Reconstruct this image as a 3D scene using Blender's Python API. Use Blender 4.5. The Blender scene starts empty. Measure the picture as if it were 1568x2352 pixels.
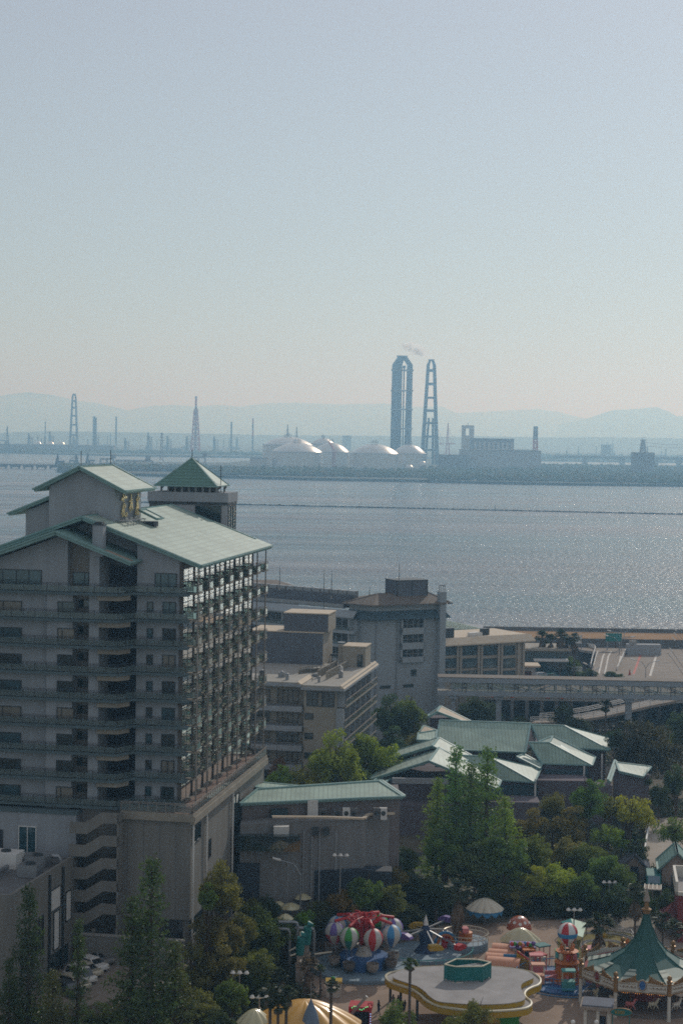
import bpy, bmesh, math, random
from mathutils import Vector, Matrix
R = math.radians
sc = bpy.context.scene
col = sc.collection
# ---------------------------------------------------------------- camera
H = 68.0                       # the gondola the photo is taken from
FPX, CX, CY = 4100.0, 784.0, 1176.0
PITCH, ROLL = R(2.528), R(0.9)
fw = Vector((0, math.cos(PITCH), -math.sin(PITCH)))
up0 = Vector((0, math.sin(PITCH), math.cos(PITCH)))
rt = Vector((math.cos(ROLL), 0, 0)) + up0 * math.sin(ROLL)
up = up0 * math.cos(ROLL) - Vector((math.sin(ROLL), 0, 0))
cd = bpy.data.cameras.new('camera')
cam = bpy.data.objects.new('camera', cd)
col.objects.link(cam)
m3 = Matrix((rt, up, -fw)).transposed().to_4x4()
m3.translation = Vector((0, 0, H))
cam.matrix_world = m3
cd.sensor_fit = 'VERTICAL'; cd.sensor_height = 36; cd.lens = 36 * FPX / 2352
cd.clip_start = 1; cd.clip_end = 60000
sc.camera = cam
# ---------------------------------------------------------------- light
SUN_AZ, SUN_EL = R(23), R(31)
w = bpy.data.worlds.new('World'); sc.world = w; w.use_nodes = True
nt = w.node_tree; bg = nt.nodes['Background']
sky = nt.nodes.new('ShaderNodeTexSky'); sky.sky_type = 'NISHITA'; sky.sun_disc = False
sky.sun_elevation = SUN_EL; sky.sun_rotation = SUN_AZ
sky.altitude = 0; sky.air_density = .95; sky.dust_density = .6; sky.ozone_density = 3
# thin high haze veil over the blue sky: milky towards the horizon, slight overhead
tcw = nt.nodes.new('ShaderNodeTexCoord'); spw = nt.nodes.new('ShaderNodeSeparateXYZ'); nt.links.new(tcw.outputs['Generated'], spw.inputs[0])
rp = nt.nodes.new('ShaderNodeValToRGB'); rp.color_ramp.elements[0].position = 0; rp.color_ramp.elements[0].color = (.62, .62, .62, 1)
rp.color_ramp.elements[1].position = .30; rp.color_ramp.elements[1].color = (.48, .48, .48, 1); nt.links.new(spw.outputs[2], rp.inputs[0])
rc = nt.nodes.new('ShaderNodeValToRGB'); rc.color_ramp.elements[0].position = .0; rc.color_ramp.elements[0].color = (.78, .985, 1.02, 1); rc.color_ramp.elements[1].position = .25; rc.color_ramp.elements[1].color = (.96, .95, .97, 1); nt.links.new(spw.outputs[2], rc.inputs[0])
nzw = nt.nodes.new('ShaderNodeTexNoise'); nzw.inputs['Scale'].default_value = 2.2; nzw.inputs['Detail'].default_value = 5; mpw = nt.nodes.new('ShaderNodeMapping'); mpw.inputs['Scale'].default_value = (1, 1, 5); nt.links.new(tcw.outputs['Generated'], mpw.inputs[0]); nt.links.new(mpw.outputs[0], nzw.inputs['Vector'])
mrw = nt.nodes.new('ShaderNodeMapRange'); mrw.inputs[3].default_value = 9.4; mrw.inputs[4].default_value = 10.6; nt.links.new(nzw.outputs['Fac'], mrw.inputs[0])
scw = nt.nodes.new('ShaderNodeVectorMath'); scw.operation = 'SCALE'; nt.links.new(rc.outputs[0], scw.inputs[0]); nt.links.new(mrw.outputs[0], scw.inputs['Scale'])
mxw = nt.nodes.new('ShaderNodeMix'); mxw.data_type = 'RGBA'; nt.links.new(rp.outputs[0], mxw.inputs[0]); nt.links.new(sky.outputs[0], mxw.inputs[6]); nt.links.new(scw.outputs[0], mxw.inputs[7])
nt.links.new(mxw.outputs[2], bg.inputs[0]); bg.inputs[1].default_value = 0.108
sl = bpy.data.lights.new('sun', 'SUN'); sl.energy = 3.3; sl.angle = R(0.53); sl.color = (1, .98, .92)
so = bpy.data.objects.new('sun', sl); col.objects.link(so)
sd = Vector((math.sin(SUN_AZ) * math.cos(SUN_EL), math.cos(SUN_AZ) * math.cos(SUN_EL), math.sin(SUN_EL)))
so.rotation_euler = sd.to_track_quat('Z', 'Y').to_euler(); so.location = (0, 0, 300)
sc.view_settings.view_transform = 'Standard'; sc.view_settings.look = 'None'
sc.view_settings.exposure = -0.85; sc.view_settings.gamma = 1
sc.cycles.use_denoising = False
sc.cycles.max_bounces = 6; sc.cycles.diffuse_bounces = 2; sc.cycles.glossy_bounces = 3
sc.cycles.transmission_bounces = 6; sc.cycles.volume_bounces = 1; sc.cycles.transparent_max_bounces = 12
sc.cycles.caustics_reflective = False; sc.cycles.caustics_refractive = False
# ---------------------------------------------------------------- helpers
def ray(x, y):
    return (fw + rt * ((x - CX) / FPX) + up * ((CY - y) / FPX))
def G(x, y, z=0.0):
    d = ray(x, y); t = (z - H) / d.z
    return Vector((d.x * t, d.y * t, z))
def at(x, y, Y):
    d = ray(x, y); t = Y / d.y
    return Vector((d.x * t, Y, H + d.z * t))
def mkmat(name, c, rough=.8, metal=0, var=.12, scale=.5, bump=0, bscale=None, c2=None, spec=.3, stretch=None, trans=0, alpha=1, emit=None, coat=0):
    m = bpy.data.materials.new(name); m.use_nodes = True
    t = m.node_tree; b = t.nodes['Principled BSDF']
    b.inputs['Roughness'].default_value = rough; b.inputs['Metallic'].default_value = metal
    b.inputs['Specular IOR Level'].default_value = spec
    if coat: b.inputs['Coat Weight'].default_value = coat; b.inputs['Coat Roughness'].default_value = .08
    if trans: b.inputs['Transmission Weight'].default_value = trans
    if alpha < 1: b.inputs['Alpha'].default_value = alpha
    if emit: b.inputs['Emission Color'].default_value = (*c, 1); b.inputs['Emission Strength'].default_value = emit
    if var or c2:
        tc = t.nodes.new('ShaderNodeTexCoord'); src = tc.outputs['Object']
        if stretch:
            mp = t.nodes.new('ShaderNodeMapping'); mp.inputs['Scale'].default_value = stretch
            t.links.new(src, mp.inputs[0]); src = mp.outputs[0]
        n = t.nodes.new('ShaderNodeTexNoise'); n.inputs['Scale'].default_value = scale
        n.inputs['Detail'].default_value = 6; n.inputs['Roughness'].default_value = .6
        t.links.new(src, n.inputs['Vector'])
        r = t.nodes.new('ShaderNodeValToRGB'); r.color_ramp.elements[0].position = .3; r.color_ramp.elements[1].position = .7
        lo = c2 if c2 else tuple(v * (1 - var) for v in c)
        hi = c if c2 else tuple(min(1, v * (1 + var)) for v in c)
        r.color_ramp.elements[0].color = (*lo, 1); r.color_ramp.elements[1].color = (*hi, 1)
        t.links.new(n.outputs['Fac'], r.inputs[0]); t.links.new(r.outputs[0], b.inputs['Base Color'])
        if bump:
            n2 = t.nodes.new('ShaderNodeTexNoise'); n2.inputs['Scale'].default_value = bscale or scale * 4
            n2.inputs['Detail'].default_value = 4; t.links.new(src, n2.inputs['Vector'])
            bp = t.nodes.new('ShaderNodeBump'); bp.inputs['Strength'].default_value = bump; bp.inputs['Distance'].default_value = .1
            t.links.new(n2.outputs['Fac'], bp.inputs['Height']); t.links.new(bp.outputs[0], b.inputs['Normal'])
    else:
        b.inputs['Base Color'].default_value = (*c, 1)
    return m
def striped(name, c, c2, freq, axis=2, rough=.6, width=.12, spec=.3, metal=0, dirt=.15, bump=.3):
    """a surface with fine joints (standing seams, corrugation, panel joints) every 1/freq metres along an axis"""
    m = mkmat(name, c, rough, metal, dirt, .35, spec=spec)
    t = m.node_tree; b = t.nodes['Principled BSDF']
    tc = t.nodes.new('ShaderNodeTexCoord'); sp = t.nodes.new('ShaderNodeSeparateXYZ'); t.links.new(tc.outputs['Object'], sp.inputs[0])
    mu = t.nodes.new('ShaderNodeMath'); mu.operation = 'MULTIPLY'; mu.inputs[1].default_value = freq; t.links.new(sp.outputs[axis], mu.inputs[0])
    fr = t.nodes.new('ShaderNodeMath'); fr.operation = 'FRACT'; t.links.new(mu.outputs[0], fr.inputs[0])
    lt = t.nodes.new('ShaderNodeMath'); lt.operation = 'LESS_THAN'; lt.inputs[1].default_value = width; t.links.new(fr.outputs[0], lt.inputs[0])
    mx = t.nodes.new('ShaderNodeMix'); mx.data_type = 'RGBA'
    old = b.inputs['Base Color'].links[0].from_socket
    t.links.new(lt.outputs[0], mx.inputs[0]); t.links.new(old, mx.inputs[6]); mx.inputs[7].default_value = (*c2, 1)
    t.links.new(mx.outputs[2], b.inputs['Base Color'])
    return m
class MB:
    def __init__(s): s.v = []; s.f = []; s.m = []; s.cur = 0
    def add(s, vs, fs):
        o = len(s.v); s.v.extend([tuple(v) for v in vs]); s.f.extend([tuple(i + o for i in f) for f in fs]); s.m.extend([s.cur] * len(fs)); return s
    def box(s, x0, x1, y0, y1, z0, z1):
        return s.add([(x0, y0, z0), (x1, y0, z0), (x1, y1, z0), (x0, y1, z0), (x0, y0, z1), (x1, y0, z1), (x1, y1, z1), (x0, y1, z1)],
                     [(0, 3, 2, 1), (4, 5, 6, 7), (0, 1, 5, 4), (1, 2, 6, 5), (2, 3, 7, 6), (3, 0, 4, 7)])
    def prism(s, poly, z0, z1):
        n = len(poly); p0 = [(p[0], p[1], z0) for p in poly]; p1 = [(p[0], p[1], z1) for p in poly]
        return s.add(p0 + p1, [tuple(range(n))[::-1], tuple(range(n, 2 * n))] + [(i, (i + 1) % n, n + (i + 1) % n, n + i) for i in range(n)])
    def slab(s, pts, th, d=(0, 0, -1)):
        n = len(pts); d = Vector(d) * th; q = [tuple(Vector(p) + d) for p in pts]
        return s.add(list(pts) + q, [tuple(range(n)), tuple(range(n, 2 * n))[::-1]] + [(i, n + i, n + (i + 1) % n, (i + 1) % n) for i in range(n)])
    def bar(s, a, b, w, h=None):
        a = Vector(a); b = Vector(b); d = b - a
        if d.length < 1e-6: return s
        h = h or w; d.normalize(); u = d.cross(Vector((0, 0, 1)))
        if u.length < 1e-3: u = Vector((1, 0, 0))
        u.normalize(); v = u.cross(d); u = u * w / 2; v = v * h / 2
        return s.add([a - u - v, a + u - v, a + u + v, a - u + v, b - u - v, b + u - v, b + u + v, b - u + v],
                     [(0, 1, 2, 3), (7, 6, 5, 4), (0, 4, 5, 1), (1, 5, 6, 2), (2, 6, 7, 3), (3, 7, 4, 0)])
    def tube(s, pts, rad, n=6, closed=False):
        pts = [Vector(p) for p in pts]; k = len(pts); rr = rad if isinstance(rad, (list, tuple)) else [rad] * k
        vs = []; last = None
        for i, p in enumerate(pts):
            d = (pts[(i + 1) % k] - pts[i - 1]) if closed else (pts[min(i + 1, k - 1)] - pts[max(i - 1, 0)])
            d.normalize()
            u = d.cross(Vector((0, 0, 1)) if abs(d.z) < .95 else Vector((1, 0, 0))); u.normalize()
            if last is not None and abs(d.z) >= .9:
                u2 = last - d * last.dot(d)
                if u2.length > .1: u = u2.normalized()
            last = u; v = d.cross(u)
            for j in range(n):
                a = 2 * math.pi * j / n; vs.append(p + (u * math.cos(a) + v * math.sin(a)) * rr[i])
        fs = []
        for i in range(k if closed else k - 1):
            i2 = (i + 1) % k
            for j in range(n): fs.append((i * n + j, i2 * n + j, i2 * n + (j + 1) % n, i * n + (j + 1) % n)[::-1])
        if not closed: fs += [tuple(range(n)), tuple(range((k - 1) * n, k * n))[::-1]]
        return s.add(vs, fs)
    def lathe(s, prof, c=(0, 0, 0), n=24, a0=0, a1=2 * math.pi, matf=None):
        full = abs(a1 - a0 - 2 * math.pi) < 1e-6; m = n if full else n + 1; vs = []
        for r, z in prof:
            for j in range(m):
                a = a0 + (a1 - a0) * j / n; vs.append((c[0] + r * math.cos(a), c[1] + r * math.sin(a), c[2] + z))
        o = len(s.v); s.v.extend(vs)
        for i in range(len(prof) - 1):
            for j in range(n):
                j2 = (j + 1) % m
                s.f.append((o + i * m + j, o + i * m + j2, o + (i + 1) * m + j2, o + (i + 1) * m + j)); s.m.append(matf(i, j) if matf else s.cur)
        return s
    def quad(s, *p): return s.add(p, [tuple(range(len(p)))])
    def build(s, name, mat, parent=None, smooth=False, loc=None):
        me = bpy.data.meshes.new(name); me.from_pydata(s.v, [], s.f)
        for m in (mat if isinstance(mat, (list, tuple)) else [mat]): me.materials.append(m)
        if any(s.m): me.polygons.foreach_set('material_index', s.m)
        if smooth:
            me.polygons.foreach_set('use_smooth', [True] * len(s.f))
        me.update()
        o = bpy.data.objects.new(name, me); col.objects.link(o)
        if parent: o.parent = parent
        if loc: o.location = loc
        return o
def autosmooth(o, ang=40):
    bm = bmesh.new(); bm.from_mesh(o.data); bmesh.ops.remove_doubles(bm, verts=bm.verts, dist=1e-4)
    bmesh.ops.recalc_face_normals(bm, faces=bm.faces)
    for f in bm.faces: f.smooth = True
    for e in bm.edges:
        if len(e.link_faces) == 2 and e.calc_face_angle(0) > R(ang): e.smooth = False
    bm.to_mesh(o.data); bm.free(); return o
def tag(o, label=None, cat=None, group=None, kind=None):
    if label: o['label'] = label
    if cat: o['category'] = cat
    if group: o['group'] = group
    if kind: o['kind'] = kind
    return o
def thing(name, label, cat, loc=(0, 0, 0), rz=0, group=None):
    o = bpy.data.objects.new(name, None); col.objects.link(o); o.location = loc; o.rotation_euler = (0, 0, rz); o.empty_display_size = .5
    return tag(o, label, cat, group)
def copy_tree(o, parent=None):
    c = o.copy(); col.objects.link(c)
    if parent: c.parent = parent
    for ch in list(o.children): copy_tree(ch, c)
    return c
# ---------------------------------------------------------------- materials
M = {}
def mm(k, *a, **kw): M[k] = mkmat(k, *a, **kw)
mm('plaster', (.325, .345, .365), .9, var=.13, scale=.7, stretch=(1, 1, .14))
mm('plaster_warm_dim', (.215, .205, .185), .9, var=.16, scale=.8, stretch=(1, 1, .12))  # warm plaster, darkened to carry the dimmer light on the low walls
mm('plaster_grey', (.36, .37, .38), .9, var=.07, scale=.15)
mm('concrete', (.36, .34, .31), .9, var=.15, scale=.3)
mm('concrete_dark', (.16, .16, .16), .9, var=.15, scale=.3)
mm('stackgrey', (.11, .12, .14), .9, var=.06, scale=.02)
mm('tankwhite', (.58, .58, .57), .3, .35, var=.04, scale=.02, spec=.5)
mm('farbld', (.22, .22, .22), .9, var=.15, scale=.01)
mm('farlight', (.5, .5, .48), .9, var=.1, scale=.01)
mm('redpaint', (.55, .12, .06), .6)
mm('white', (.72, .70, .66), .6, var=.05)
mm('steel', (.32, .33, .34), .45, .6, var=.1)
mm('darksteel', (.06, .07, .075), .5, .3, var=.1)
mm('rail', (.30, .27, .24), .5, .3, var=.1)
mm('brownroof', (.17, .14, .115), .8, var=.15, scale=.3)
M['glass'] = mkmat('glass', (.02, .04, .045), .03, 0, 0, spec=1.0)
M['glassblue'] = mkmat('glassblue', (.03, .08, .10), .06, 0, .3, .3, spec=.9)
M['curtain'] = mkmat('curtain', (.20, .185, .155), .35, 0, .2, .5, spec=.6)
w.cycles.sampling_method = 'NONE'
sc.cycles.filter_width = 1.7
# ================================================================ SETTING
def sheet(name, pts, mat, kind='structure'):
    o = MB().quad(*pts).build(name, mat); tag(o, kind=kind); return o
# sea with wind-ruffled surface
def sea_mat():
    m = bpy.data.materials.new('sea'); m.use_nodes = True; t = m.node_tree; b = t.nodes['Principled BSDF']
    b.inputs['Base Color'].default_value = (.035, .075, .095, 1); b.inputs['Roughness'].default_value = .15
    b.inputs['IOR'].default_value = 1.22; b.inputs['Specular IOR Level'].default_value = .5; b.inputs['Specular Tint'].default_value = (.70, .94, 1, 1)
    g = t.nodes.new('ShaderNodeNewGeometry')
    def nz(sx, sy, scale, det, rough=.6):
        mp = t.nodes.new('ShaderNodeMapping'); mp.inputs['Scale'].default_value = (sx, sy, 1); mp.inputs['Rotation'].default_value = (0, 0, R(12))
        t.links.new(g.outputs['Position'], mp.inputs[0])
        n = t.nodes.new('ShaderNodeTexNoise'); n.inputs['Scale'].default_value = scale; n.inputs['Detail'].default_value = det
        n.inputs['Roughness'].default_value = rough; t.links.new(mp.outputs[0], n.inputs['Vector']); return n
    n1 = nz(1, .55, .30, 4, .6); n2 = nz(1, .6, 1.3, 3)
    ad = t.nodes.new('ShaderNodeMath'); ad.operation = 'MULTIPLY_ADD'; ad.inputs[1].default_value = .22
    t.links.new(n2.outputs['Fac'], ad.inputs[0]); t.links.new(n1.outputs['Fac'], ad.inputs[2])
    bp = t.nodes.new('ShaderNodeBump'); bp.inputs['Strength'].default_value = 1; bp.inputs['Distance'].default_value = 1.25
    t.links.new(ad.outputs[0], bp.inputs['Height']); t.links.new(bp.outputs[0], b.inputs['Normal'])
    # broad bands of wind, current and brown silt
    n3 = nz(.12, .5, .012, 4); r = t.nodes.new('ShaderNodeValToRGB'); r.color_ramp.elements[0].position = .35; r.color_ramp.elements[1].position = .7
    r.color_ramp.elements[0].color = (.012, .075, .095, 1); r.color_ramp.elements[1].color = (.11, .085, .095, 1)
    t.links.new(n3.outputs['Fac'], r.inputs[0]); t.links.new(r.outputs[0], b.inputs['Base Color'])
    n4 = nz(.06, .5, .05, 5, .65); mr = t.nodes.new('ShaderNodeMapRange'); mr.inputs[1].default_value = .35; mr.inputs[2].default_value = .65; mr.inputs[3].default_value = .14; mr.inputs[4].default_value = .34
    t.links.new(n4.outputs['Fac'], mr.inputs[0]); t.links.new(mr.outputs[0], b.inputs['Roughness'])
    return m
M['sea'] = sea_mat()
sheet('sea', [(-9000, 545, -3), (9000, 545, -3), (9000, 24000, -3), (-9000, 24000, -3)], M['sea'])
mm('ground', (.13, .11, .09), .95, var=.2, scale=.05, bump=.1, bscale=2)
sheet('ground', [(-300, -150, 0), (400, -150, 0), (400, 549, 0), (-300, 549, 0)], M['ground'])
# haze: one closed box of even pale air round everything
hb = MB().box(-9500, 9500, -250, 24500, -5, 420)
hm = bpy.data.materials.new('haze'); hm.use_nodes = True; t = hm.node_tree
t.nodes.remove(t.nodes['Principled BSDF'])
pv = t.nodes.new('ShaderNodeVolumePrincipled'); pv.inputs['Color'].default_value = (.36, .68, 1, 1); pv.inputs['Absorption Color'].default_value = (1, 1, 1, 1)
pv.inputs['Density'].default_value = 2.15e-4; pv.inputs['Anisotropy'].default_value = .48
t.links.new(pv.outputs[0], t.nodes['Material Output'].inputs['Volume'])
hm.cycles.volume_sampling = 'EQUIANGULAR'; hm.cycles.homogeneous_volume = True
tag(hb.build('haze', hm), kind='stuff')
# ---- mountains and the plain before them
def ridge(name, pts, Y, Yb, mat, seed=0, jag=1.5):
    rnd = random.Random(seed); mb = MB(); fine = []
    for (x0, y0), (x1, y1) in zip(pts, pts[1:]):
        k = max(2, int(abs(x1 - x0) / 9))
        for i in range(k): f = i / k; fine.append((x0 + (x1 - x0) * f, y0 + (y1 - y0) * f + rnd.uniform(-jag, jag)))
    fine.append(pts[-1]); rows = []
    for (x, y) in fine:
        top = at(x, y, Y); base = at(x, y, Yb); hh = max(top.z + 3, 3)
        px_ = top.x / Y
        rows.append([(px_ * Yb, Yb, -2), (px_ * (Yb * .6 + Y * .4), Yb * .6 + Y * .4, hh * .25 * rnd.uniform(.6, 1.3)), (px_ * (Yb * .25 + Y * .75), Yb * .25 + Y * .75, hh * .62 * rnd.uniform(.8, 1.15)), tuple(top),
                     (px_ * (Y * 1.25), Y * 1.25, -2)])
    vs = [p for r in rows for p in r]; n = 5
    fs = [(i * n + j, (i + 1) * n + j, (i + 1) * n + j + 1, i * n + j + 1) for i in range(len(rows) - 1) for j in range(n - 1)]
    mb.add(vs, fs); o = mb.build(name, mat, smooth=True); tag(o, kind='structure'); return o
mm('hillmat', (.07, .09, .06), .95, var=.3, scale=.003)
ridge('mountains', [(-260, 925), (-100, 912), (0, 909), (62, 901), (105, 905), (130, 909), (175, 920), (220, 925), (295, 942), (350, 932), (400, 930), (455, 934), (500, 929), (550, 934), (625, 925), (675, 925), (784, 929), (881, 926), (944, 935), (1016, 934), (1049, 949), (1169, 943), (1235, 939), (1286, 947), (1345, 962), (1480, 968), (1800, 975)], 22000, 17000, M['hillmat'], 1, .8)
ridge('mountains', [(1280, 975), (1345, 962), (1378, 951), (1411, 941), (1466, 939), (1506, 935), (1535, 945), (1554, 957), (1640, 948), (1800, 960)], 17500, 15000, M['hillmat'], 2, .8)
ridge('hills', [(-300, 990), (0, 994), (120, 990), (260, 992), (420, 995), (560, 998), (700, 1000), (850, 1001), (1000, 1003), (1100, 1002), (1280, 1005), (1400, 1004), (1568, 1007), (1800, 1008)], 9500, 8500, M['hillmat'], 3, .7)
# ---- land beyond the bay
mm('farland', (.075, .085, .06), .95, var=.35, scale=.02)
mm('farwall', (.10, .095, .09), .9, var=.2, scale=.05)
def land(name, px, z, mat, th=6):
    pts = [G(x, y, z) for x, y in px]; tag(MB().slab(pts, th).build(name, mat), kind='structure')
land('far_land', [(-260, 1034), (0, 1037), (250, 1043.5), (420, 1046), (600, 1048.5), (760, 1049), (1000, 1050), (1250, 1056), (1568, 1060), (1900, 1063), (1900, 1018), (-260, 996)][::-1], 1.5, M['farland'])
land('far_land', [(131, 1077), (200, 1084), (380, 1089), (560, 1093), (650, 1096), (800, 1099), (940, 1101), (1100, 1105), (1300, 1109), (1568, 1112), (1900, 1117), (1900, 1076), (1568, 1069), (1300, 1066), (1090, 1062), (1000, 1055), (640, 1053), (520, 1062), (400, 1061), (270, 1059), (200, 1068)][::-1], 1.0, M['farland'])
# ================================================================ FAR SHORE
def W(x, Y): return at(x, 1000, Y).x            # world x of an image column at a depth
def Z(x, y, Y): return at(x, y, Y).z
def root_at(name, label, cat, x, Y, z=0, rz=0, group=None):
    return thing(name, label, cat, (W(x, Y), Y, z), rz, group)
# storage tanks: drum, dome, rim railing, platform on the crown, stair tower
def tank(x, yrim, ytop, wpx, Y, label, stair=False, plat=True):
    k = Y / FPX; r = wpx * k / 2; zr = Z(x, yrim, Y); zt = Z(x, ytop, Y - r * .3)
    t = root_at('gas_tank', label, 'storage tank', x, Y, 0, group='domed gas tanks on the far shore')
    MB().lathe([(r, -2), (r, zr)], n=56).build('drum', M['tankwhite'], t, smooth=True)
    MB().lathe([(r * math.cos(a), zr + (zt - zr) * math.sin(a) ** 1.0) for a in [i * math.pi / 2 / 12 for i in range(13)]] if 0 else
               [(r * (1 - i / 12), zr + (zt - zr) * (1 - (1 - i / 12) ** 2)) for i in range(13)], n=56).build('dome', M['tankwhite'], t, smooth=True)
    m = MB(); m.lathe([(r * 1.01, zr - .8), (r * 1.01, zr + .4), (r, zr + .4)], n=40)
    for i in range(40):
        a = i * math.pi / 20; m.bar((r * math.cos(a), r * math.sin(a), zr), (r * math.cos(a), r * math.sin(a), zr + 1.6), .35)
    m.lathe([(r * 1.0, zr + 1.5), (r * 1.0, zr + 1.8)], n=40).build('rim_railing', M['steel'], t)
    if plat:
        m = MB(); q = r * .14
        m.box(-q, q, -q * .6, q * .6, zt + 2.6, zt + 3.2)
        for i in range(7):
            u = -q + i * q / 3; m.bar((u, -q * .6, zt - 2.5), (u, -q * .6, zt + 5), .5); m.bar((u, q * .6, zt - 2.5), (u, q * .6, zt + 5), .5)
        m.bar((-q, -q * .6, zt + 5), (q, -q * .6, zt + 5), .4); m.bar((-q * .4, 0, zt + 3), (-q * .4, 0, zt + 7), 1.4); m.bar((q * .3, 0, zt + 3), (q * .3, 0, zt + 8), 1.0)
        m.build('roof_platform', M['steel'], t)
    if stair:
        m = MB(); s0 = Vector((r * .15, -r - 3, 0))
        for dx in (-2.5, 2.5):
            for dy in (-2, 2): m.bar(s0 + Vector((dx, dy, 0)), s0 + Vector((dx, dy, zr + 6)), .6)
        for i in range(9):
            z = i * zr / 9; m.bar(s0 + Vector((-2.5, -2, z)), s0 + Vector((2.5, -2, z + zr / 9)), .5); m.bar(s0 + Vector((-2.5, 2, z + zr / 9)), s0 + Vector((2.5, 2, z)), .5)
        m.bar(s0 + Vector((0, 0, zr + 5)), (-r * .15, -q * .5, zt + 3), 1.6); m.bar(s0 + Vector((2, 0, zr + 6)), (-r * .1, -q * .5, zt + 5), .5)
        m.build('stair_tower', M['redpaint'], t)
tank(662, 1022, 1003, 116, 3640, 'pale domed gas tank mostly hidden behind the leftmost front tank')
tank(742, 1020, 1006, 56, 3800, 'smallest looking domed gas tank, farthest back, only its crown showing')
tank(761, 1038.5, 1017, 86, 3560, 'domed gas tank with a reddish stair tower, between two larger front tanks', stair=True)
tank(682.6, 1038, 1016, 118.5, 3330, 'large pale domed gas tank, leftmost of the front row on the shore')
tank(860.5, 1041.6, 1019.5, 113, 3330, 'large pale domed gas tank in front of the broad grey chimney')
tank(940, 1042, 1021, 79, 3420, 'domed gas tank at the right end of the row, under the chimneys', plat=True)
t = root_at('sphere_tank', 'small white ball shaped tank at the foot of the rightmost domed tank', 'storage tank', 971, 3290)
rr = 9 * 3290 / FPX
MB().lathe([(rr * math.sin(a), Z(971, 1068, 3290) + -rr * math.cos(a)) for a in [i * math.pi / 14 for i in range(15)]], n=28).build('shell', M['tankwhite'], t, smooth=True)
m = MB()
for i in range(8):
    a = i * math.pi / 4; m.bar((rr * .8 * math.cos(a), rr * .8 * math.sin(a), 0), (rr * .8 * math.cos(a), rr * .8 * math.sin(a), 8), .7)
m.build('support_frame', M['steel'], t)
t = root_at('drum_tank', 'squat white tank with a shallow dome beside the ball shaped tank', 'storage tank', 940.5, 3280)
rr = 10.5 * 3280 / FPX
MB().lathe([(rr, -1), (rr, 7)], n=24).build('drum', M['tankwhite'], t, smooth=True)
MB().lathe([(rr, 7), (rr * .7, 10), (rr * .3, 11.6), (0, 12)], n=24).build('dome', M['tankwhite'], t, smooth=True)
# the two big chimneys of the power station
def shaft(m, x0, z0, x1, z1, y0, y1, w0, w1, d):
    m.add([(x0 - w0, y0 - d, z0), (x0 + w0, y0 - d, z0), (x0 + w0, y0 + d, z0), (x0 - w0, y0 + d, z0),
           (x1 - w1, y1 - d, z1), (x1 + w1, y1 - d, z1), (x1 + w1, y1 + d, z1), (x1 - w1, y1 + d, z1)],
          [(0, 3, 2, 1), (4, 5, 6, 7), (0, 1, 5, 4), (1, 2, 6, 5), (2, 3, 7, 6), (3, 0, 4, 7)])
Y = 3900; k = Y / FPX; t = root_at('power_station_chimney', 'broad grey chimney of joined slab legs, taller of the pair above the domed tanks', 'chimney', 920, Y)
def zz(y): return Z(920, y, Y)
m = MB(); shaft(m, -11.8 * k, -2, -10.8 * k, zz(838), 0, 0, 12 * k, 11.5 * k, 9); shaft(m, -10.8 * k, zz(838), -2 * k, zz(819), 0, 0, 11.5 * k, 8 * k, 7); m.build('slab_leg', M['stackgrey'], t)
m = MB(); shaft(m, 15.5 * k, -2, 18 * k, zz(838), 0, 0, 8 * k, 6.4 * k, 9); shaft(m, 18 * k, zz(838), 5 * k, zz(819), 0, 0, 6.4 * k, 6 * k, 7); m.build('slab_leg', M['stackgrey'], t)
m = MB(); shaft(m, 0, zz(821), 0, zz(817), 0, 0, 11 * k, 12.2 * k, 9); m.build('collar', M['stackgrey'], t)
MB().tube([(4.6 * k, 0, 0), (4.8 * k, 0, zz(845)), (5 * k, 0, zz(841))], 1.7 * k, 10).build('flue', M['stackgrey'], t)
MB().lathe([(3.4 * k, -3), (3.4 * k, 3)], (5 * k, 0, zz(843)), 12).build('flue_head', M['stackgrey'], t)
for y in (850, 897, 940, 984):
    m = MB(); m.box(-24 * k, 26 * k, -10.5, 10.5, zz(y) - 2, zz(y)); m.box(-25 * k, 27 * k, -11.5, 11.5, zz(y) + .2, zz(y) + 1); m.build('service_gallery', M['steel'], t)
Y = 3980; k = Y / FPX; t = root_at('power_station_chimney', 'slimmer grey chimney on splayed legs giving off white steam', 'chimney', 987, Y)
def zz(y): return Z(987, y, Y)
for s, xb, xt in ((-1, -18, -7), (1, 17.5, 7)):
    m = MB(); shaft(m, xb * k, -3, xt * k, zz(838), 0, 0, 4.6 * k, 3.4 * k, 7); shaft(m, xt * k, zz(838), s * 3.6 * k, zz(829), 0, 0, 3.4 * k, 2.6 * k, 6); m.build('leg', M['stackgrey'], t)
m = MB(); shaft(m, -9.5 * k, -3, -2.8 * k, zz(960), 24, 10, 3 * k, 2 * k, 4); m.build('rear_leg', M['stackgrey'], t)
m = MB(); shaft(m, 9 * k, -3, 6 * k, zz(960), 24, 10, 3 * k, 2 * k, 4); m.build('rear_leg', M['stackgrey'], t)
m = MB(); shaft(m, 0, zz(829), 0, zz(825.5), 0, 0, 6 * k, 6.6 * k, 7); m.build('collar', M['stackgrey'], t)
for y, a in ((851, 9), (882, 9.8), (913, 11), (943, 12), (971, 14), (1002, 16), (1033, 19)):
    MB().box(-a * k, a * k, -7.5, 7.5, zz(y) - 3, zz(y) + 1.6).build('cross_beam', M['stackgrey'], t)
m = MB()
for y, a in ((851, 11), (882, 11.2), (943, 13.5)): m.box(-a * k, a * k, -9, 9, zz(y) + 2, zz(y) + 3)
m.build('service_gallery', M['steel'], t)
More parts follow.
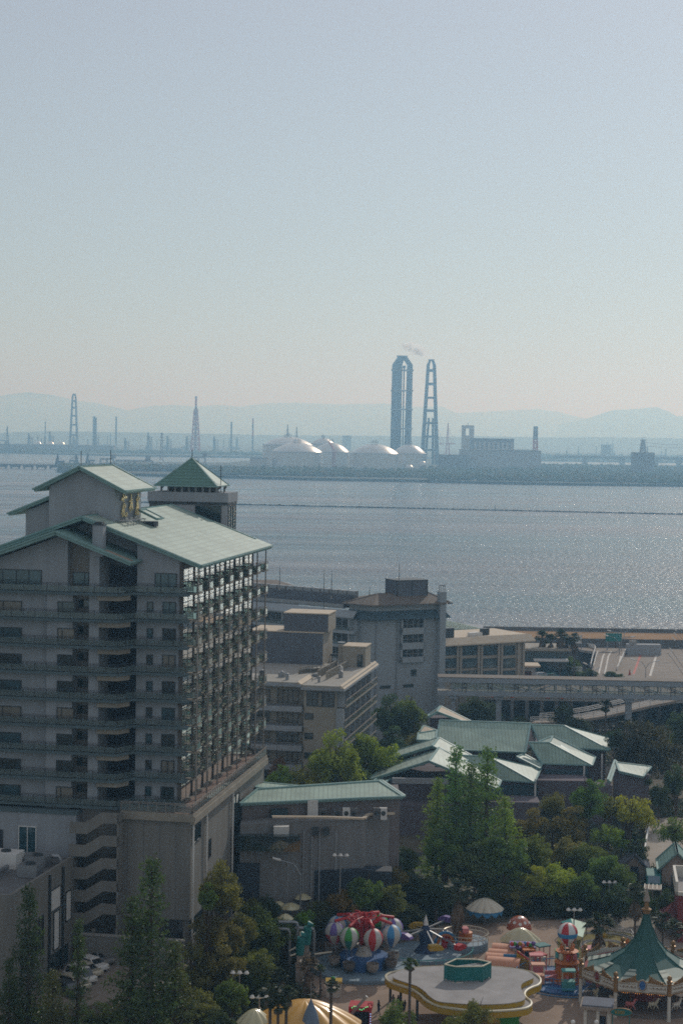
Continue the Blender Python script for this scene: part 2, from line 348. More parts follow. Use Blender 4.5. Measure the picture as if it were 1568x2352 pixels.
# steam drifting left from the slim chimney
stm = bpy.data.materials.new('steam'); stm.use_nodes = True; tt = stm.node_tree; tt.nodes.remove(tt.nodes['Principled BSDF'])
pv = tt.nodes.new('ShaderNodeVolumePrincipled'); pv.inputs['Color'].default_value = (1, 1, 1, 1); pv.inputs['Anisotropy'].default_value = .6; pv.inputs['Absorption Color'].default_value = (1, 1, 1, 1)
gt = tt.nodes.new('ShaderNodeTexCoord'); nn = tt.nodes.new('ShaderNodeTexNoise'); nn.inputs['Scale'].default_value = .07; nn.inputs['Detail'].default_value = 4
tt.links.new(gt.outputs['Object'], nn.inputs['Vector']); mr = tt.nodes.new('ShaderNodeMapRange'); mr.inputs[1].default_value = .36; mr.inputs[2].default_value = .62; mr.inputs[3].default_value = .006; mr.inputs[4].default_value = .09
tt.links.new(nn.outputs['Fac'], mr.inputs[0]); tt.links.new(mr.outputs[0], pv.inputs['Density']); tt.links.new(pv.outputs[0], tt.nodes['Material Output'].inputs['Volume'])
def blobs(name, pts, mat, seed):
    rnd = random.Random(seed); bm = bmesh.new()
    for (x, y, z, r) in pts:
        ret = bmesh.ops.create_icosphere(bm, subdivisions=2, radius=r); 
        for v in ret['verts']: v.co = v.co * rnd.uniform(.85, 1.15) + Vector((x, y, z))
    me = bpy.data.meshes.new(name); bm.to_mesh(me); bm.free(); me.materials.append(mat)
    o = bpy.data.objects.new(name, me); col.objects.link(o)
    rm = o.modifiers.new('r', 'REMESH'); rm.mode = 'VOXEL'; rm.voxel_size = 1.6
    return o
pl = []
for i in range(26):
    f = i / 25; x = 987 - 64 * f; y = 824 - 30 * f ** .45 + 6 * max(0, f - .55)
    p = at(x, y, 3980); rnd = random.Random(i); pl.append((p.x, p.y + rnd.uniform(-6, 6), p.z + rnd.uniform(-4, 4) * f ** .3, (3 + 9.5 * math.sin(math.pi * min(1, f * .95 + .03)) ** .8) * rnd.uniform(.7, 1.15)))
o = blobs('steam_plume', pl, stm, 5); tag(o, 'wisp of white steam drifting left above the two grey chimneys', 'steam')
# lattice masts, chimneys, cranes
def lattice(m, x, y, z0, z1, w0, w1, n, b=.5, legs=4):
    def P(i, c): f = i / n; ww = w0 + (w1 - w0) * f; return Vector((x + c[0] * ww / 2, y + c[1] * ww / 2, z0 + (z1 - z0) * f))
    cs = [(-1, -1), (1, -1), (1, 1), (-1, 1)]
    for c in cs: m.bar(P(0, c), P(n, c), b)
    for i in range(n):
        for q in range(4):
            a, d = cs[q], cs[(q + 1) % 4]
            m.bar(P(i, a), P(i + 1, d), b * .7); m.bar(P(i, d), P(i + 1, a), b * .7); m.bar(P(i + 1, a), P(i + 1, d), b * .8)
    return m
Y = 5600; k = Y / FPX; t = root_at('tower_chimney', 'tall grey ladder like chimney on tapering legs, far left of the haze', 'chimney', 170, Y)
zt = Z(170, 905, Y)
for s in (-1, 1):
    m = MB(); shaft(m, s * 9 * k, 0, s * 3.6 * k, zt - 8 * k, 0, 0, 2.4 * k, 1.5 * k, 6); shaft(m, s * 3.6 * k, zt - 8 * k, s * 2 * k, zt, 0, 0, 1.5 * k, 1.3 * k, 6); m.build('leg', M['stackgrey'], t)
for f in (.12, .28, .46, .62, .76, .88): MB().box(-(9 - 5.6 * f) * k, (9 - 5.6 * f) * k, -6, 6, zt * f - 3, zt * f + 2).build('cross_beam', M['stackgrey'], t)
MB().box(-3.4 * k, 3.4 * k, -6, 6, zt - 2 * k, zt + .5 * k).build('collar', M['stackgrey'], t)
def chim(x, ytop, w, Y, label, red=0, twin=None, lat=False):
    k = Y / FPX; zt = Z(x, ytop, Y); t = root_at('chimney', label, 'chimney', x, Y)
    n = 6; m = MB()
    pr = [(w * k / 2 * (1.12 - .2 * i / n), zt * i / n) for i in range(n + 1)]
    m.lathe(pr, n=12, matf=(lambda i, j: 1 if (red and i >= n - red and (i % 2 == 1)) else 0)).build('stack', [M['stackgrey'], M['redpaint']], t)
    m = MB(); m.lathe([(w * k * .62, zt - 3), (w * k * .62, zt - 1.5), (w * k * .4, zt - 1.5)], n=12).build('gallery', M['steel'], t)
    if lat:
        m = MB(); lattice(m, 0, 0, 0, zt * .78, 21 * k, 7 * k, 9, 2.2); m.build('support_lattice', M['redpaint'], t)
    return t
chim(216, 956, 5.5, 5700, 'left one of two grey chimneys standing close together')
chim(220.5, 959, 4.5, 5720, 'right one of two grey chimneys standing close together')
chim(267, 957, 4, 5750, 'single slim grey chimney beside the close pair')
chim(449.5, 910, 5, 5300, 'tall chimney inside a red and white steel lattice', red=3, lat=True)
chim(104.5, 968, 2.4, 5400, 'thin grey chimney left of the ladder like tower')
chim(531.5, 969, 4, 5500, 'slim grey chimney right of the red lattice chimney')
chim(580.5, 961, 3.6, 5500, 'thin dark chimney close to the left end of the tanks', red=3)
def crane(x, ytop, Y, label, mat, s=1, boom=True):
    k = Y / FPX; zt = Z(x, ytop, Y); t = root_at('harbour_crane', label, 'crane', x, Y)
    m = MB()
    for a in (-5, 5):
        for d in (-10, 10): m.bar((a * k * .9, d, 0), (a * k * .5, d * .6, zt * .45), 1.8)
        m.bar((a * k * .9, -10, zt * .2), (a * k * .9, 10, zt * .2), 1.5)
    m.bar((-4 * k, -6, zt * .45), (4 * k, -6, zt * .45), 2); m.build('portal_frame', mat, t)
    m = MB(); m.bar((-s * 16 * k, 0, zt * .45), (s * 5 * k, 0, zt * .45), 2.5); m.bar((s * 3 * k, 0, zt * .45), (0, 0, zt), 2.2); m.bar((-s * 1 * k, 0, zt * .45), (0, 0, zt * .98), 1.8)
    m.bar((0, 0, zt * .62), (s * 5 * k, 0, zt * .62), 1.5); m.build('boom', mat, t)
    m = MB(); m.bar((0, 0, zt * .9), (-s * 16 * k, 0, zt * .46), .7); m.bar((0, 0, zt * .8), (-s * 9 * k, 0, zt * .46), .7); m.build('stay_cable', mat, t)
crane(1028, 971, 4700, 'red and grey container crane with a raised mast right of the splayed chimney', M['redpaint'], -1)
crane(1003, 974, 4800, 'container crane half hidden behind the splayed chimney', M['redpaint'], -1)
crane(660, 975, 4200, 'grey crane whose two arms rise behind the leftmost tanks', M['steel'], 1)
crane(681, 981, 4250, 'lower grey crane behind the leftmost tanks', M['steel'], 1)
crane(17, 978, 4900, 'dark harbour crane at the left edge of the far shore', M['darksteel'], 1)
crane(134, 1043, 3150, 'small dark crane standing on the pier', M['darksteel'], -1)
crane(176, 1042, 3200, 'small dark crane where the pier meets the land', M['darksteel'], 1)
crane(203, 1041, 3250, 'slanting dark crane just beyond the end of the pier', M['darksteel'], -1)
# pier on piles
t = root_at('pier', 'long low pier on dark piles running in from the left', 'pier', 60, 3150)
m = MB(); x0 = W(-250, 3150) - t.location.x; x1 = W(172, 3150) - t.location.x; zt = Z(60, 1066, 3150)
m.box(x0, x1, -4, 4, zt - 2.5, zt).build('deck', M['concrete_dark'], t)
for i in range(14):
    x = x0 + (x1 - x0) * (i + .5) / 14; m = MB()
    for dx in (-7, 7): m.box(x + dx - 1, x + dx + 1, -3, 3, -6, zt - 4)
    m.box(x - 9, x + 9, -4.4, 4.4, zt - 5.5, zt - 2.5); m.build('pile_group', M['darksteel'], t)
m = MB()
for i in range(120):
    x = x0 + (x1 - x0) * i / 119; m.bar((x, -3.9, zt), (x, -3.9, zt + 1.4), .25)
m.bar((x0, -3.9, zt + 1.4), (x1, -3.9, zt + 1.4), .3).build('railing', M['steel'], t)
# pylons
def pylon(x, ytop, Y, ybase_z, label, w=9, arms=3, mat='steel'):
    k = Y / FPX; zt = Z(x, ytop, Y); t = root_at('power_pylon', label, 'pylon', x, Y, 0)
    m = MB(); lattice(m, 0, 0, ybase_z, zt, w * k, 1.6 * k, 9, .9); m.build('lattice_mast', M[mat], t)
    for i in range(arms):
        z = zt - (zt - ybase_z) * (.04 + .12 * i); a = (5 + i * 1.2) * k
        m = MB(); m.bar((-a, 0, z), (a, 0, z), .8); m.bar((-a, 0, z), (0, 0, z + 2.5), .5); m.bar((a, 0, z), (0, 0, z + 2.5), .5); m.build('cross_arm', M[mat], t)
    return t
pylon(372, 994, 4000, 0, 'tall thin power pylon on the low land left of the tanks', 8)
t = root_at('cable_tower_house', 'dark windowless block carrying a steel power pylon, right end of the shore', 'tower building', 1476, 3200)
k = 3200 / FPX; z0 = Z(1476, 1039, 3200)
MB().box(-23 * k, 23 * k, -18, 18, 0, z0).build('block', M['farbld'], t)
m = MB(); lattice(m, 0, 0, z0, Z(1483, 1010, 3200), 12 * k, 5 * k, 5, 1.3); m.bar((-7 * k, 0, z0 + 22), (7 * k, 0, z0 + 22), 1.2); m.bar((-5 * k, 0, z0 + 25), (5 * k, 0, z0 + 27), .9); m.bar((-8 * k, 0, z0 + 9), (8 * k, 0, z0 + 9), 1.2); m.bar((-6 * k, 0, z0 + 15), (6 * k, 0, z0 + 15), 1.2); m.build('pylon', M['steel'], t)
for y in (6, 12):
    m = MB(); m.tube([(7 * k, 0, z0 + 6 + y), (70 * k, 60, z0 + 2 + y), (140 * k, 120, z0 + 4 + y)], .35, 4).build('power_line', M['steel'], t)
Y = 3500; k = Y / FPX; t = root_at('radio_tower', 'square red and white lattice mast right of the long shore building', 'mast', 1229, Y)
m = MB(); lattice(m, 0, 0, 0, Z(1229, 1010, Y), 11 * k, 8 * k, 5, 1.6); m.build('lattice_mast', M['redpaint'], t)
m = MB(); lattice(m, 0, 0, Z(1229, 1010, Y), Z(1229, 980, Y), 8 * k, 6.6 * k, 7, 1.8)
for y in (983, 998): m.box(-4.6 * k, 4.6 * k, -5, 5, Z(1229, y, Y) - 1, Z(1229, y, Y) + 2.2)
m.build('antenna_head', M['steel'], t)
# buildings of the power station
mm('hallpale', (.38, .39, .40), .8)
def bld(name, x0, x1, ytop, Y, dep, label, cat='building', mat='farbld', z0=-1, group=None, extra=None):
    xa, xb = W(x0, Y), W(x1, Y); t = thing(name, label, cat, ((xa + xb) / 2, Y, 0), 0, group); h = (xb - xa) / 2
    zt = Z((x0 + x1) / 2, ytop, Y); MB().box(-h, h, 0, dep, z0, zt).build('walls', M[mat], t)
    m = MB(); m.box(-h - .6, h + .6, -.6, dep + .6, zt, zt + 1.2).build('roof_edge', M['concrete_dark'], t)
    if extra: extra(t, h, zt, Y / FPX)
    return t
Y = 3700; k = Y / FPX; t = root_at('gate_tower', 'square hollow topped concrete tower with a tall opening', 'tower', 1073.5, Y)
zt = Z(1073, 977, Y); zb = Z(1073, 1000, Y); zo = Z(1073, 984, Y)
m = MB(); m.box(-13.5 * k, 13.5 * k, -12, 12, 0, zb); m.box(-13.5 * k, -5.5 * k, -12, 12, zb, zo); m.box(4 * k, 13.5 * k, -12, 12, zb, zo); m.box(-13.5 * k, 13.5 * k, -12, 12, zo, zt); m.build('walls', M['farlight'], t)
MB().bar((0, 0, zt), (0, 0, zt + 6), 1).build('antenna', M['steel'], t)
def ex(t, h, zt, k):
    for i in range(9): MB().box(-h + 5 + i * h / 4.6, -h + 9 + i * h / 4.6, -.4, 0, zt * .3, zt * .9).build('wall_panel', M['farlight'], t)
bld('boiler_house', 1083, 1180, 1008.5, 3560, 60, 'large dark block shaped plant hall between the hollow tower and lattice mast', extra=ex)
def ex2(t, h, zt, k):
    for i in range(10):
        x = -h * .3 + i * h * .12; m = MB(); m.add([(x, 0, zt + 1.3), (x + 9, 0, zt + 1.3), (x, 0, zt + 4), (x, 20, zt + 1.3), (x + 9, 20, zt + 1.3), (x, 20, zt + 4)], [(0, 1, 2), (3, 5, 4), (0, 2, 5, 3), (1, 4, 5, 2)]); m.build('skylight', M['tankwhite'], t)
bld('turbine_hall', 1060, 1243, 1035.5, 3420, 70, 'long low pale plant hall with slanted rooflights on the shore', mat='hallpale', extra=ex2)
bld('shed', 1010, 1075, 1046, 3400, 40, 'low dark shed between the splayed chimney and the long hall')
bld('office_block', 786, 806, 1001, 6800, 40, 'small square hazy block behind the tanks, just left of the broad chimney', 'building')
bld('office_block', 1384, 1404, 1022, 5600, 40, 'tallest hazy block left of the cable tower', 'building')
# scattered low works and town blocks in the haze
rnd = random.Random(11); seen_ = {}
LMK = [(17, 'left edge crane'), (104, 'thin leftmost chimney'), (170, 'ladder like chimney'), (218, 'close pair of chimneys'), (267, 'single slim chimney'), (372, 'thin pylon'), (450, 'red lattice chimney'), (531, 'slim dark chimney'), (580, 'thin dark chimney'), (1229, 'radio mast'), (1394, 'tallest hazy block'), (1476, 'cable tower house'), (1560, 'far right viaduct pier')]
for i in range(46):
    x = rnd.uniform(-40, 600) if i < 30 else rnd.uniform(1180, 1600)
    Y = rnd.uniform(5350, 7200) if i < 30 else rnd.uniform(4700, 6800)
    hpx = rnd.uniform(3, 11) * 5500 / Y; wpx = rnd.uniform(6, 26)
    yb = Z(x, 1000, Y); ht = hpx * Y / FPX
    xa, xb = W(x - wpx / 2, Y), W(x + wpx / 2, Y); st_ = rnd.random() < .5; mt = rnd.choice(['farbld', 'farlight', 'concrete_dark']); vs_ = rnd.random() < .6
    lm = min(LMK, key=lambda q: abs(q[0] - x)); base_ = '%s %s%s %s the %s' % ({'farbld': 'grey', 'farlight': 'pale', 'concrete_dark': 'dark'}[mt], 'wide' if wpx > 16 else 'narrow', (' stepped' if st_ else '') + (' block with a stack,' if vs_ else ' block,'), ('left of' if x < lm[0] else 'right of'), lm[1]); seen_[base_] = seen_.get(base_, 0) + 1
    base_ += ['', ', next one over', ', third alike', ', fourth alike'][min(3, seen_[base_] - 1)]
    t = thing('factory_block', base_, 'building', ((xa + xb) / 2, Y, 0), 0, 'low hazy works and town blocks on the far shore')
    h = (xb - xa) / 2; m = MB().box(-h, h, 0, 40, 0, ht)
    if st_: m.box(-h * .5, h * .1, 5, 25, ht, ht * 1.35)
    m.build('walls', M[mt], t)
    if vs_: MB().lathe([(2.2, ht), (1.6, ht + rnd.uniform(15, 45))], (h * .5, 10, 0), 8).build('vent_stack', M['stackgrey'], t)
for i in range(9):
    x = 60 + i * 54 + rnd.uniform(-15, 15); Y = 5450; k = Y / FPX
    t = root_at('refinery_column', 'thin process tower amid the hazy works, ' + ['leftmost', 'second', 'third', 'fourth', 'fifth', 'sixth', 'seventh', 'eighth', 'last'][i] + ' of nine from the left', 'process tower', x, Y, 0, group='process towers amid the hazy works')
    ht = rnd.uniform(38, 62); MB().lathe([(3.5, 0), (3.5, ht * .8), (2, ht)], n=8).build('column', M['stackgrey'], t); m = MB(); lattice(m, 8, 0, 0, ht * .8, 9, 8, 4, 1).build('frame', M['steel'], t)
for x in (87, 116, 141):
    Y = 5300; k = Y / FPX; t = root_at('oil_tank', {87: 'leftmost', 116: 'middle', 141: 'rightmost'}[x] + ' of three small white topped tanks on the far left shore', 'storage tank', x, Y); r = 9.5 * k
    MB().lathe([(r, 0), (r, 22)], n=24).build('drum', M['farlight'], t, smooth=True); MB().lathe([(r, 22), (r * .7, 27), (r * .35, 29.5), (0, 30)], n=24).build('dome', M['tankwhite'], t, smooth=True)
bld('warehouse', -60, 262, 1022, 5150, 60, 'very long low dark warehouse at the water on the far left shore', mat='farbld')
bld('warehouse', 575, 612, 1053, 3300, 30, 'low shed just left of the leftmost front tank', mat='farlight')
# conveyor gantries on the low land
def gantry(x0, x1, y, Y, label):
    k = Y / FPX; xa, xb = W(x0, Y), W(x1, Y); t = thing('conveyor_gantry', label, 'gantry', ((xa + xb) / 2, Y, 0)); h = (xb - xa) / 2; z = Z((x0 + x1) / 2, y, Y)
    m = MB(); m.box(-h, h, -2.5, 2.5, z - 2, z + 1.5); m.build('bridge_beam', M['steel'], t)
    n = max(2, int(h / 22))
    for i in range(n + 1):
        x = -h + 2 * h * i / n; m = MB(); m.bar((x - 3, 0, 0), (x, 0, z), 1.6); m.bar((x + 3, 0, 0), (x, 0, z), 1.6); m.build('trestle', M['steel'], t)
    MB().box(h * .6, h * .6 + 9, -4, 4, z + 1.5, z + 8).build('cabin', M['farbld'], t)
gantry(232, 262, 1054, 3300, 'short grey gantry with a cabin right of the pier')
gantry(268, 352, 1058, 3280, 'long low conveyor gantry on the flat land left of the green pyramid roof')
gantry(440, 472, 1050, 3350, 'gantry seen just right of the pyramid roof tip')
# motorway viaduct
xa, xb = W(1270, 4350), W(1900, 4100)
t = thing('viaduct', 'long level motorway bridge on stout piers across the right far shore', 'bridge', (xa, 4350, 0)); zt = Z(1400, 1049, 4300)
m = MB(); m.box(0, xb - xa, -6, 6, zt - 5, zt); m.build('deck', M['concrete_dark'], t); MB().box(0, xb - xa, -6.6, -6.1, zt, zt + 1.6).build('parapet', M['farlight'], t)
for x in (1343, 1429, 1506, 1559, 1620):
    X = W(x, 4350) - xa; MB().box(X - 6, X + 6, -5, 5, -4, zt - 5).build('pier', M['farbld'], t)
# boom floating across the bay
a, b = G(180, 1150, -2.6), G(1700, 1184, -2.6); t = thing('breakwater', 'thin dark line of breakwater crossing the whole bay', 'breakwater', (0, 0, 0))
m = MB(); rnd = random.Random(8); n = 260
for i in range(n):
    p = a.lerp(b, i / n) + Vector((0, rnd.uniform(-1, 1), rnd.uniform(-.5, .25))); q = a.lerp(b, (i + rnd.uniform(.75, 1.1)) / n) + Vector((0, rnd.uniform(-1, 1), rnd.uniform(-.5, .25))); m.bar(p, q, 1.8, rnd.uniform(1.1, 1.5))
m.build('rubble_bank', M['darksteel'], t)
m = MB(); p = G(1136, 1171, -2.6); m.bar(p, p + Vector((0, 0, 4)), .5); p = G(52, 1140, -3); m.build('marker_post', M['darksteel'], t)
# shore wood and scrub
mm('leaf_far', (.075, .10, .04), .9, var=.4, scale=.03)
mm('leaf_far_b', (.12, .11, .05), .9, var=.3, scale=.03)
def scrub(name, segs, mats, dens, hmax, seed):
    rnd = random.Random(seed); m = MB()
    for (x0, x1, ya, yb, Ys) in segs:
        for i in range(int((x1 - x0) * dens)):
            x = rnd.uniform(x0, x1); f = rnd.random(); p = G(x, ya + (yb - ya) * f + (x - 1250) * .0155, 0); r = rnd.uniform(3, hmax); m.cur = rnd.randrange(len(mats))
            n = 6; vs = [(p.x, p.y, r * rnd.uniform(1.1, 1.7))]
            for q, (rr, h) in enumerate(((.55, 1.05), (1, .6), (.9, 0))):
                for j in range(n):
                    a = j * math.pi / 3 + q * .5 + rnd.uniform(-.3, .3); vs.append((p.x + r * rr * math.cos(a) * rnd.uniform(.8, 1.2), p.y + r * rr * math.sin(a), r * h * rnd.uniform(.8, 1.2)))
            fs = [(0, 1 + j, 1 + (j + 1) % n) for j in range(n)] + [(1 + q * n + j, 1 + (q + 1) * n + j, 1 + (q + 1) * n + (j + 1) % n, 1 + q * n + (j + 1) % n) for q in (0, 1) for j in range(n)]
            m.add(vs, fs)
    return tag(m.build(name, mats), kind='stuff')
scrub('shore_woodland', [(985, 1640, 1080, 1108, 0), (1150, 1640, 1072, 1086, 0), (420, 985, 1090, 1104, 0), (140, 420, 1089, 1098, 0)], [M['leaf_far'], M['leaf_far'], M['leaf_far_b']], 3.2, 7, 3)
scrub('shore_woodland', [(-60, 600, 1054, 1058, 0), (1240, 1640, 1046, 1056, 0)], [M['leaf_far']], 1.6, 8, 4)
# ================================================================ NEAR BUILDINGS
class Fm:
    """a building's own axes: u to the right along its front, v into the depth, z up; helpers meet a line of sight with its planes"""
    def __init__(s, ox, oy, oz=0, deg=10):
        s.o = Vector((ox, oy, oz)); a = R(deg); s.rz = -a
        s.u = Vector((math.cos(a), -math.sin(a), 0)); s.v = Vector((math.sin(a), math.cos(a), 0))
    def loc(s, p): q = p - s.o; return Vector((q.dot(s.u), q.dot(s.v), q.z))
    def world(s, u, v, z): return s.o + s.u * u + s.v * v + Vector((0, 0, z))
    def _hit(s, x, y, n, val):
        d = ray(x, y); c = Vector((0, 0, H)); t = (val - (c - s.o).dot(n)) / d.dot(n); return s.loc(c + d * t)
    def hv(s, x, y, v): return s._hit(x, y, s.v, v)
    def hu(s, x, y, u): return s._hit(x, y, s.u, u)
    def hz(s, x, y, z): return s._hit(x, y, Vector((0, 0, 1)), z)
    def thing(s, name, label, cat, u=0, v=0, z=0, group=None): return thing(name, label, cat, s.world(u, v, z), s.rz, group)
M['greenroof'] = striped('greenroof', (.36, .44, .37), (.26, .33, .28), 1.1, 0, .55, .16, dirt=.22)
M['darkgreenroof'] = striped('darkgreenroof', (.13, .25, .21), (.08, .16, .14), 2.2, 2, .55, .18, dirt=.15)
M['greenroof_x'] = striped('greenroof_x', (.33, .44, .36), (.22, .30, .25), 1.6, 0, .55, .18, dirt=.22)
M['tealroof'] = striped('tealroof', (.20, .33, .30), (.13, .22, .20), 2.2, 0, .55, .14, dirt=.12)
mm('greentrim', (.22, .36, .34), .5, var=.12, scale=.6)
mm('copper', (.30, .22, .16), .6, var=.2, scale=.5)
mm('slabdark', (.10, .14, .15), .8, var=.15)
mm('slabwarm', (.30, .27, .22), .9, var=.2)
mm('deckred', (.24, .17, .14), .9, var=.25, scale=.8)
mm('timberdark', (.12, .105, .09), .8, var=.1)
mm('louvre', (.035, .045, .06), .6, var=.2, scale=1)
def glassmat(name, c, a, rough=.05):
    m = bpy.data.materials.new(name); m.use_nodes = True; b = m.node_tree.nodes['Principled BSDF']
    b.inputs['Base Color'].default_value = (*c, 1); b.inputs['Roughness'].default_value = rough; b.inputs['Alpha'].default_value = a; b.inputs['Specular IOR Level'].default_value = .8
    return m
M['seaglass'] = mkmat('seaglass', (.92, .97, .94), .04, 1.0, 0, spec=1.0)
M['mirrorpanel'] = mkmat('mirrorpanel', (.50, .62, .59), .06, .9, 0, spec=1.0)
M['railglass'] = glassmat('railglass', (.13, .18, .18), .5)
M['blueglass'] = glassmat('blueglass', (.10, .20, .21), .42)
def win_v(par, f, x0, x1, z0, z1, v, mat='glass', mull=(), frame='darksteel', d=-1, name='window'):
    """window on a wall of constant v, x0..x1 are local u"""
    e = .09; m = MB(); m.box(x0, x1, min(v + d * .02, v + d * .05), max(v + d * .02, v + d * .05), z0, z1); w_ = m.build(name, M[mat], par)
    m = MB(); a, b = sorted((v, v + d * .13))
    m.box(x0 - e, x1 + e, a, b, z1, z1 + e); m.box(x0 - e, x1 + e, a, b + (0 if d < 0 else .05), z0 - e, z0); m.box(x0 - e, x0, a, b, z0, z1); m.box(x1, x1 + e, a, b, z0, z1)
    for q in mull: xx = x0 + (x1 - x0) * q; m.box(xx - .04, xx + .04, a, b, z0, z1)
    m.build('frame', M[frame], w_); return w_
def win_u(par, y0, y1, z0, z1, u, mat='glass', mull=(), frame='darksteel', d=1):
    e = .09; a, b = sorted((u + d * .02, u + d * .05)); w_ = MB().box(a, b, y0, y1, z0, z1).build('window', M[mat], par)
    a, b = sorted((u, u + d * .13)); m = MB()
    m.box(a, b, y0 - e, y1 + e, z1, z1 + e); m.box(a, b, y0 - e, y1 + e, z0 - e, z0); m.box(a, b, y0 - e, y0, z0, z1); m.box(a, b, y1, y1 + e, z0, z1)
    for q in mull: yy = y0 + (y1 - y0) * q; m.box(a, b, yy - .04, yy + .04, z0, z1)
    m.build('frame', M[frame], w_); return w_
M['mirrorpanel'] = M['mirrorpanel']
def rail_path(par, pts, z, h=1.1, glass='railglass', post=1.5, rails=(1.0, .85), mat='rail', th=.06, bottom=.1):
    """railing along a polyline of local (u,v): rails and posts, with glass panels as its part"""
    m = MB(); g = MB()
    for a, b in zip(pts, pts[1:]):
        A = Vector((a[0], a[1], z)); B = Vector((b[0], b[1], z)); L = (B - A).length; n = max(1, round(L / post))
        for r in rails: m.bar(A + Vector((0, 0, h * r)), B + Vector((0, 0, h * r)), th, th * .8)
        for i in range(n + 1):
            p = A.lerp(B, i / n); m.bar(p, p + Vector((0, 0, h)), th, th)
        if glass: g.bar(A + Vector((0, 0, (bottom + h * .72) / 2)), B + Vector((0, 0, (bottom + h * .72) / 2)), .03, h * .72 - bottom)
    o = m.build('railing', M[mat], par)
    if glass: g.build('glass_panel', M[glass], o)
    return o
def roofslab(par, pts, th=.35, mat='greenroof', trim='greentrim', name='roof', band=True):
    """one roof plane: top sheet on a slab, with a rolled verge"""
    n = (Vector(pts[1]) - Vector(pts[0])).cross(Vector(pts[2]) - Vector(pts[0])).normalized()
    if n.z < 0: n = -n; 
    s = MB().slab(pts, th, -n); s.m = [0] + [1] * (len(s.f) - 1); o = s.build(name, [M[mat], M[trim]], par)
    if band:
        m = MB()
        for a, b in zip(pts, list(pts[1:]) + [pts[0]]): m.bar(Vector(a) + n * .03, Vector(b) + n * .03, .34, .2)
        m.build('verge', M[trim], o)
    return o
# ---------------------------------------------------------------- the tower hotel
F0 = Fm(at(417, 1500, 217).x, 217, 0, 10)
ht = F0.thing('hotel_tower', 'tall grey hotel with pale green gabled roofs, golden characters and rows of balconies', 'hotel')
DK, FH = 22.2, 3.25
lev = [DK + FH * k for k in range(9)]
def eave(u): return 57.0 - abs(u + 12.5) * .372   # underside height of the main roof
uA = [-34, -16.3, -13.0, -11.0, -9.75, -6.6, -5.7, 0]
m = MB()   # body with its recesses, a plan drawn storey by storey
def wallpoly(u0, u1, v0, z0, v1=38, top=None):
    z1a = (eave(u0) if top is None else top) - .3; z1b = (eave(u1) if top is None else top) - .3
    m.add([(u0, v0, z0), (u1, v0, z0), (u1, v0, z1b), (u0, v0, z1a), (u0, v1, z0), (u1, v1, z0), (u1, v1, z1b), (u0, v1, z1a)],
          [(0, 1, 2, 3), (5, 4, 7, 6), (1, 5, 6, 2), (4, 0, 3, 7), (3, 2, 6, 7), (0, 4, 5, 1)])
wallpoly(-5.7, 0, 0, 4); wallpoly(-12.5, -5.7, 3.5, 4); wallpoly(-29, -12.5, 3.5, 4, 34)
m.build('wall', M['plaster'], ht)
def wing_top(u): return 55.3 - abs(u + 14.7) * .37
def piece(name, u0, u1, v0, z0, z1=None, mat='plaster', v1=3.6):
    ts = [(u0, z1 or wing_top(u0) - .3), (u1, z1 or wing_top(u1) - .3)]
    if z1 is None and u0 < -14.7 < u1: ts.insert(1, (-14.7, wing_top(-14.7) - .3))
    pts = [(u0, z0), (u1, z0)] + ts[::-1]; n = len(pts)
    mb = MB(); mb.add([(p[0], v0, p[1]) for p in pts] + [(p[0], v1, p[1]) for p in pts], [tuple(range(n)), tuple(range(n, 2 * n))[::-1]] + [(i, (i + 1) % n + 0, n + (i + 1) % n, n + i)[::-1] for i in range(n)])
    return mb.build(name, M[mat], ht)
piece('wall', -26, -16.3, -2.0, 4); piece('wall', -16.3, -13.9, -2.02, 48.2); piece('wall', -16.3, -13.0, -2.6, 4, 48.0); piece('wall', -13.9, -11.0, -1.0, 4, mat='plaster_warm_dim')
piece('pilaster', -11.0, -9.75, -2.4, 4)
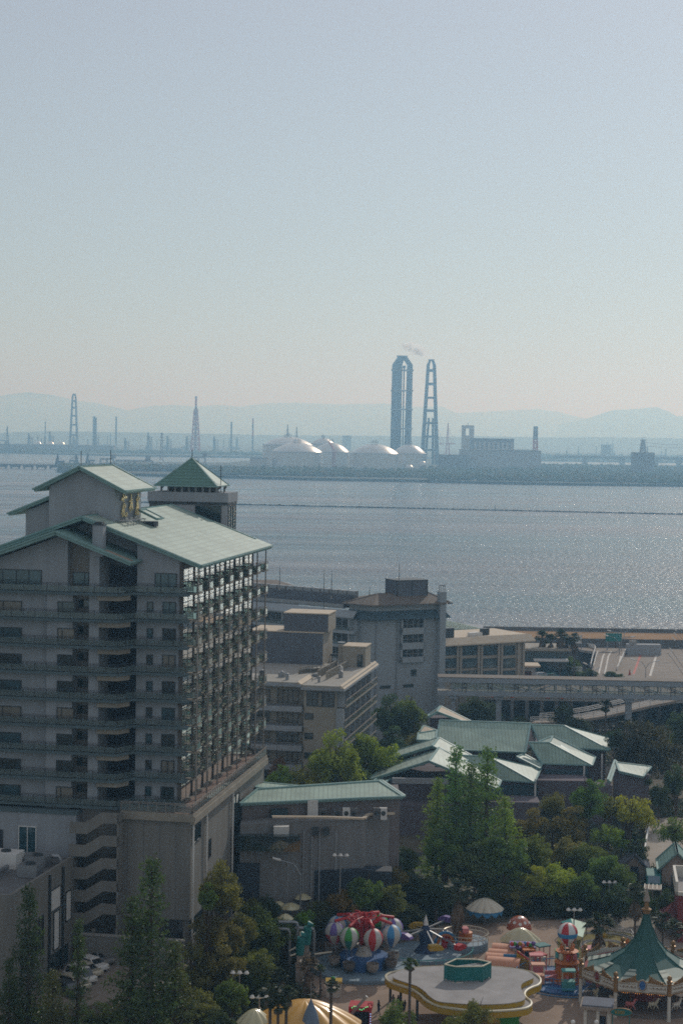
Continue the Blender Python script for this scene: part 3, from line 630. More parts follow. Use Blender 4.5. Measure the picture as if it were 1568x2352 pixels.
# recess with open stair louvres
mb = MB()
for k in range(9):
    z = lev[k]
    for i in range(9): mb.box(-9.7, -5.75, 1.6, 1.68, z + .25 + i * .28, z + .42 + i * .28)
mb.build('louvre_screen', M['louvre'], ht)
MB().box(-9.75, -5.7, 1.9, 2.2, 4, 51).build('recess_wall', M['louvre'], ht)
for k in range(9):
    z = lev[k]
    s = MB(); s.box(-5.7, 1.0, -1.1, 0, z - .32, z); s.box(-1.2, 1.0, -1.1, 0, z, z + .02); s = s.build('balcony', M['slabdark'], ht)
    rail_path(s, [(-5.7, -1.05), (.9, -1.05)], z, mat='darksteel')  # darker rail colour than the sea side: the front's shade in the paint
    s = MB().prism([(-26.5, -2), (-26.5, -3.4), (-9.6, -3.4), (-7.0, -3.4), (-5.7, -1.1), (-5.7, 1.6), (-9.75, 1.6), (-9.75, -1.9)], z - .32, z).build('balcony', M['slabdark'], ht)
    rail_path(s, [(-26.5, -3.35), (-7.05, -3.35), (-5.75, -1.1)], z, mat='darksteel')  # shade of the front put into the rail colour here too
    if k: MB().prism([(-9.75, -2.9), (-7.1, -2.9), (-6.2, -1.2), (-6.2, -.9), (-7.2, -2.6), (-9.75, -2.6)], z - .95, z - .33).build('downstand_beam', M['slabwarm'], ht)
    if k < 8:
        def q(x0, x1, v): return F0.hv(x0, 1500, v).x, F0.hv(x1, 1500, v).x
        a, b = q(-10, 49, -2.0); win_v(ht, F0, a, b, z + .35, z + 1.75, -2.0, ['glassblue', 'glass', 'glassblue', 'curtain'][k % 4], (.3,))
        a, b = q(134, 171, -2.6); win_v(ht, F0, a, b, z + .35, z + 1.95, -2.6, ['curtain', 'glass', 'glass'][k % 3], (.25,))
        a, b = q(182, 207, -1.0); win_v(ht, F0, a, b, z + 1.25, z + 2.1, -1.0, 'glass')
        a, b = q(339, 350, 0); win_v(ht, F0, a, b, z + .95, z + 2.0, 0, ['glassblue', 'glass'][k % 2])
        a, b = q(375, 402, 0); win_v(ht, F0, a, b, z + .35, z + 2.05, 0, ['glass', 'curtain', 'glass', 'glassblue'][k % 4], (.5,))
a, b = F0.hv(-30, 1330, -2).x, F0.hv(95, 1330, -2).x; win_v(ht, F0, a, b, 48.35, 50.6, -2.0, 'glassblue', (.3, .55, .78))
a, b = F0.hv(358, 1330, 0).x, F0.hv(405, 1330, 0).x; win_v(ht, F0, a, b, 48.35, 50.5, 0, 'glassblue', (.25, .62))
a, b = F0.hv(170, 1330, -1).x, F0.hv(204, 1330, -1).x; win_v(ht, F0, a, b, 49.0, 50.4, -1.0, 'glassblue', (.75,))
# the sea side: seven bays of glass, piers, poles and little balconies
NB, BL = 7, 5.45
for i in range(NB + 1):
    v = i * BL; MB().box(-.3, .16 if i else .12, v - .16, v + .16, DK, eave(.5) - .2).build('pier', M['timberdark'], ht)
for i in range(NB + 1):
    v = 1.0 + i * BL; m = MB(); m.bar((1.75, v, DK), (1.75, v, eave(1.75) - .3), .16); m.build('pole', M['rail'], ht)
for k in range(9):
    z = lev[k]
    for i in range(NB):
        v = i * BL
        w_ = MB().box(.02, .06, v + .3, v + BL - .3, z + .1, z + 2.85).build('window', M['seaglass'], ht)
        mb = MB()
        for q in (.02, .5, .97): yy = v + .3 + (BL - .6) * q; mb.box(.0, .09, yy - .05, yy + .05, z + .1, z + 2.85)
        mb.box(0, .12, v + .3, v + BL - .3, z + 2.0, z + 2.06); mb.build('frame', M['darksteel'], w_)
    MB().box(.0, .35, 0, 38, z - .4, z + .1).build('floor_edge', M['slabwarm'], ht)
    if k == 0: continue
    for i in range(NB + 1):
        v = i * BL + .4; L = 2.9 if i < NB else 2.4
        s = MB().box(.36, 1.75, v, v + L, z - .22, z - .02).build('balcony', M['slabwarm'], ht)
        rail_path(s, [(.5, v + .05), (1.7, v + .05), (1.7, v + L - .05), (.5, v + L - .05)], z, 1.15, post=1.4, rails=(1.0, .86), th=.055, glass='mirrorpanel')
# main roof and gables
def gable_roof(par, ur, ul, rl, zr, sl, v0, v1, mat='greenroof', th=.4):
    """ridge at ul, eaves rl right and left"""
    roofslab(par, [(ur, v0, zr), (rl, v0, zr - (rl - ur) * sl), (rl, v1, zr - (rl - ur) * sl), (ur, v1, zr)], th, mat)
    roofslab(par, [(ur, v0, zr), (ul, v0, zr - (ur - ul) * sl), (ul, v1, zr - (ur - ul) * sl), (ur, v1, zr)], th, mat)
gable_roof(ht, -12.5, -27.5, 2.6, 57.3, .372, -1.0, 39.5)
m = MB()   # fold line and thicker lower apron of the main roof
def rz_(u): return 57.3 - abs(u + 12.5) * .372
m.add([(.4, -.95, rz_(.4) + .16), (2.62, -.95, rz_(2.62) + .16), (2.62, 39.4, rz_(2.62) + .16), (.4, 39.4, rz_(.4) + .16), (.4, -.95, rz_(.4)), (2.62, -.95, rz_(2.62)), (2.62, 39.4, rz_(2.62)), (.4, 39.4, rz_(.4))],
      [(0, 1, 2, 3), (0, 3, 7, 4), (0, 4, 5, 1), (2, 6, 7, 3)])
m.add([(-12.4, -.95, rz_(-12.4) + .16), (.4, -.95, rz_(.4) + .16), (.4, .2, rz_(.4) + .16), (-12.4, .2, rz_(-12.4) + .16), (-12.4, .2, rz_(-12.4)), (.4, .2, rz_(.4))], [(0, 1, 2, 3), (3, 2, 5, 4)])
m.build('roof_apron', M['greenroof'], ht)
gable_roof(ht, -14.7, -26.5, -5.2, 55.6, .37, -4.4, 4.5, 'tealroof')
m = MB(); m.add([(-8.6, -4.3, 55.6 - 6.1 * .37 + .13), (-5.3, -4.3, 55.6 - 9.4 * .37 + .13), (-5.3, -2.9, 55.6 - 9.4 * .37 + .13), (-8.6, -2.9, 55.6 - 6.1 * .37 + .13)], [(0, 1, 2, 3)]); m.build('copper_sheet', M['copper'], ht)
m = MB(); m.box(-10.5, -9.2, -2.9, -1.6, 52.6, 56.4); m.cur = 1; m.box(-10.6, -9.1, -3.0, -1.5, 56.4, 56.55); m.box(-10.3, -9.4, -2.7, -1.8, 56.55, 56.8); m.build('chimney', [M['plaster'], M['darksteel']], ht)
# roof house with the golden characters
rh = F0.thing('roof_house', 'gabled plaster roof house carrying three golden brushed characters on its side', 'roof house', -14.5, 5, 54.5)
def L0(u, v, z): return (u + 14.5, v - 5, z - 54.5)
def rbox(m, u0, u1, v0, v1, z0, z1): return m.box(u0 + 14.5, u1 + 14.5, v0 - 5, v1 - 5, z0 - 54.5, z1 - 54.5)
m = MB(); z_e = 60.3
pts = [(-18.8, 54), (-10.2, 54), (-10.2, 60.7), (-14.5, 62.9), (-18.8, 60.7)]
m.add([L0(p[0], 5, p[1]) for p in pts] + [L0(p[0], 16.6, p[1]) for p in pts], [(0, 1, 2, 3, 4), (9, 8, 7, 6, 5), (1, 6, 7, 2), (0, 4, 9, 5), (2, 7, 8, 3), (3, 8, 9, 4)]); m.build('wall', M['plaster'], rh)
for s in (1, -1):
    e_ = -14.5 + s * 6.0
    roofslab(rh, [L0(-14.5, 3.9, 63.3), L0(e_, 3.9, 60.35), L0(e_, 17.6, 60.35), L0(-14.5, 17.6, 63.3)], .35, 'greenroof')
    roofslab(rh, [L0(-14.5 + s * 3.9, 3.85, 61.42), L0(e_ + s * .05, 3.85, 60.37), L0(e_ + s * .05, 17.65, 60.37), L0(-14.5 + s * 3.9, 17.65, 61.42)], .1, 'greenroof', band=False, name='roof_apron')
win_v(rh, F0, 1.2, 2.0, 1.2, 3.2, 0, 'plaster_grey', frame='plaster', name='door')
# characters traced as brush strokes on the wall plane (photo enlargement coordinates)
def glyph(par, strokes, U, off, mat, name):
    m = MB()
    for st in strokes:
        P = []
        for (gx, gy, gw) in st:
            p = F0.hu((440 + gx / 7.84) / 1.7417, (1900 + gy / 7.84) / 1.7417, U); w_ = gw / 7.84 / 1.7417 * .0552
            P.append((p.y, p.z, w_))
        vs = []; n = len(P)
        for i, (a, b, w_) in enumerate(P):
            a0, b0, _ = P[max(0, i - 1)]; a1, b1, _ = P[min(n - 1, i + 1)]
            dx, dz = a1 - a0, b1 - b0; l = math.hypot(dx, dz) or 1; nx, nz = -dz / l, dx / l
            k = 1.7 if abs(nx) > .5 else 1.1
            for uu in (U + off, U + off + .16): vs += [L0(uu, a + nx * w_ * k, b + nz * w_), L0(uu, a - nx * w_ * k, b - nz * w_)]
        fs = []
        for i in range(n - 1):
            o = i * 4; fs += [(o + 2, o + 3, o + 7, o + 6), (o, o + 4, o + 5, o + 1), (o, o + 2, o + 6, o + 4), (o + 1, o + 5, o + 7, o + 3)]
        fs += [(0, 1, 3, 2), (4 * n - 4, 4 * n - 2, 4 * n - 1, 4 * n - 3)]; m.add(vs, fs)
    return m.build(name, M[mat], par)
mm('gold', (1.0, .80, .42), .38, .85, .05, 1)
hana = [[(372, 590, 6), (378, 650, 16), (380, 700, 14), (385, 850, 10)], [(430, 620, 6), (428, 680, 12), (415, 750, 12)], [(330, 700, 10), (322, 760, 20), (335, 820, 8)], [(330, 770, 10), (380, 715, 22), (440, 700, 30), (485, 700, 26), (470, 750, 12)],
        [(395, 880, 12), (370, 990, 16), (340, 1120, 14), (315, 1240, 8)], [(365, 1010, 12), (362, 1150, 14), (355, 1320, 12)], [(430, 905, 12), (432, 970, 16), (436, 1035, 5)], [(398, 1020, 10), (402, 1150, 14), (405, 1250, 22), (440, 1300, 30), (480, 1240, 26), (490, 1190, 18)], [(450, 1190, 10), (480, 1180, 20)], [(500, 1270, 10), (500, 1310, 4)]]
mizu = [[(622, 595, 8), (620, 700, 16), (618, 830, 14), (606, 1000, 14), (598, 1170, 8)], [(560, 840, 10), (585, 800, 22), (590, 850, 8)], [(605, 870, 10), (585, 980, 14), (562, 1080, 7)], [(652, 760, 8), (640, 850, 14), (650, 960, 14), (668, 1110, 10), (680, 1040, 6)], [(630, 880, 10), (645, 1000, 14), (665, 1100, 12)]]
ki = [[(836, 550, 8), (830, 640, 14), (805, 720, 14), (785, 800, 12)], [(770, 770, 8), (785, 780, 18), (800, 790, 6)], [(880, 690, 8), (862, 760, 22), (848, 800, 12)], [(820, 780, 14), (815, 850, 30), (810, 900, 26)],
      [(800, 880, 14), (785, 1040, 14), (765, 1150, 12), (745, 1240, 6)], [(812, 900, 12), (808, 1080, 14), (803, 1260, 10)], [(835, 870, 12), (838, 1050, 16), (850, 1150, 22), (856, 1250, 8)]]
for st in (hana, mizu, ki): glyph(rh, st, -10.2, .12, 'gold', 'character')
m = MB()   # lamp bracket below the characters
for vv in (5.6, 8, 10.4, 12.8): m.bar(L0(-10.2, vv, 56.5), L0(-8.4, vv, 56.5), .1); m.bar(L0(-8.6, vv, 56.5), L0(-8.6, vv, 55.8), .07)
for du in (-9.6, -8.7): m.bar(L0(du, 5.2, 56.55), L0(du, 12.6, 56.55), .14)
fb = m.build('lamp_bracket', M['steel'], rh)
for vv in (6.6, 8.6, 10.6, 12.2): MB().lathe([(.03, .0), (.2, .2), (.2, .28)], L0(-9.1, vv, 56.6), 8).build('floodlight', M['white'], fb)
roofslab(rh, [L0(-9.4, 13.2, 57.6), L0(-7.0, 13.2, 56.5), L0(-7.0, 16, 56.5), L0(-9.4, 16, 57.6)], .2, 'greenroof', name='porch_roof')
MB().box(*[a + b for a, b in zip((-9.6, -7.5, 13.5, 15.5), (14.5, 14.5, -5, -5))], .2, 1.6).build('porch_wall', M['louvre'], rh)
for u, v in ((-14.5, 4.6), (-14.5, 16.9)): MB().tube([L0(u, v, 63.2), L0(u, v, 65.3)], .05, 5).build('lightning_rod', M['darksteel'], rh)
# lower lean-to left of the roof house
lt = F0.thing('lift_house', 'lower plaster house with a single green roof slope left of the roof house', 'roof house', -20.7, 7, 50)
m = MB(); m.add([(-1.9, 0, 3), (1.9, 0, 3), (1.9, 0, 9), (-1.9, 0, 7.4), (-1.9, 9, 3), (1.9, 9, 3), (1.9, 9, 9), (-1.9, 9, 7.4)], [(0, 1, 2, 3), (5, 4, 7, 6), (4, 0, 3, 7), (3, 2, 6, 7), (1, 5, 6, 2)]); m.build('wall', M['plaster'], lt)
roofslab(lt, [(1.9, -.8, 9.5), (-4.0, -.8, 7.1), (-4.0, 10, 7.1), (1.9, 10, 9.5)], .3, 'greenroof')
# podium with roof terrace
pd = F0.thing('hotel_podium', 'broad plaster podium under the hotel with a railed roof terrace along its long side', 'podium')
pm = MB(); pm.box(-6.0, 2.6, -4.5, 3, 9.2, DK - .5); pm.box(-6.0, 2.6, 2.99, 36, 4, DK - .5); pm.build('wall', M['plaster_warm_dim'], pd)
MB().box(-5.8, 2.4, -4.3, 3, 3.8, 6.2).build('plinth', M['concrete_dark'], pd)
for u in (-5.6, -1.6, 2.1): MB().box(u - .35, u + .35, -4.3, -3.6, 6, 9.2).build('column', M['plaster_warm_dim'], pd)
pm = MB(); pm.box(-6.0, 3.0, -4.8, 36.2, DK - .5, DK - .08); pm.cur = 1; pm.box(-1.5, 2.9, -4.7, 36.1, DK - .08, DK - .04); pm.build('terrace', [M['slabwarm'], M['deckred']], pd)
rail_path(pd, [(-6, -4.7), (2.9, -4.7), (2.9, 36.1), (-.1, 36.1)], DK - .04, 1.15, post=1.1, rails=(1.0, .85), glass='railglass', th=.08)
m = MB(); m.box(2.6, 3.15, -4.9, 36.3, DK - 1.3, DK - .5); m.box(-6, 3.15, -5.0, -4.45, DK - 1.0, DK - .5); m.build('cornice', M['slabwarm'], pd)
for (y0, y1, z0, z1) in ((-3.6, 0, 18.3, 20.2), (17, 20.5, 14.6, 19.8), (21.6, 23, 14, 18.6), (9, 9.8, 10, 12.4), (4.6, 5.2, 14.8, 17), (-3.8, 1.2, 7.0, 9.2), (3.2, 4.3, 6.8, 9.0), (5.6, 6.7, 6.8, 9), (8, 9.2, 6.8, 9), (11.5, 13, 9.5, 10.3), (14, 15.5, 9.5, 10.3), (24, 30, 7, 11)):
    win_u(pd, y0, y1, z0, z1, 2.6, 'glass', (.5,) if y1 - y0 > 1 else ())
for v in (-4.1, 16.2, 2.4): MB().tube([(2.85, v, 4), (2.85, v, DK - 1.4)], .13, 6).build('downpipe', M['white'], pd)
for u in (-5.2, -3.2, -1.2, .8): MB().box(u - .03, u + .03, -4.53, -4.5, 9.3, DK - 1).build('panel_joint', M['concrete_dark'], pd)
# zigzag outside stair
stt = F0.thing('stair_tower', 'open concrete zigzag stair with solid parapets against the hotel podium', 'staircase', -8.8, -3.5, 4)
us, ue = -3.0, 3.1
for i in range(5):
    z = 14.6 - i * 2.75
    m = MB(); pts = [(us, z + 2.3), (us + 1.9, z + 2.3), (us + 4.0, z + 3.6), (ue, z + 3.6), (ue, z + 2.35), (us + 4.3, z + 2.35), (us + 2.2, z + .9), (us, z + .9)]
    n = len(pts); m.add([(p[0], -3.2, p[1]) for p in pts] + [(p[0], -3.0, p[1]) for p in pts], [tuple(range(n)), tuple(range(n, 2 * n))[::-1]] + [(j, n + j, n + (j + 1) % n, (j + 1) % n) for j in range(n)])
    m.build('parapet', M['plaster_warm_dim'], stt)
    m = MB(); m.box(us, us + 1.9, -3, 1.5, z + .9, z + 1.1); m.box(us + 4.1, ue, -3, 1.5, z + 2.25, z + 2.45)
    for j in range(8): m.box(us + 1.9 + j * .27, us + 2.2 + j * .27, -3, -.8, z + 1.0 + j * .165, z + 1.2 + j * .165)
    m.build('flight', M['concrete'], stt)
MB().box(-3, 3.1, 1.0, 1.3, 1, 18.6).build('back_wall', M['plaster_warm_dim'], stt); MB().box(ue - .2, ue, -3.2, 1.3, .5, 18).build('side_wall', M['plaster_warm_dim'], stt)
for u in (-2.8, 0, 2.9): MB().box(u - .2, u + .2, -2.9, -2.5, 0, 4).build('column', M['plaster_warm_dim'], stt)
# wall running left behind the low building
bw = F0.thing('hotel_wing', 'plain plaster storeys left of the zigzag stair with a tall white door', 'hotel wing', -16, -4.2, 4)
m = MB(); m.box(-12, 4.2, 0, 3, 2, 17.2); m.build('wall', M['plaster'], bw); MB().box(-12.2, 4.4, -.2, 2.4, 17.2, 17.6).build('cornice', M['slabdark'], bw)
win_v(bw, F0, -3.0, -.9, 12.0, 15.4, 0, 'glassblue', (.5,), frame='white'); win_v(bw, F0, -7.4, -5.2, 12.2, 14.8, 0, 'louvre', name='door')
# second tower with the pyramid roof
pt = F0.thing('pyramid_tower', 'round cornered concrete tower with a green pyramid roof behind the hotel', 'tower', -11.1, 44, 0)
MB().box(-5.9, 5.9, 0, 5.5, 0, 57.6).build('wall', M['plaster_grey'], pt)
m = MB(); m.box(-6.1, 6.1, -.25, 5.8, 57.6, 59.0); m.build('parapet', M['plaster'], pt)
MB().box(-6.0, 6.0, -.15, 5.7, 57.2, 57.6).build('shadow_joint', M['darksteel'], pt)
for a, b in ((-5.7, -3.2), (1.2, 4.9)): win_v(pt, F0, a, b, 46, 57.0, 0, 'glass', (.3, .66))
win_u(pt, .6, 5.0, 44, 57.0, 5.9, 'blueglass', (.33, .66)); 
for z in (49, 53): MB().box(5.9, 6.05, .5, 5.1, z, z + .2).build('transom', M['darksteel'], pt)
m = MB()
for i in range(9): u = -4.2 + i * 1.05; m.box(u - .12, u + .12, .3, .55, 58.9, 60.2); m.box(u - .12, u + .12, 5.0, 5.2, 58.9, 60.2)
m.build('colonnade', M['plaster_grey'], pt)
MB().box(-3.6, 3.6, 1.6, 3.6, 58.9, 60.0).build('plant_room', M['concrete_dark'], pt)
m = MB(); bz = 59.9; bs = [(-5.0, -.7, bz), (4.6, -.7, bz), (4.6, 6.4, bz), (-5.0, 6.4, bz)]; ap = (-.25, 2.9, 64.0)
m.add(bs + [ap], [(0, 1, 4), (1, 2, 4), (2, 3, 4), (3, 0, 4), (3, 2, 1, 0)]); rf = m.build('roof', M['darkgreenroof'], pt)
m = MB()
for b_ in bs: m.bar(b_, ap, .22, .16)
for a_, b_ in zip(bs, bs[1:] + bs[:1]): m.bar(a_, b_, .22, .2)
m.build('hip_ridge', M['greentrim'], rf)
MB().tube([ap, (ap[0], ap[1], 65.2)], .06, 5).build('lightning_rod', M['darksteel'], pt)
for u in (-5.3, -4.0, 4.6, 5.4):
    m = MB(); m.tube([(u, -.1, 59.0), (u, -.1, 59.5), (u + .35, -.4, 59.9)], [.07, .07, .2], 6); m.build('floodlight', M['darksteel'], pt)
m = MB(); m.tube([(4.4, 2, 59), (4.4, 2, 63)], .05, 4)
for z, l in ((62.6, .5), (62.2, .6), (61.4, 1.0)): m.bar((4.4 - l / 2, 2, z), (4.4 + l / 2, 2, z), .06)
m.build('aerial', M['darksteel'], pt)
# low building in the left corner with plant on its roof
F1 = Fm(*F0.world(0, 0, 0)[:2], 0, 12.5)
c1 = F1.hz(26, 2056, 16.7); lb = F1.thing('service_building', 'low plaster service block with ducts on its roof, cut by the left edge', 'building', c1.x, c1.y, 0)
m = MB(); m.box(-14, 0, 0, 21.2, 0, 15.6); m.box(-14, -.4, .4, 20.9, 15.6, 15.8); m.build('wall', M['plaster_warm_dim'], lb)
m = MB(); m.box(-14, 0, 0, .35, 15.6, 16.7); m.box(-.35, 0, .35, 21.2, 15.6, 16.7); m.build('parapet', M['plaster_warm_dim'], lb)
MB().box(-14, -.4, .4, 21, 15.8, 15.85).build('roof', M['concrete_dark'], lb)
for v in (11.0, 15.2, 20.6): MB().tube([(.2, v, 0), (.2, v, 16.3)], .14, 6).build('downpipe', M['darksteel'], lb)
for (y0, y1, z0, z1, mt) in ((11.6, 14.6, 11.8, 14.2, 'white'), (12.6, 14.2, 7, 11.4, 'white'), (16.4, 18, 9.4, 12.8, 'white'), (3, 3.3, 7, 11, 'louvre'), (4, 4.3, 7, 11, 'louvre'), (5, 5.3, 7, 11, 'louvre'), (6, 6.3, 7, 11, 'louvre'), (7, 7.3, 8, 12, 'louvre'), (8, 8.3, 8, 12, 'louvre'), (9, 9.3, 8, 12, 'louvre'), (11, 17, 4.5, 6.5, 'glass')):
    win_u(lb, y0, y1, z0, z1, 0, mt)
rnd = random.Random(4)
for (u, v, a, b, h, mt) in ((-7, 15, 3.6, 2.6, 1.8, 'white'), (-3.6, 16.5, 2.6, 2, 1.2, 'steel'), (-11, 12, 2.5, 2, 2, 'steel'), (-2.5, 11.5, 2.4, 2, 1.4, 'steel')):
    q = MB().box(u - a / 2, u + a / 2, v - b / 2, v + b / 2, 15.9, 15.9 + h).build('plant_unit', M[mt], lb)
    MB().lathe([(.6, 0), (.6, .2), (.1, .25)], (u, v, 15.9 + h), 12).build('fan', M['darksteel'], q)
m = MB(); m.tube([(-9, 17, 16.6), (-5, 17.6, 16.8), (-1.5, 18, 16.8), (-1.0, 18, 15.9)], .35, 8).build('duct', M['steel'], lb)
m = MB(); m.tube([(-12, 8, 16.4), (-6, 8.4, 16.4), (-6, 13, 16.4)], .3, 8).build('duct', M['steel'], lb)
# ---------------------------------------------------------------- middle block with flat roofs
mm('flatroof', (.36, .34, .30), .9, var=.12, scale=.25); mm('duskroof', (.15, .16, .19), .9, var=.2, scale=.3)
mm('beige', (.35, .315, .26), .9, var=.08, scale=.2); mm('coping', (.58, .48, .36), .8, var=.08)
M['cladding'] = striped('cladding', (.13, .14, .16), (.09, .10, .12), 1.4, 0, .8, .08)
c2 = at(790.8, 1580.5, 303); F2 = Fm(c2.x, 303, 0, 11)
mb_ = F2.thing('middle_block', 'beige guest house with flat roofs and a dark plant box, right of the tall hotel', 'guest house')
ZR = 24.75; P2 = lambda x, y, z=ZR: F2.hz(x, y, z)
UL = -7.3
m = MB(); m.box(UL, -1.6, 1.2, 33, 0, ZR - .8); m.box(-27, UL, 3.0, 26, 0, ZR - .5); m.build('wall', M['beige'], mb_)
m = MB(); m.box(UL - .3, .0, 0, 34.3, ZR - .8, ZR - .45); m.cur = 1; m.box(UL - .3, -.3, .25, 34, ZR - .45, ZR); m.cur = 2; m.add([(-.75, 0, ZR + .25), (0, 0, ZR - .4), (0, 34.3, ZR - .4), (-.75, 34.3, ZR + .25), (-.75, 0, ZR - .4), (-.75, 34.3, ZR - .4)], [(0, 1, 2, 3), (0, 4, 1), (3, 2, 5), (0, 3, 5, 4)])
m.build('roof', [M['plaster'], M['flatroof'], M['coping']], mb_)
m = MB(); m.box(-27, UL - .3, 0, 27, ZR - .35, ZR + .1); m.cur = 1; m.box(-27, UL - .6, .3, 26.8, ZR + .1, ZR + .35); m.cur = 2; m.add([(UL - .9, 0, ZR + .6), (UL - .2, 0, ZR + .1), (UL - .2, 9.5, ZR + .1), (UL - .9, 9.5, ZR + .6), (UL - .9, 0, ZR), (UL - .9, 9.5, ZR)], [(0, 1, 2, 3), (0, 4, 1), (3, 2, 5), (0, 3, 5, 4)])
m.build('roof', [M['plaster'], M['flatroof'], M['coping']], mb_)
for k in range(6):   # storeys below the eaves
    z = ZR - 3.75 - k * 3.4
    # right face
    s = MB().box(-1.6, -.1, 1.4 if k else 2.4, 33.6, z - .3, z).build('balcony', M['slabwarm'], mb_)
    rail_path(s, [(-.15, 1.5 if k else 2.5), (-.15, 33.5)], z, 1.1, post=1.6, rails=(1.0, .86), th=.09)
    for i in range(6):
        v = 2.4 + i * 5.2; w_ = MB().box(-1.6, -1.52, v, v + 4.1, z + .1, z + 2.5).build('window', M['glassblue' if i % 2 else 'curtain'], mb_)
        mb = MB()
        for q in (0, .33, .66, 1): mb.box(-1.6, -1.45, v + 4.1 * q - .05, v + 4.1 * q + .05, z, z + 2.55)
        mb.build('frame', M['darksteel'], w_)
        MB().box(-1.6, -.3, v - .5, v - .3, z, z + 2.8).build('fin_wall', M['plaster'], mb_)
    # left face with recessed balconies
    s = MB().box(-26, UL - .2, .5, 3.0, z - 1.0, z - .1).build('balcony', M['plaster'], mb_)
    rail_path(s, [(-26, .55), (UL - .3, .55)], z - .1, 1.0, post=1.3, rails=(1.0, .8), mat='darksteel', glass=None)
    for i in range(4):
        u = UL - 5.0 - i * 5.1; win_v(mb_, F2, u, u + 3.6, z + .2, z + 2.3, 3.0, ['curtain', 'curtain', 'glass'][(i + k) % 3], (.25, .5, .75))
    if k: win_v(mb_, F2, UL + .3, UL + 1.6, z + 1.2, z + 2.1, 1.2, 'glass')
    if k == 0: win_v(mb_, F2, UL + .6, -2.0, z + .1, z + 2.5, 1.2, 'glass', (.2, .4, .6, .8)); win_v(mb_, F2, UL + 2.4, UL + 3.2, z + .15, z + 2.4, 1.14, 'curtain')
MB().box(-1.6, -.3, .9, 1.5, 0, ZR - 4).build('pilaster', M['plaster'], mb_)
# rooftop boxes
def boxon(par, f, x0, x1, yb, yt, z, dep, mat, name, label=None, over=.12, side=None):
    a = f.hz(x0, yb, z); b = f.hz(x1, yb, z); v = (a.y + b.y) / 2; top = f.hv((x0 + x1) / 2, yt, v).z
    m = MB(); m.box(a.x, b.x, v, v + dep, z - .1, top); m.cur = 1; m.box(a.x - over, b.x + over, v - over, v + dep + over, top, top + .18)
    o = m.build(name, [M[mat], M['coping']] + ([M[side]] if side else []), par)
    if side: o.data.polygons[3].material_index = 2  # right face recoloured pale: its sunlit side put into the colour
    return o, a.x, b.x, v, top
o, xa, xb, vv, zt = boxon(mb_, F2, 566, 746.5, 1528.4, 1452, ZR, 9, 'cladding', 'plant_box', side='beige')  # dark box, right face painted beige as its sunlit side
o2, xa, xb2, v2, zt2 = boxon(mb_, F2, 648, 757, 1449, 1410, zt + .3, 7, 'cladding', 'plant_box', side='beige')
o, xh, xh2, vh, zth = boxon(mb_, F2, 785, 840, 1531.5, 1486, ZR, 5.5, 'beige', 'stair_hut')
win_v(o, F2, xh2 - 1.4, xh2 - .6, ZR + .1, ZR + 2.2, vh, 'glass', name='door')
m = MB(); q = F2.hz(782, 1531, ZR); m.box(q.x - .7, q.x + .3, q.y + 1, q.y + 2, ZR, ZR + 3.9); m.cur = 1; m.box(q.x - .8, q.x + .4, q.y + .9, q.y + 2.1, ZR + 4.3, ZR + 4.4)
m.build('chimney', [M['beige'], M['steel']], mb_)
for pts in (([871, 1573], [986, 1523]), ):
    pass
def scr(cx_, cy_, s=2.6133, ox=950, oy=2540): return ((ox + cx_ / s) / 1.7417, (oy + cy_ / s) / 1.7417)
for a, b in (((925, 470), (1150, 345)), ((838, 450), (1040, 340)), ((640, 425), (740, 405)), ((740, 408), (915, 400))):
    A = F2.hz(*scr(*a), ZR + .1); B = F2.hz(*scr(*b), ZR + .1); rail_path(mb_, [(A.x, A.y), (B.x, B.y)], ZR + .1, 1.35, post=.9, glass='curtain', mat='slabwarm', rails=(1.0,), th=.14)
A = F2.hz(*scr(790, 430), ZR + .1); B = F2.hz(*scr(920, 400), ZR + .1)
m = MB(); m.box(A.x, B.x, A.y, B.y, ZR + .3, ZR + .5)
for i in range(8): x = A.x + (B.x - A.x) * i / 7; m.box(x - .1, x + .1, A.y, A.y + .2, ZR, ZR + .3)
m.build('walkway', M['steel'], mb_)
m = MB(); q = F2.hz(*scr(985, 285), ZR); m.bar((q.x, q.y, ZR), (q.x, q.y, ZR + 1.6), .12); m.bar((q.x - .5, q.y, ZR + 1.4), (q.x + 1.2, q.y, ZR + 1.4), .3); m.bar((q.x + 1, q.y, ZR), (q.x + 1, q.y, ZR + 1.4), .12); m.build('valve_stand', M['darksteel'], mb_)
def mast(x, yb, yt, Y, label, r=.07):
    a = at(x, yb, Y); b = at(x, yt, Y); t = thing('antenna_mast', label, 'mast', a); m = MB(); m.tube([(0, 0, -.3), (0, 0, (b.z - a.z) * .6), (0, 0, b.z - a.z)], [r, r, r * .5], 6).build('pole', M['darksteel'], t)
    MB().box(-.15, .15, -.15, .15, -.3, .3).build('base', M['concrete'], t); return t
mast(743, 1410, 1308, 342, 'thin rod rising from the dark plant box roof, left of a second one')
mast(716.5, 1573, 1535, 309, 'short thin rod standing on the flat roof near the slanting coping', .05)
for u, v, a, b, h, mt in ((-13, 6, 1.2, .8, .9, 'steel'), (-16, 4.5, .8, .8, 1.2, 'darksteel'), (-3.2, 11, .7, .7, .7, 'steel'), (-4.6, 17, .9, .6, .8, 'white'), (-2.4, 27, .6, .6, .6, 'steel'), (-11, 3, .5, .5, 1.0, 'steel'), (-20, 6, 1.4, .9, 1.0, 'concrete'), (-5.5, 4, .4, .4, .6, 'steel')):
    q = MB().box(u, u + a, v, v + b, ZR, ZR + .3 + h).build('roof_vent', M[mt], mb_); MB().lathe([(.18, 0), (.3, .15), (0, .25)], (u + a / 2, v + b / 2, ZR + .3 + h), 8).build('cowl', M['steel'], q)
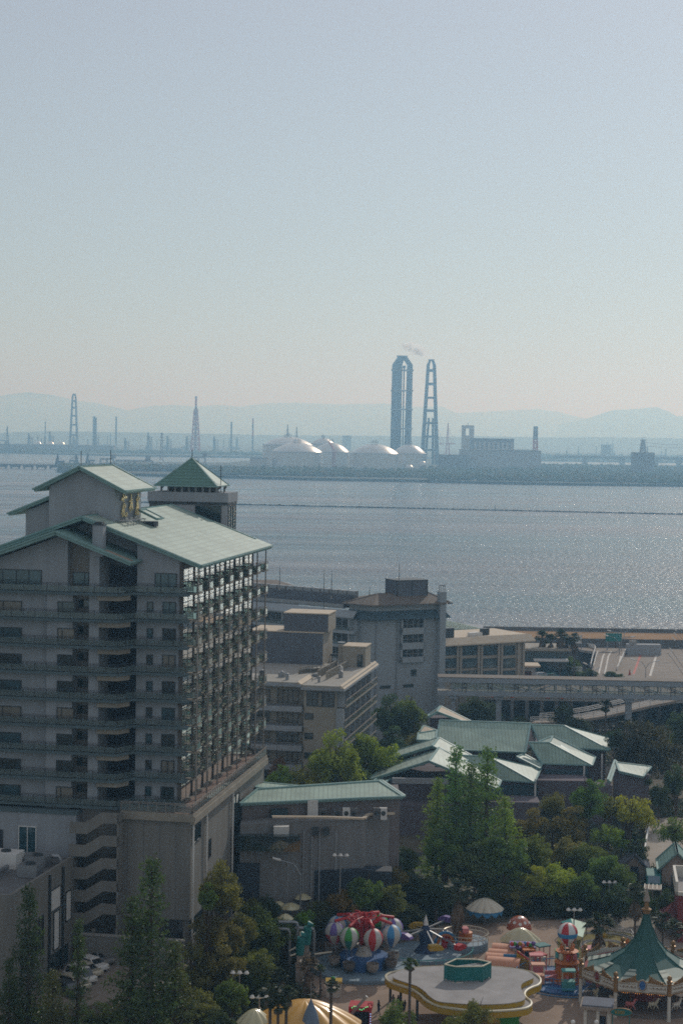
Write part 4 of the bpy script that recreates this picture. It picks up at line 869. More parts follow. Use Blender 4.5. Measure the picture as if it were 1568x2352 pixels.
# ---------------------------------------------------------------- rear hotel: hip roofed tower and long wing
mm('skirt', (.06, .10, .12), .7, var=.15)  # teal roof tone darkened for the shade on the skirt roof
mm('bluewall', (.34, .37, .385), .9, var=.06, scale=.1)
tw = thing('rear_hotel_tower', 'pale windowless hotel tower with a brown hip roof and black rooftop box facing the sea', 'hotel', at(853, 1500, 386).to_2d().to_3d())
O3 = tw.location
def rel(p): return (p.x - O3.x, p.y - O3.y, p.z)
Zr = 30.8
er = [G(785.5, 1385, Zr), G(853.4, 1391.6, Zr), G(1038, 1385.5, Zr)]
dback = Vector((.47, .88, 0)) * -1; bk = Vector((-7.5, 14, 0))
er += [er[2] + bk, er[0] + Vector((2, 14, 0))]
cen = sum(er, Vector()) / 5
def inset(P, d):
    out = []; n = len(P)
    for i in range(n):
        a = (P[i] - P[i - 1]).normalized(); b = (P[(i + 1) % n] - P[i]).normalized(); na = Vector((-a.y, a.x, 0)); nb = Vector((-b.y, b.x, 0)); k = (na + nb); k = k / max(.3, k.dot(na)); out.append(P[i] + k * d)
    return out
body = inset(er, 1.5)
MB().prism([rel(p)[:2] for p in body], 0, Zr - .1).build('wall', M['bluewall'], tw)
r1, r2 = Vector((G(866, 1363, 33).x, 0, 0)), None
ra = at(866, 1363.5, er[1].y + 6.5); rb = at(985, 1361, er[2].y + 3.0)
m = MB(); V = [rel(p) for p in er] + [rel(ra), rel(rb)]
m.add(V, [(0, 1, 5), (1, 2, 6, 5), (2, 3, 6), (3, 4, 5, 6), (4, 0, 5), (4, 3, 2, 1, 0)]); rf_ = m.build('roof', M['brownroof'], tw)
m = MB()
for a, b in ((0, 1), (1, 2), (2, 3)): m.bar(V[a], V[b], .3, .3)
for a, b in ((1, 5), (0, 5), (5, 6), (6, 2)): m.bar(V[a], V[b], .25, .2)
m.build('ridge_cap', M['brownroof'], rf_)
sk1 = inset(er, 1.45); sk2 = inset(er, .1)
m = MB(); n = 3
for i in range(2):
    a, b, c, d = sk1[i], sk1[i + 1], sk2[i + 1], sk2[i]
    m.add([rel(Vector((a.x, a.y, 29.4))), rel(Vector((b.x, b.y, 29.4))), rel(Vector((c.x, c.y, 27.6))), rel(Vector((d.x, d.y, 27.6)))], [(0, 1, 2, 3)])
    m.add([rel(Vector((a.x, a.y, 27.55))), rel(Vector((b.x, b.y, 27.55))), rel(Vector((c.x, c.y, 27.55))), rel(Vector((d.x, d.y, 27.55)))], [(3, 2, 1, 0)])
a, b, c, d = sk1[2], sk1[3], sk2[3], sk2[2]
m.add([rel(Vector((a.x, a.y, 29.4))), rel(Vector((b.x, b.y, 29.4))), rel(Vector((c.x, c.y, 27.6))), rel(Vector((d.x, d.y, 27.6)))], [(0, 1, 2, 3)])
m.build('skirt_roof', M['skirt'], tw)
F3 = Fm(body[1].x, body[1].y, 0, math.degrees(math.atan2(-(body[2].y - body[1].y), body[2].x - body[1].x)))
b3 = thing('bay', None, None); bpy.data.objects.remove(b3)
def in3(obj):
    """hang something built in F3's axes on the tower"""
    obj.parent = tw; obj.matrix_parent_inverse.identity(); obj.location = F3.o - O3; obj.rotation_euler = (0, 0, F3.rz); return obj
xa = F3.hv(919, 1500, -.5).x; xb = F3.hv(973, 1500, -.5).x
for i, (ya, yb2) in enumerate(((1421, 1446), (1448, 1478), (1478, 1512))):
    pass
zz3 = [F3.hv(946, y, 0).z for y in (1421, 1441, 1456, 1475, 1490, 1508, 1520)]
m = MB(); m.box(xa - .3, xb + .3, -.7, -.0, zz3[1] - .05, zz3[1] - .06)
m = MB(); z6 = zz3
for (zt_, zb_) in ((z6[1], z6[2]), (z6[3], z6[4]), (z6[5], z6[6])): m.box(xa, xb, -.9, 0, zb_, zt_)
m.box(xa, xa + .35, -.9, 0, z6[6], z6[0]); m.box(xb - .3, xb, -.9, 0, z6[6], z6[0]); in3(m.build('balcony_bay', M['bluewall'], tw))
for (zt_, zb_) in ((z6[0], z6[1]), (z6[2], z6[3]), (z6[4], z6[5])):
    m = MB(); m.box(xa + .35, xb - .3, -.12, -.08, zb_, zt_); w_ = in3(m.build('window', M['glass'], tw))
    m = MB()
    for q in (.0, .28, .55, .8): xx = xa + .35 + (xb - xa - .65) * q; m.box(xx - .06, xx + .06, -.2, -.1, zb_, zt_)
    m.bar((xa + .3, -.85, zb_ + .8), (xb - .3, -.85, zb_ + .8), .07); m.build('frame', M['steel'], w_)
for (x0, x1, y0, y1) in ((943, 955.5, 1538, 1553), (925, 949, 1572, 1578), (872, 896, 1575, 1581)):
    a = F3.hv(x0, y0, 0); b = F3.hv(x1, y1, 0); m = MB(); m.box(a.x, b.x, -.06, -.02, b.z, a.z); in3(m.build('window', M['glass'], tw))
a = F3.hv(1012, 1500, -.8); m = MB(); zc = F3.hv(1013, 1359, -.8).z
m.box(a.x - .75, a.x + .75, -1.5, .0, 0, zc); in3(m.build('flue_shaft', M['bluewall'], tw))
m = MB()
for i in range(8):
    q = i * math.pi / 4; m.bar((a.x + .7 * math.cos(q), -.75 + .7 * math.sin(q), zc), (a.x + .7 * math.cos(q), -.75 + .7 * math.sin(q), zc + 1.3), .06)
m.lathe([(.72, 0), (.78, .1)], (a.x, -.75, zc + 1.3), 12); in3(m.build('cage', M['steel'], tw))
for x in (862, 910): a = F3.hv(x, 1500, 0).x; m = MB(); m.tube([(a, -.15, 0), (a, -.15, 27.6)], .1, 6); in3(m.build('downpipe', M['steel'], tw))
# black rooftop box
A = F3.loc(at(911, 1366, er[1].y + 7)); B = F3.loc(at(986, 1366, er[1].y + 9.5)); zt = at(950, 1334, er[1].y + 8).z
m = MB(); m.box(A.x, B.x, A.y, A.y + 5.5, 31.5, zt); m.build; in3(m.build('cooling_box', M['cladding'], tw))
m = MB(); m.box(A.x - .1, B.x + .1, A.y - .1, A.y + 5.6, zt, zt + .12)
for q in (0, .5, 1): x = A.x + (B.x - A.x) * q; m.box(x - .1, x + .1, A.y - .06, A.y, 31.8, zt)
in3(m.build('box_frame', M['darksteel'], tw))
for x in (916,): mast(x, 1335, 1292, er[1].y + 9, 'tall thin rod on top of the black rooftop box')
# long wing
cw = at(806, 1405, 388); F4 = Fm(cw.x, 388, 0, 37)
wg = F4.thing('rear_hotel_wing', 'long pale hotel wing with rows of balconies and dark screens along its roof', 'hotel wing')
z1 = F4.hv(700, 1393.5, 0).z; z0 = z1 - 1.6
m = MB(); m.box(-60, 1, .8, 14, 0, z0); m.build('wall', M['bluewall'], wg)
MB().slab([(-60, -.6, z1 - 1.3), (1, -.6, z1 - 1.3), (1, .8, z1), (-60, .8, z1)], .3).build('fascia', M['bluewall'], wg)
for k in range(6):
    z = z0 - 3.1 * (k + 1)
    for i in range(9):
        u = -6 - i * 6.2; w_ = MB().box(u - .1, u + 5.0, .72, .76, z + .9, z + 2.7).build('window', M['glass'], wg)
        m = MB()
        for q in (0, .3, .62, 1): m.box(u + 5 * q - .06, u + 5 * q + .06, .6, .72, z + .2, z + 2.7)
        m.build('frame', M['bluewall'], w_)
    m = MB(); m.box(-60, 1, -.5, .8, z - .35, z + .35); m.build('balcony', M['bluewall'], wg)
    rail_path(wg, [(-58, -.45), (0, -.45)], z + .3, 1.0, post=2, rails=(1.0,), glass='railglass', mat='steel')
for u in [-.4 - 6.2 * i for i in range(10)]: MB().box(u - .15, u + .15, -.4, .8, 4, z0).build('fin_wall', M['bluewall'], wg)
m = MB(); m.box(-60, -4, 3, 3.3, z1, z1 + 1.3); m.box(-60, -4, 5, 5.4, z1, z1 + 2.9); m.build('plant_screen', M['cladding'], wg)
for i in range(22):
    u = -58 + i * 2.5; MB().box(u, u + 2.1, 6, 7.2, z1, z1 + 3.7).build('condenser', M['steel'], wg)
MB().box(-60, -3.8, 2.2, 2.35, z1 + .2, z1 + 1.0).build('handrail', M['steel'], wg)
t = thing('hip_roof_house', 'brown hip roof showing beyond the long wing, beside the tall hotel', 'building', at(640, 1400, 425).to_2d().to_3d()); o_ = t.location
def r2(p): return (p.x - o_.x, p.y - o_.y, p.z)
P = [at(540, 1356, 415), at(706, 1354.5, 425), at(680, 1352, 445), at(540, 1350, 445), at(555, 1332, 430), at(634, 1331.5, 430)]
m = MB(); m.add([r2(p) for p in P], [(0, 1, 5, 4), (1, 2, 5), (2, 3, 4, 5), (3, 0, 4), (3, 2, 1, 0)]); m.build('roof', M['brownroof'], t)
m = MB(); q = [r2(p) for p in P[:4]]; m.prism([(q[0][0] + 1, q[0][1] + 1), (q[1][0] - 2, q[1][1] + 1), (q[2][0] - 2, q[2][1] - 1), (q[3][0] + 1, q[3][1] - 1)], 0, q[0][2] - .3); m.build('wall', M['bluewall'], t)
mast(642, 1352, 1300, 400, 'thin rod above the long wing, nearest the tall hotel', .08); mast(761, 1372, 1310, 395, 'thin rod right of the taller rod above the dark plant box', .08); mast(848, 1368, 1347, 392, 'short rod left of the brown hip roof', .08)
# low right wing by the car park
cr = at(1019, 1473, 430); F5 = Fm(cr.x, 430, 0, -31)
rw = F5.thing('seaside_wing', 'low hotel wing with square windows and a cream roof edge, left of the palms', 'hotel wing')
zf = cr.z; xe = F5.hv(1204, 1500, 1).x
m = MB(); m.box(-8, xe, 1, 16, 0, zf - .9); m.build('wall', M['beige'], rw)
m = MB(); m.add([(-8, -.2, zf - 1.0), (xe + 2.5, -.2, zf - 1.0), (xe + 2, 1.6, zf + .5), (-8, 1.6, zf + .5), (-8, -.2, zf - 1.3), (xe + 2.5, -.2, zf - 1.3)], [(0, 1, 2, 3), (4, 5, 1, 0)]); m.box(-8, xe + 2, 1.6, 17, zf - 1.2, zf + .3); m.build('roof_edge', M['coping'], rw)
for k, (ya, yb2) in enumerate(((1484, 1504), (1513, 1533), (1541, 1560))):
    for (x0, x1) in ((1021, 1046), (1062, 1092.6), (1108.8, 1139), (1155, 1181)):
        a = F5.hv(x0, ya, 1); b = F5.hv(x1, yb2, 1); win_v(rw, F5, a.x, b.x, F5.hv((x0 + x1) / 2, yb2, 1).z, F5.hv((x0 + x1) / 2, ya, 1).z, 1, 'glassblue', (.12, .82))
for x in (1049, 1056, 1097, 1104, 1143, 1150, 1188, 1200):
    a = F5.hv(x, 1500, 1).x; MB().box(a - .3, a + .3, .55, 1.0, 0, zf - 1).build('pilaster', M['beige'], rw)
a = F5.hz(1075, 1465, zf + .3); 
for (x, y, w_, h_) in ((1022, 1466, 2.6, 2.4), (1080, 1462, 1.5, .9), (1090, 1461, 1.5, .9), (1098, 1460.5, 1.2, .8), (1108, 1459, 2, 1.6)):
    q = F5.hz(x, y, zf + .3); m = MB(); m.box(q.x, q.x + w_, q.y, q.y + 1.4, zf + .3, zf + .3 + h_); m.build('condenser', M['darksteel' if h_ > 1.5 else 'white'], rw)
t = thing('green_roof_hall', 'pale green low pitched hall roof behind the seaside wing near the sea wall', 'building', at(1060, 1450, 500).to_2d().to_3d()); o_ = t.location
P = [at(1000, 1446, 478), at(1104, 1444, 483), at(1110, 1442, 500), at(1020, 1424, 505), at(1000, 1421, 505)]
m = MB(); m.add([r2(p) for p in P], [(0, 1, 2, 3, 4)]); m.slab([r2(p) for p in P], .6); m.build('roof', M['greenroof_x'], t)
q = [r2(p) for p in P]; m = MB(); m.prism([q[0][:2], q[1][:2], q[2][:2], q[4][:2]], 0, q[1][2] - .7); m.build('wall', M['plaster_grey'], t)
t = thing('glass_hall', 'dark glazed entrance hall behind the palms', 'building', at(1240, 1520, 470).to_2d().to_3d())
m = MB(); m.box(-4, 7, 0, 10, 0, 11.5); m.build('wall', M['glassblue'], t); MB().box(-5, 8, -1.5, 11, 11.5, 12.1).build('roof', M['beige'], t)
MB().box(-2, 7, -4, 0, 9.0, 9.4).build('canopy', M['white'], t)
t = thing('gate_lodge', 'small square cream lodge with one window beside the parked cars', 'building', at(1200, 1545, 452).to_2d().to_3d())
zg = at(1200, 1528, 452).z; m = MB(); m.box(-2.2, 3.2, 0, 5, 5, zg - .4); m.build('wall', M['plaster'], t); MB().box(-4.5, 4.4, -.8, 6, zg - .4, zg).build('roof', M['coping'], t); win_v(t, F5, .4, 2.2, zg - 2.6, zg - 1.3, 0, 'glass', frame='white')
# ---------------------------------------------------------------- sea wall and roof car park
mm('drygrass', (.30, .17, .075), .95, var=.3, scale=.08); mm('asphalt', (.27, .225, .185), .9, var=.12, scale=.12); mm('marking', (.62, .58, .52), .8, var=.2, scale=.8); mm('redmark', (.42, .07, .05), .7)
m = MB(); m.add([(-300, 524, 0), (400, 524, 0), (400, 530, 8), (-300, 530, 8), (400, 549, 8), (-300, 549, 8), (400, 549.6, -3), (-300, 549.6, -3)], [(0, 1, 2, 3), (3, 2, 4, 5), (5, 4, 6, 7)]); m.m = [1, 0, 1]
tag(m.build('embankment', [M['drygrass'], M['farwall']]), kind='structure')
t = thing('sea_wall', 'long dark concrete sea wall along the top of the grassy embankment', 'wall', (0, 549, 8)); MB().box(-300, 400, -.3, .3, 0, 1.15).build('wall', M['concrete_dark'], t)
MB().box(-300, 400, -1.2, -.32, 0, .06).build('kerb', M['concrete'], t)
PD = 5.6
pk = [G(1322, 1487, PD), G(1700, 1491, PD), G(1700, 1612, PD), G(1112, 1596, PD), G(1150, 1590, PD), G(1268, 1565, PD), G(1340, 1548, PD), G(1357, 1512, PD), G(1372, 1498, PD)]
pk = [(1322, 1483), (1760, 1490), (1760, 1612), (1100, 1600), (1120, 1560), (1346, 1560), (1356, 1545), (1368, 1497), (1330, 1492)]
cpk = thing('parking_deck', 'raised concrete parking deck standing on columns over a dark lower level', 'car park', (0, 0, 0))
m = MB(); pp = [G(x, y, PD) for x, y in pk]; m.slab([tuple(p) for p in pp], .7); m.m = [0] + [1] * (len(m.f) - 1); m.build('deck', [M['asphalt'], M['concrete']], cpk)
for x in range(1110, 1700, 34):
    p = G(x, 1606, PD); MB().box(p.x - .4, p.x + .4, p.y + 2, p.y + 2.8, 0, PD - .7).build('column', M['concrete_dark'], cpk)
    p = G(x, 1570, PD); MB().box(p.x - .4, p.x + .4, p.y + 2, p.y + 2.8, 0, PD - .7).build('column', M['concrete_dark'], cpk)
p0, p1 = G(1100, 1600.5, PD), G(1740, 1611, PD)
m = MB(); m.bar(p0 + Vector((0, 0, .5)), p1 + Vector((0, 0, .5)), .25, 1.0); m.build('parapet', M['coping'], cpk)
def mark(name, pts, w_, mat, z=.01):
    o = MB()
    for a, b in zip(pts, pts[1:]): 
        A = G(*a, PD) + Vector((0, 0, z)); B = G(*b, PD) + Vector((0, 0, z)); d = (B - A).normalized(); n = Vector((-d.y, d.x, 0)) * w_ / 2; o.quad(A - n, A + n, B + n, B - n)
    return o.build(name, M[mat], cpk)
def sc4(x, y, s=3.2599, ox=2250, oy=2400): return ((ox + x / s) / 1.7417, (oy + y / s) / 1.7417)
ln = MB()
for pts, w_, mt in (([(1010, 720), (918, 968)], .6, 'redmark'), ([(1215, 725), (1135, 992)], .6, 'marking'), ([(630, 665), (590, 740), (545, 968)], .4, 'marking'), ([(540, 700), (520, 740), (467, 965)], .4, 'marking'), ([(430, 662), (630, 665)], .3, 'marking'), ([(755, 730), (738, 810)], .5, 'marking'),
                    ([(1190, 745), (1568, 750)], .22, 'marking'), ([(1180, 800), (1568, 808)], .22, 'marking'), ([(1165, 842), (1568, 850)], .22, 'marking'), ([(1160, 880), (1568, 888)], .22, 'marking'), ([(1150, 922), (1568, 930)], .22, 'marking'), ([(1140, 955), (1568, 962)], .22, 'marking'), ([(1215, 718), (1568, 722)], .22, 'marking'),
                    ([(524, 770), (585, 770)], .22, 'marking'), ([(555, 842), (735, 848)], .22, 'marking'), ([(480, 920), (600, 922)], .22, 'marking'), ([(1000, 770), (1200, 772)], .12, 'marking')):
    mark('marking', [sc4(*p) for p in pts], w_, mt, .012)
def barrier(label, pts, h=1.0, z=PD):
    P = [G(*sc4(*p), z) for p in pts]; t = thing('guard_rail', label, 'guard rail', P[0]); m = MB(); Q = [p - P[0] for p in P]
    for a, b in zip(Q, Q[1:]):
        n = max(1, int((b - a).length / 2.5))
        for i in range(n + 1): q = a.lerp(b, i / n); m.bar(q, q + Vector((0, 0, h)), .18)
    m.build('post', M['white'], t)
    r = MB()
    for hh in (h, h * .6, h * .25):
        for a, b in zip(Q, Q[1:]): r.bar(a + Vector((0, 0, hh)), b + Vector((0, 0, hh)), .14, .24)
    r.build('rail', M['white'], t)
barrier('curving white guard rail round the left edge of the upper parking deck', [(205, 600), (330, 615), (405, 632), (425, 655), (395, 740), (360, 880)])
barrier('straight white guard rail dividing the lanes beside the low dark wall', [(815, 685), (740, 850), (705, 920)])
barrier('inner low white guard rail along the leftmost lane', [(455, 690), (430, 760), (397, 885)], .5)
barrier('long white guard rail behind the parked cars below the palms', [(-640, 905), (-300, 915), (-5, 925), (245, 945)], 1.3)
t = thing('ramp_wall', 'long low dark grey wall across the upper parking deck', 'wall', G(*sc4(1050, 716), PD)); a, b = G(*sc4(832, 712), PD), G(*sc4(1268, 716), PD)
m = MB(); m.bar(a - t.location + Vector((0, .5, 1.5)), b - t.location + Vector((0, .5, 1.5)), 3.0, 3.0).build('wall', M['plaster_grey'], t); q = G(*sc4(908, 712), PD) - t.location; MB().box(q.x - 1, q.x + 1, 0, 1, 2.9, 4).build('hatch', M['concrete'], t)
t = thing('road_sign', 'green road sign board hung on the dark wall beyond the parking deck', 'sign', at(*sc4(660, 540), 522)); MB().box(-2.4, 2.4, -.1, .1, 0, 2.4).build('panel', mkmat('signgreen', (.02, .20, .18), .5), t)
for x in (-1.8, 1.8): MB().box(x - .15, x + .15, .1, .3, -5, 2.4).build('post', M['steel'], t)
t = thing('notice_board', 'small white board on a post left of the curving guard rail', 'sign', G(*sc4(240, 640), PD)); MB().box(-2, 0, -.1, .1, 1.6, 4).build('panel', M['white'], t); MB().box(-.1, .1, -.05, .2, 0, 4.2).build('post', M['steel'], t)
t = thing('traffic_cone', 'single red cone on the parking deck left of the red line', 'cone', G(*sc4(869, 978), PD)); MB().lathe([(.45, 0), (.45, .08), (.3, .1), (.06, 1.5), (0, 1.5)], n=10).build('cone', M['redmark'], t)
for i, (x, w_) in enumerate(((1131, 'leftmost'), (1143, 'second'), (1176, 'middle'), (1258, 'fourth'), (1290, 'last'))):
    p = G(x, 1602 + (x - 1131) * .02, PD); t = thing('traffic_cone', 'small orange cone at the deck edge seen under the footbridge, %s from the left' % w_, 'cone', p + Vector((0, .8, 0)), 0, 'cones along the deck edge'); MB().lathe([(.5, 0), (.5, .08), (.35, .1), (.08, 1.5), (0, 1.5)], n=10).build('cone', M['redpaint'], t)
# lamps with bent arms
def arm_lamp(base, top, arms, label, r=.12, group=None, mat='steel'):
    """base world point; arms: list of world tips"""
    t = thing('street_lamp', label, 'street lamp', base, 0, group); h = top.z - base.z; d = top - base
    MB().tube([(0, 0, 0), (0, 0, h * .5), (0, 0, h)], [r, r * .8, r * .7], 7).build('pole', M[mat], t)
    for tip in arms:
        q = tip - base; p0 = Vector((0, 0, h)); mid = Vector((q.x * .35, q.y * .35, h + (q.z - h) * .75))
        a = MB().tube([p0, p0 + (mid - p0) * .6 + Vector((0, 0, .1)), mid, q], [r * .7, r * .6, r * .55, r * .5], 6).build('arm', M[mat], t)
        e = (q - mid).normalized(); MB().tube([q - e * .2, q + e * .9], [.2, .12], 8).build('lamp_head', M['white'], a)
def L5(bx, by, bz, tx, ty, tips, label, **k):
    b = G(bx, by, bz); arm_lamp(b, at(tx, ty, b.y), [at(x, y, b.y) for x, y in tips], label, **k)
g_ = 'forked lamps on the parking deck'
L5(*sc4(732, 720), PD, *sc4(733, 575), [sc4(580, 468), sc4(895, 482)], 'forked lamp, nearest of the row of three on the parking deck', group=g_)
L5(*sc4(763, 665), PD, *sc4(765, 510), [sc4(615, 405), sc4(905, 478)], 'forked lamp, middle of the row of three on the parking deck', group=g_)
L5(*sc4(793, 618), PD, *sc4(797, 440), [sc4(645, 352), sc4(955, 360)], 'forked lamp, farthest of the row of three, against the sea', group=g_)
L5(*sc4(1076, 1010), PD, *sc4(1078, 890), [sc4(925, 780), sc4(1225, 798)], 'forked lamp standing between the red line and the white line', group=g_)
L5(*sc4(405, 1010), PD, *sc4(407, 960), [sc4(300, 835), sc4(445, 900)], 'forked lamp rising from the left dark dome shaped bush', group=g_)
for (y, w_) in ((395, 'topmost'), (455, 'second highest'), (520, 'third highest'), (662, 'second lowest'), (727, 'lowest')):
    xo = {395: 1470, 455: 1470, 520: 1450, 662: 1415, 727: 1395}[y]; b = G(1600, 1600 - (727 - y) * .32, PD); arm_lamp(b, at(1600, 1349 + (y + 210) * .35 + 60, b.y), [at(*sc4(xo, y), b.y)], 'lamp arm reaching in from the right edge over the deck, %s of five' % w_, group='lamps beyond the right edge')
# footbridge, glazed
mm('bluesteel', (.33, .36, .39), .5, .2, var=.06)
F6 = Fm(at(1016, 1556, 380).x, 380, 0, 1.6); fbz = F6.hv(1016, 1552, 0).z; L6 = 70
fb = F6.thing('footbridge', 'long glazed pedestrian bridge with a flat steel roof crossing to the hotel tower', 'footbridge')
z0 = F6.hv(1300, 1603, 0).z; zb = F6.hv(1300, 1592, 0).z; zt = F6.hv(1300, 1572, 0).z; zr = F6.hv(1300, 1561, 0).z
m = MB(); m.box(-1, L6, -.4, 4.4, zt, zr); m.cur = 1; m.box(-1, L6, -.5, 4.5, zr, zr + .12); m.build('roof', [M['bluesteel'], M['brownroof']], fb)
m = MB(); m.box(-1, L6, -.2, 4.2, z0, zb - .25); m.box(-1, L6, -.35, -.2, z0 + .1, zb); m.box(-1, L6, 4.2, 4.35, z0 + .1, zb); m.cur = 1; m.box(-1, L6, .1, 3.9, zb - .25, zb - .15); m.build('deck', [M['bluesteel'], M['flatroof']], fb)
n = 13
for i in range(n):
    u = 2 + i * 5.55
    s = -1 if i % 3 == 0 and i < 4 else 1
    for v in (0, 4): m = MB(); m.bar((u, v, zb), (u, v, zt), .28); m.bar((u + (0 if s > 0 else 5.5), v, zt), (u + (5.5 if s > 0 else 0), v, zb), .2); m.bar((u, v, zt - .1), (u + 5.5, v, zt - .1), .15); m.build('truss', M['bluesteel'], fb)
    m = MB(); x = u + 2.6
    for a in (-.45, .45): m.bar((x + a, -.3, zb - .3), (x + a, -.3, zt), .12)
    for z in (zb + .7, (zb + zt) / 2, zt - .2): m.bar((x - .45, -.3, z), (x + .45, -.3, z), .1)
    m.build('door_frame', M['darksteel'], fb)
    g = MB().box(u + .1, u + 5.4, -.05, 0, zb, zt).build('glass_panel', M['footglass'] if 'footglass' in M else M.setdefault('footglass', glassmat('footglass', (.25, .36, .34), .3, .1)), fb)
    m = MB()
    for q in (.25, .75): m.bar((u + 5.5 * q, .02, zb), (u + 5.5 * q, .02, zt), .07)
    m.build('mullion', M['steel'], g)
for x, w_ in ((1144, 1), (1442, 1.1), (1040, .8)):
    u = F6.hv(x, 1630, 2).x; m = MB(); m.box(u - w_ * .55, u + w_ * .55, 1.2, 2.8, 0, z0); m.box(u - 1, u + 1, .2, 3.8, z0 - .7, z0); m.build('pier', M['bluesteel'], fb)
# curved ramp below the bridge
def slabroad(name, cl, w_, mat, label, th=.6, rails=True):
    t = thing(name, label, 'ramp', cl[0]); o_ = cl[0]; L, Rr = [], []
    for i, p in enumerate(cl):
        d = (cl[min(i + 1, len(cl) - 1)] - cl[max(i - 1, 0)]); d.z = 0; d.normalize(); nn_ = Vector((-d.y, d.x, 0)) * w_ / 2; L.append(p + nn_ - o_); Rr.append(p - nn_ - o_)
    m = MB()
    for i in range(len(cl) - 1): m.slab([tuple(L[i]), tuple(Rr[i]), tuple(Rr[i + 1]), tuple(L[i + 1])], th)
    m.build('deck', M[mat], t); m = MB()
    for S in (L, Rr):
        for a, b in zip(S, S[1:]):
            for hh in (.5, .9, 1.3): m.bar(a + Vector((0, 0, hh)), b + Vector((0, 0, hh)), .12, .16)
            for q in (0, .5): c = a.lerp(b, q); m.bar(c, c + Vector((0, 0, 1.3)), .14)
    m.build('guard_rail', M['white'], t)
    for i in range(1, len(cl), 2): p = cl[i] - o_; MB().box(p.x - .5, p.x + .5, p.y - .5, p.y + .5, -o_.z, p.z - th).build('column', M['concrete_dark'], t)
    return t
slabroad('curved_ramp', [at(1228, 1656, 408), at(1270, 1654, 406), at(1320, 1648, 407), at(1370, 1640, 410), at(1420, 1629, 414), at(1470, 1617, 419), at(1530, 1606, 424)], 6, 'asphalt', 'curving concrete ramp with white rails climbing to the parking deck at the right')
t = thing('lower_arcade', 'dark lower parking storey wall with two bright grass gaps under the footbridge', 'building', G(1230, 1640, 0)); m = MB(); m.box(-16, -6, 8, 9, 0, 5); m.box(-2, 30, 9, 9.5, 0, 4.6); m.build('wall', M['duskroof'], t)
for q in (-15, -9, 0, 6, 12, 18, 24): MB().box(q - .4, q + .4, 6, 7, 0, 5).build('column', M['concrete_dark'], t)
# ---------------------------------------------------------------- bath house with many green roofs
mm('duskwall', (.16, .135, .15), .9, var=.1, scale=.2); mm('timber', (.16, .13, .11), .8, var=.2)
bh = thing('bath_house', 'sprawling bath house of overlapping pale green pitched roofs amid trees', 'bath house', at(1100, 1760, 320).to_2d().to_3d()); bo = bh.location
def rb_(p): return (p.x - bo.x, p.y - bo.y, p.z)
def roof(pts, mat='greenroof_x', th=.35, par=None, rel_=None): 
    f_ = rel_ or rb_; return roofslab(par or bh, [f_(at(*p)) for p in pts], th, mat)
# A large slope, ridge to eave
roof([(1010, 1654.5, 337), (1217.6, 1661.3, 335), (1206, 1728, 327), (998, 1721, 328.5)], 'greenroof_x')
roof([(1010, 1654.5, 337.3), (1217.6, 1661.3, 335.3), (1228, 1700, 345), (1020, 1690, 347)], 'greenroof_x')
MB().slab([rb_(at(1217, 1663, 335.1)), rb_(at(1208, 1725, 327.5)), rb_(at(1227, 1699, 344))], .3, (-1, 0, 0)).build('gable', M['duskwall'], bh)
# B hipped
roof([(1221, 1664, 341), (1295, 1666.6, 340), (1399, 1722.5, 333), (1325, 1719, 335), (1236, 1703, 337)], 'greenroof_x')
roof([(1295, 1666.6, 340), (1406, 1697, 346), (1399, 1722.5, 333)], 'greenroof')
# C hipped
roof([(1214, 1705, 328), (1261, 1705.5, 327.6), (1359, 1758, 323.5), (1244, 1754.5, 325)], 'brownmix' if 'brownmix' in M else 'greenroof_x')
roof([(1261, 1705.5, 327.6), (1268.6, 1691, 331), (1366, 1739, 331.5), (1359, 1758, 323.5)], 'greenroof')
roof([(1236, 1703.5, 329), (1268.6, 1691, 331), (1261, 1705.5, 327.6)], 'greenroof')
# D rolled edge
roof([(1186, 1738, 324), (1202, 1732, 327), (1244, 1754.5, 325), (1239, 1765, 321)], 'greenroof')
# E hipped
roof([(1053, 1734.5, 316), (1121, 1737.5, 315), (1227, 1797, 310), (1142, 1792, 312), (1060, 1768, 313)], 'greenroof_x')
roof([(1121, 1737.5, 315), (1241, 1766.5, 323), (1227, 1797, 310)], 'greenroof')
# F twin gable
roof([(993, 1713, 315), (1007, 1694, 323), (833, 1749, 325), (819, 1766.5, 318)], 'greenroof')
roof([(985.5, 1747.5, 303), (1007, 1720, 315), (877, 1764, 317), (848, 1791, 306)], 'greenroof')
roof([(1007, 1694.3, 322.8), (1082, 1735, 320), (1070, 1750, 312), (993, 1713.3, 314.8)], 'greenroof')
roof([(985.5, 1747.8, 302.8), (1007, 1717, 314.9), (1150, 1794, 306), (1142, 1811.5, 297)], 'greenroof')
roof([(960, 1684, 332), (1003, 1677, 334), (1000, 1700, 328), (958, 1700, 327)], 'greenroof_x')
roof([(836, 1806, 300), (880, 1780, 308), (905, 1783, 308), (880, 1800, 300)], 'greenroof_x')
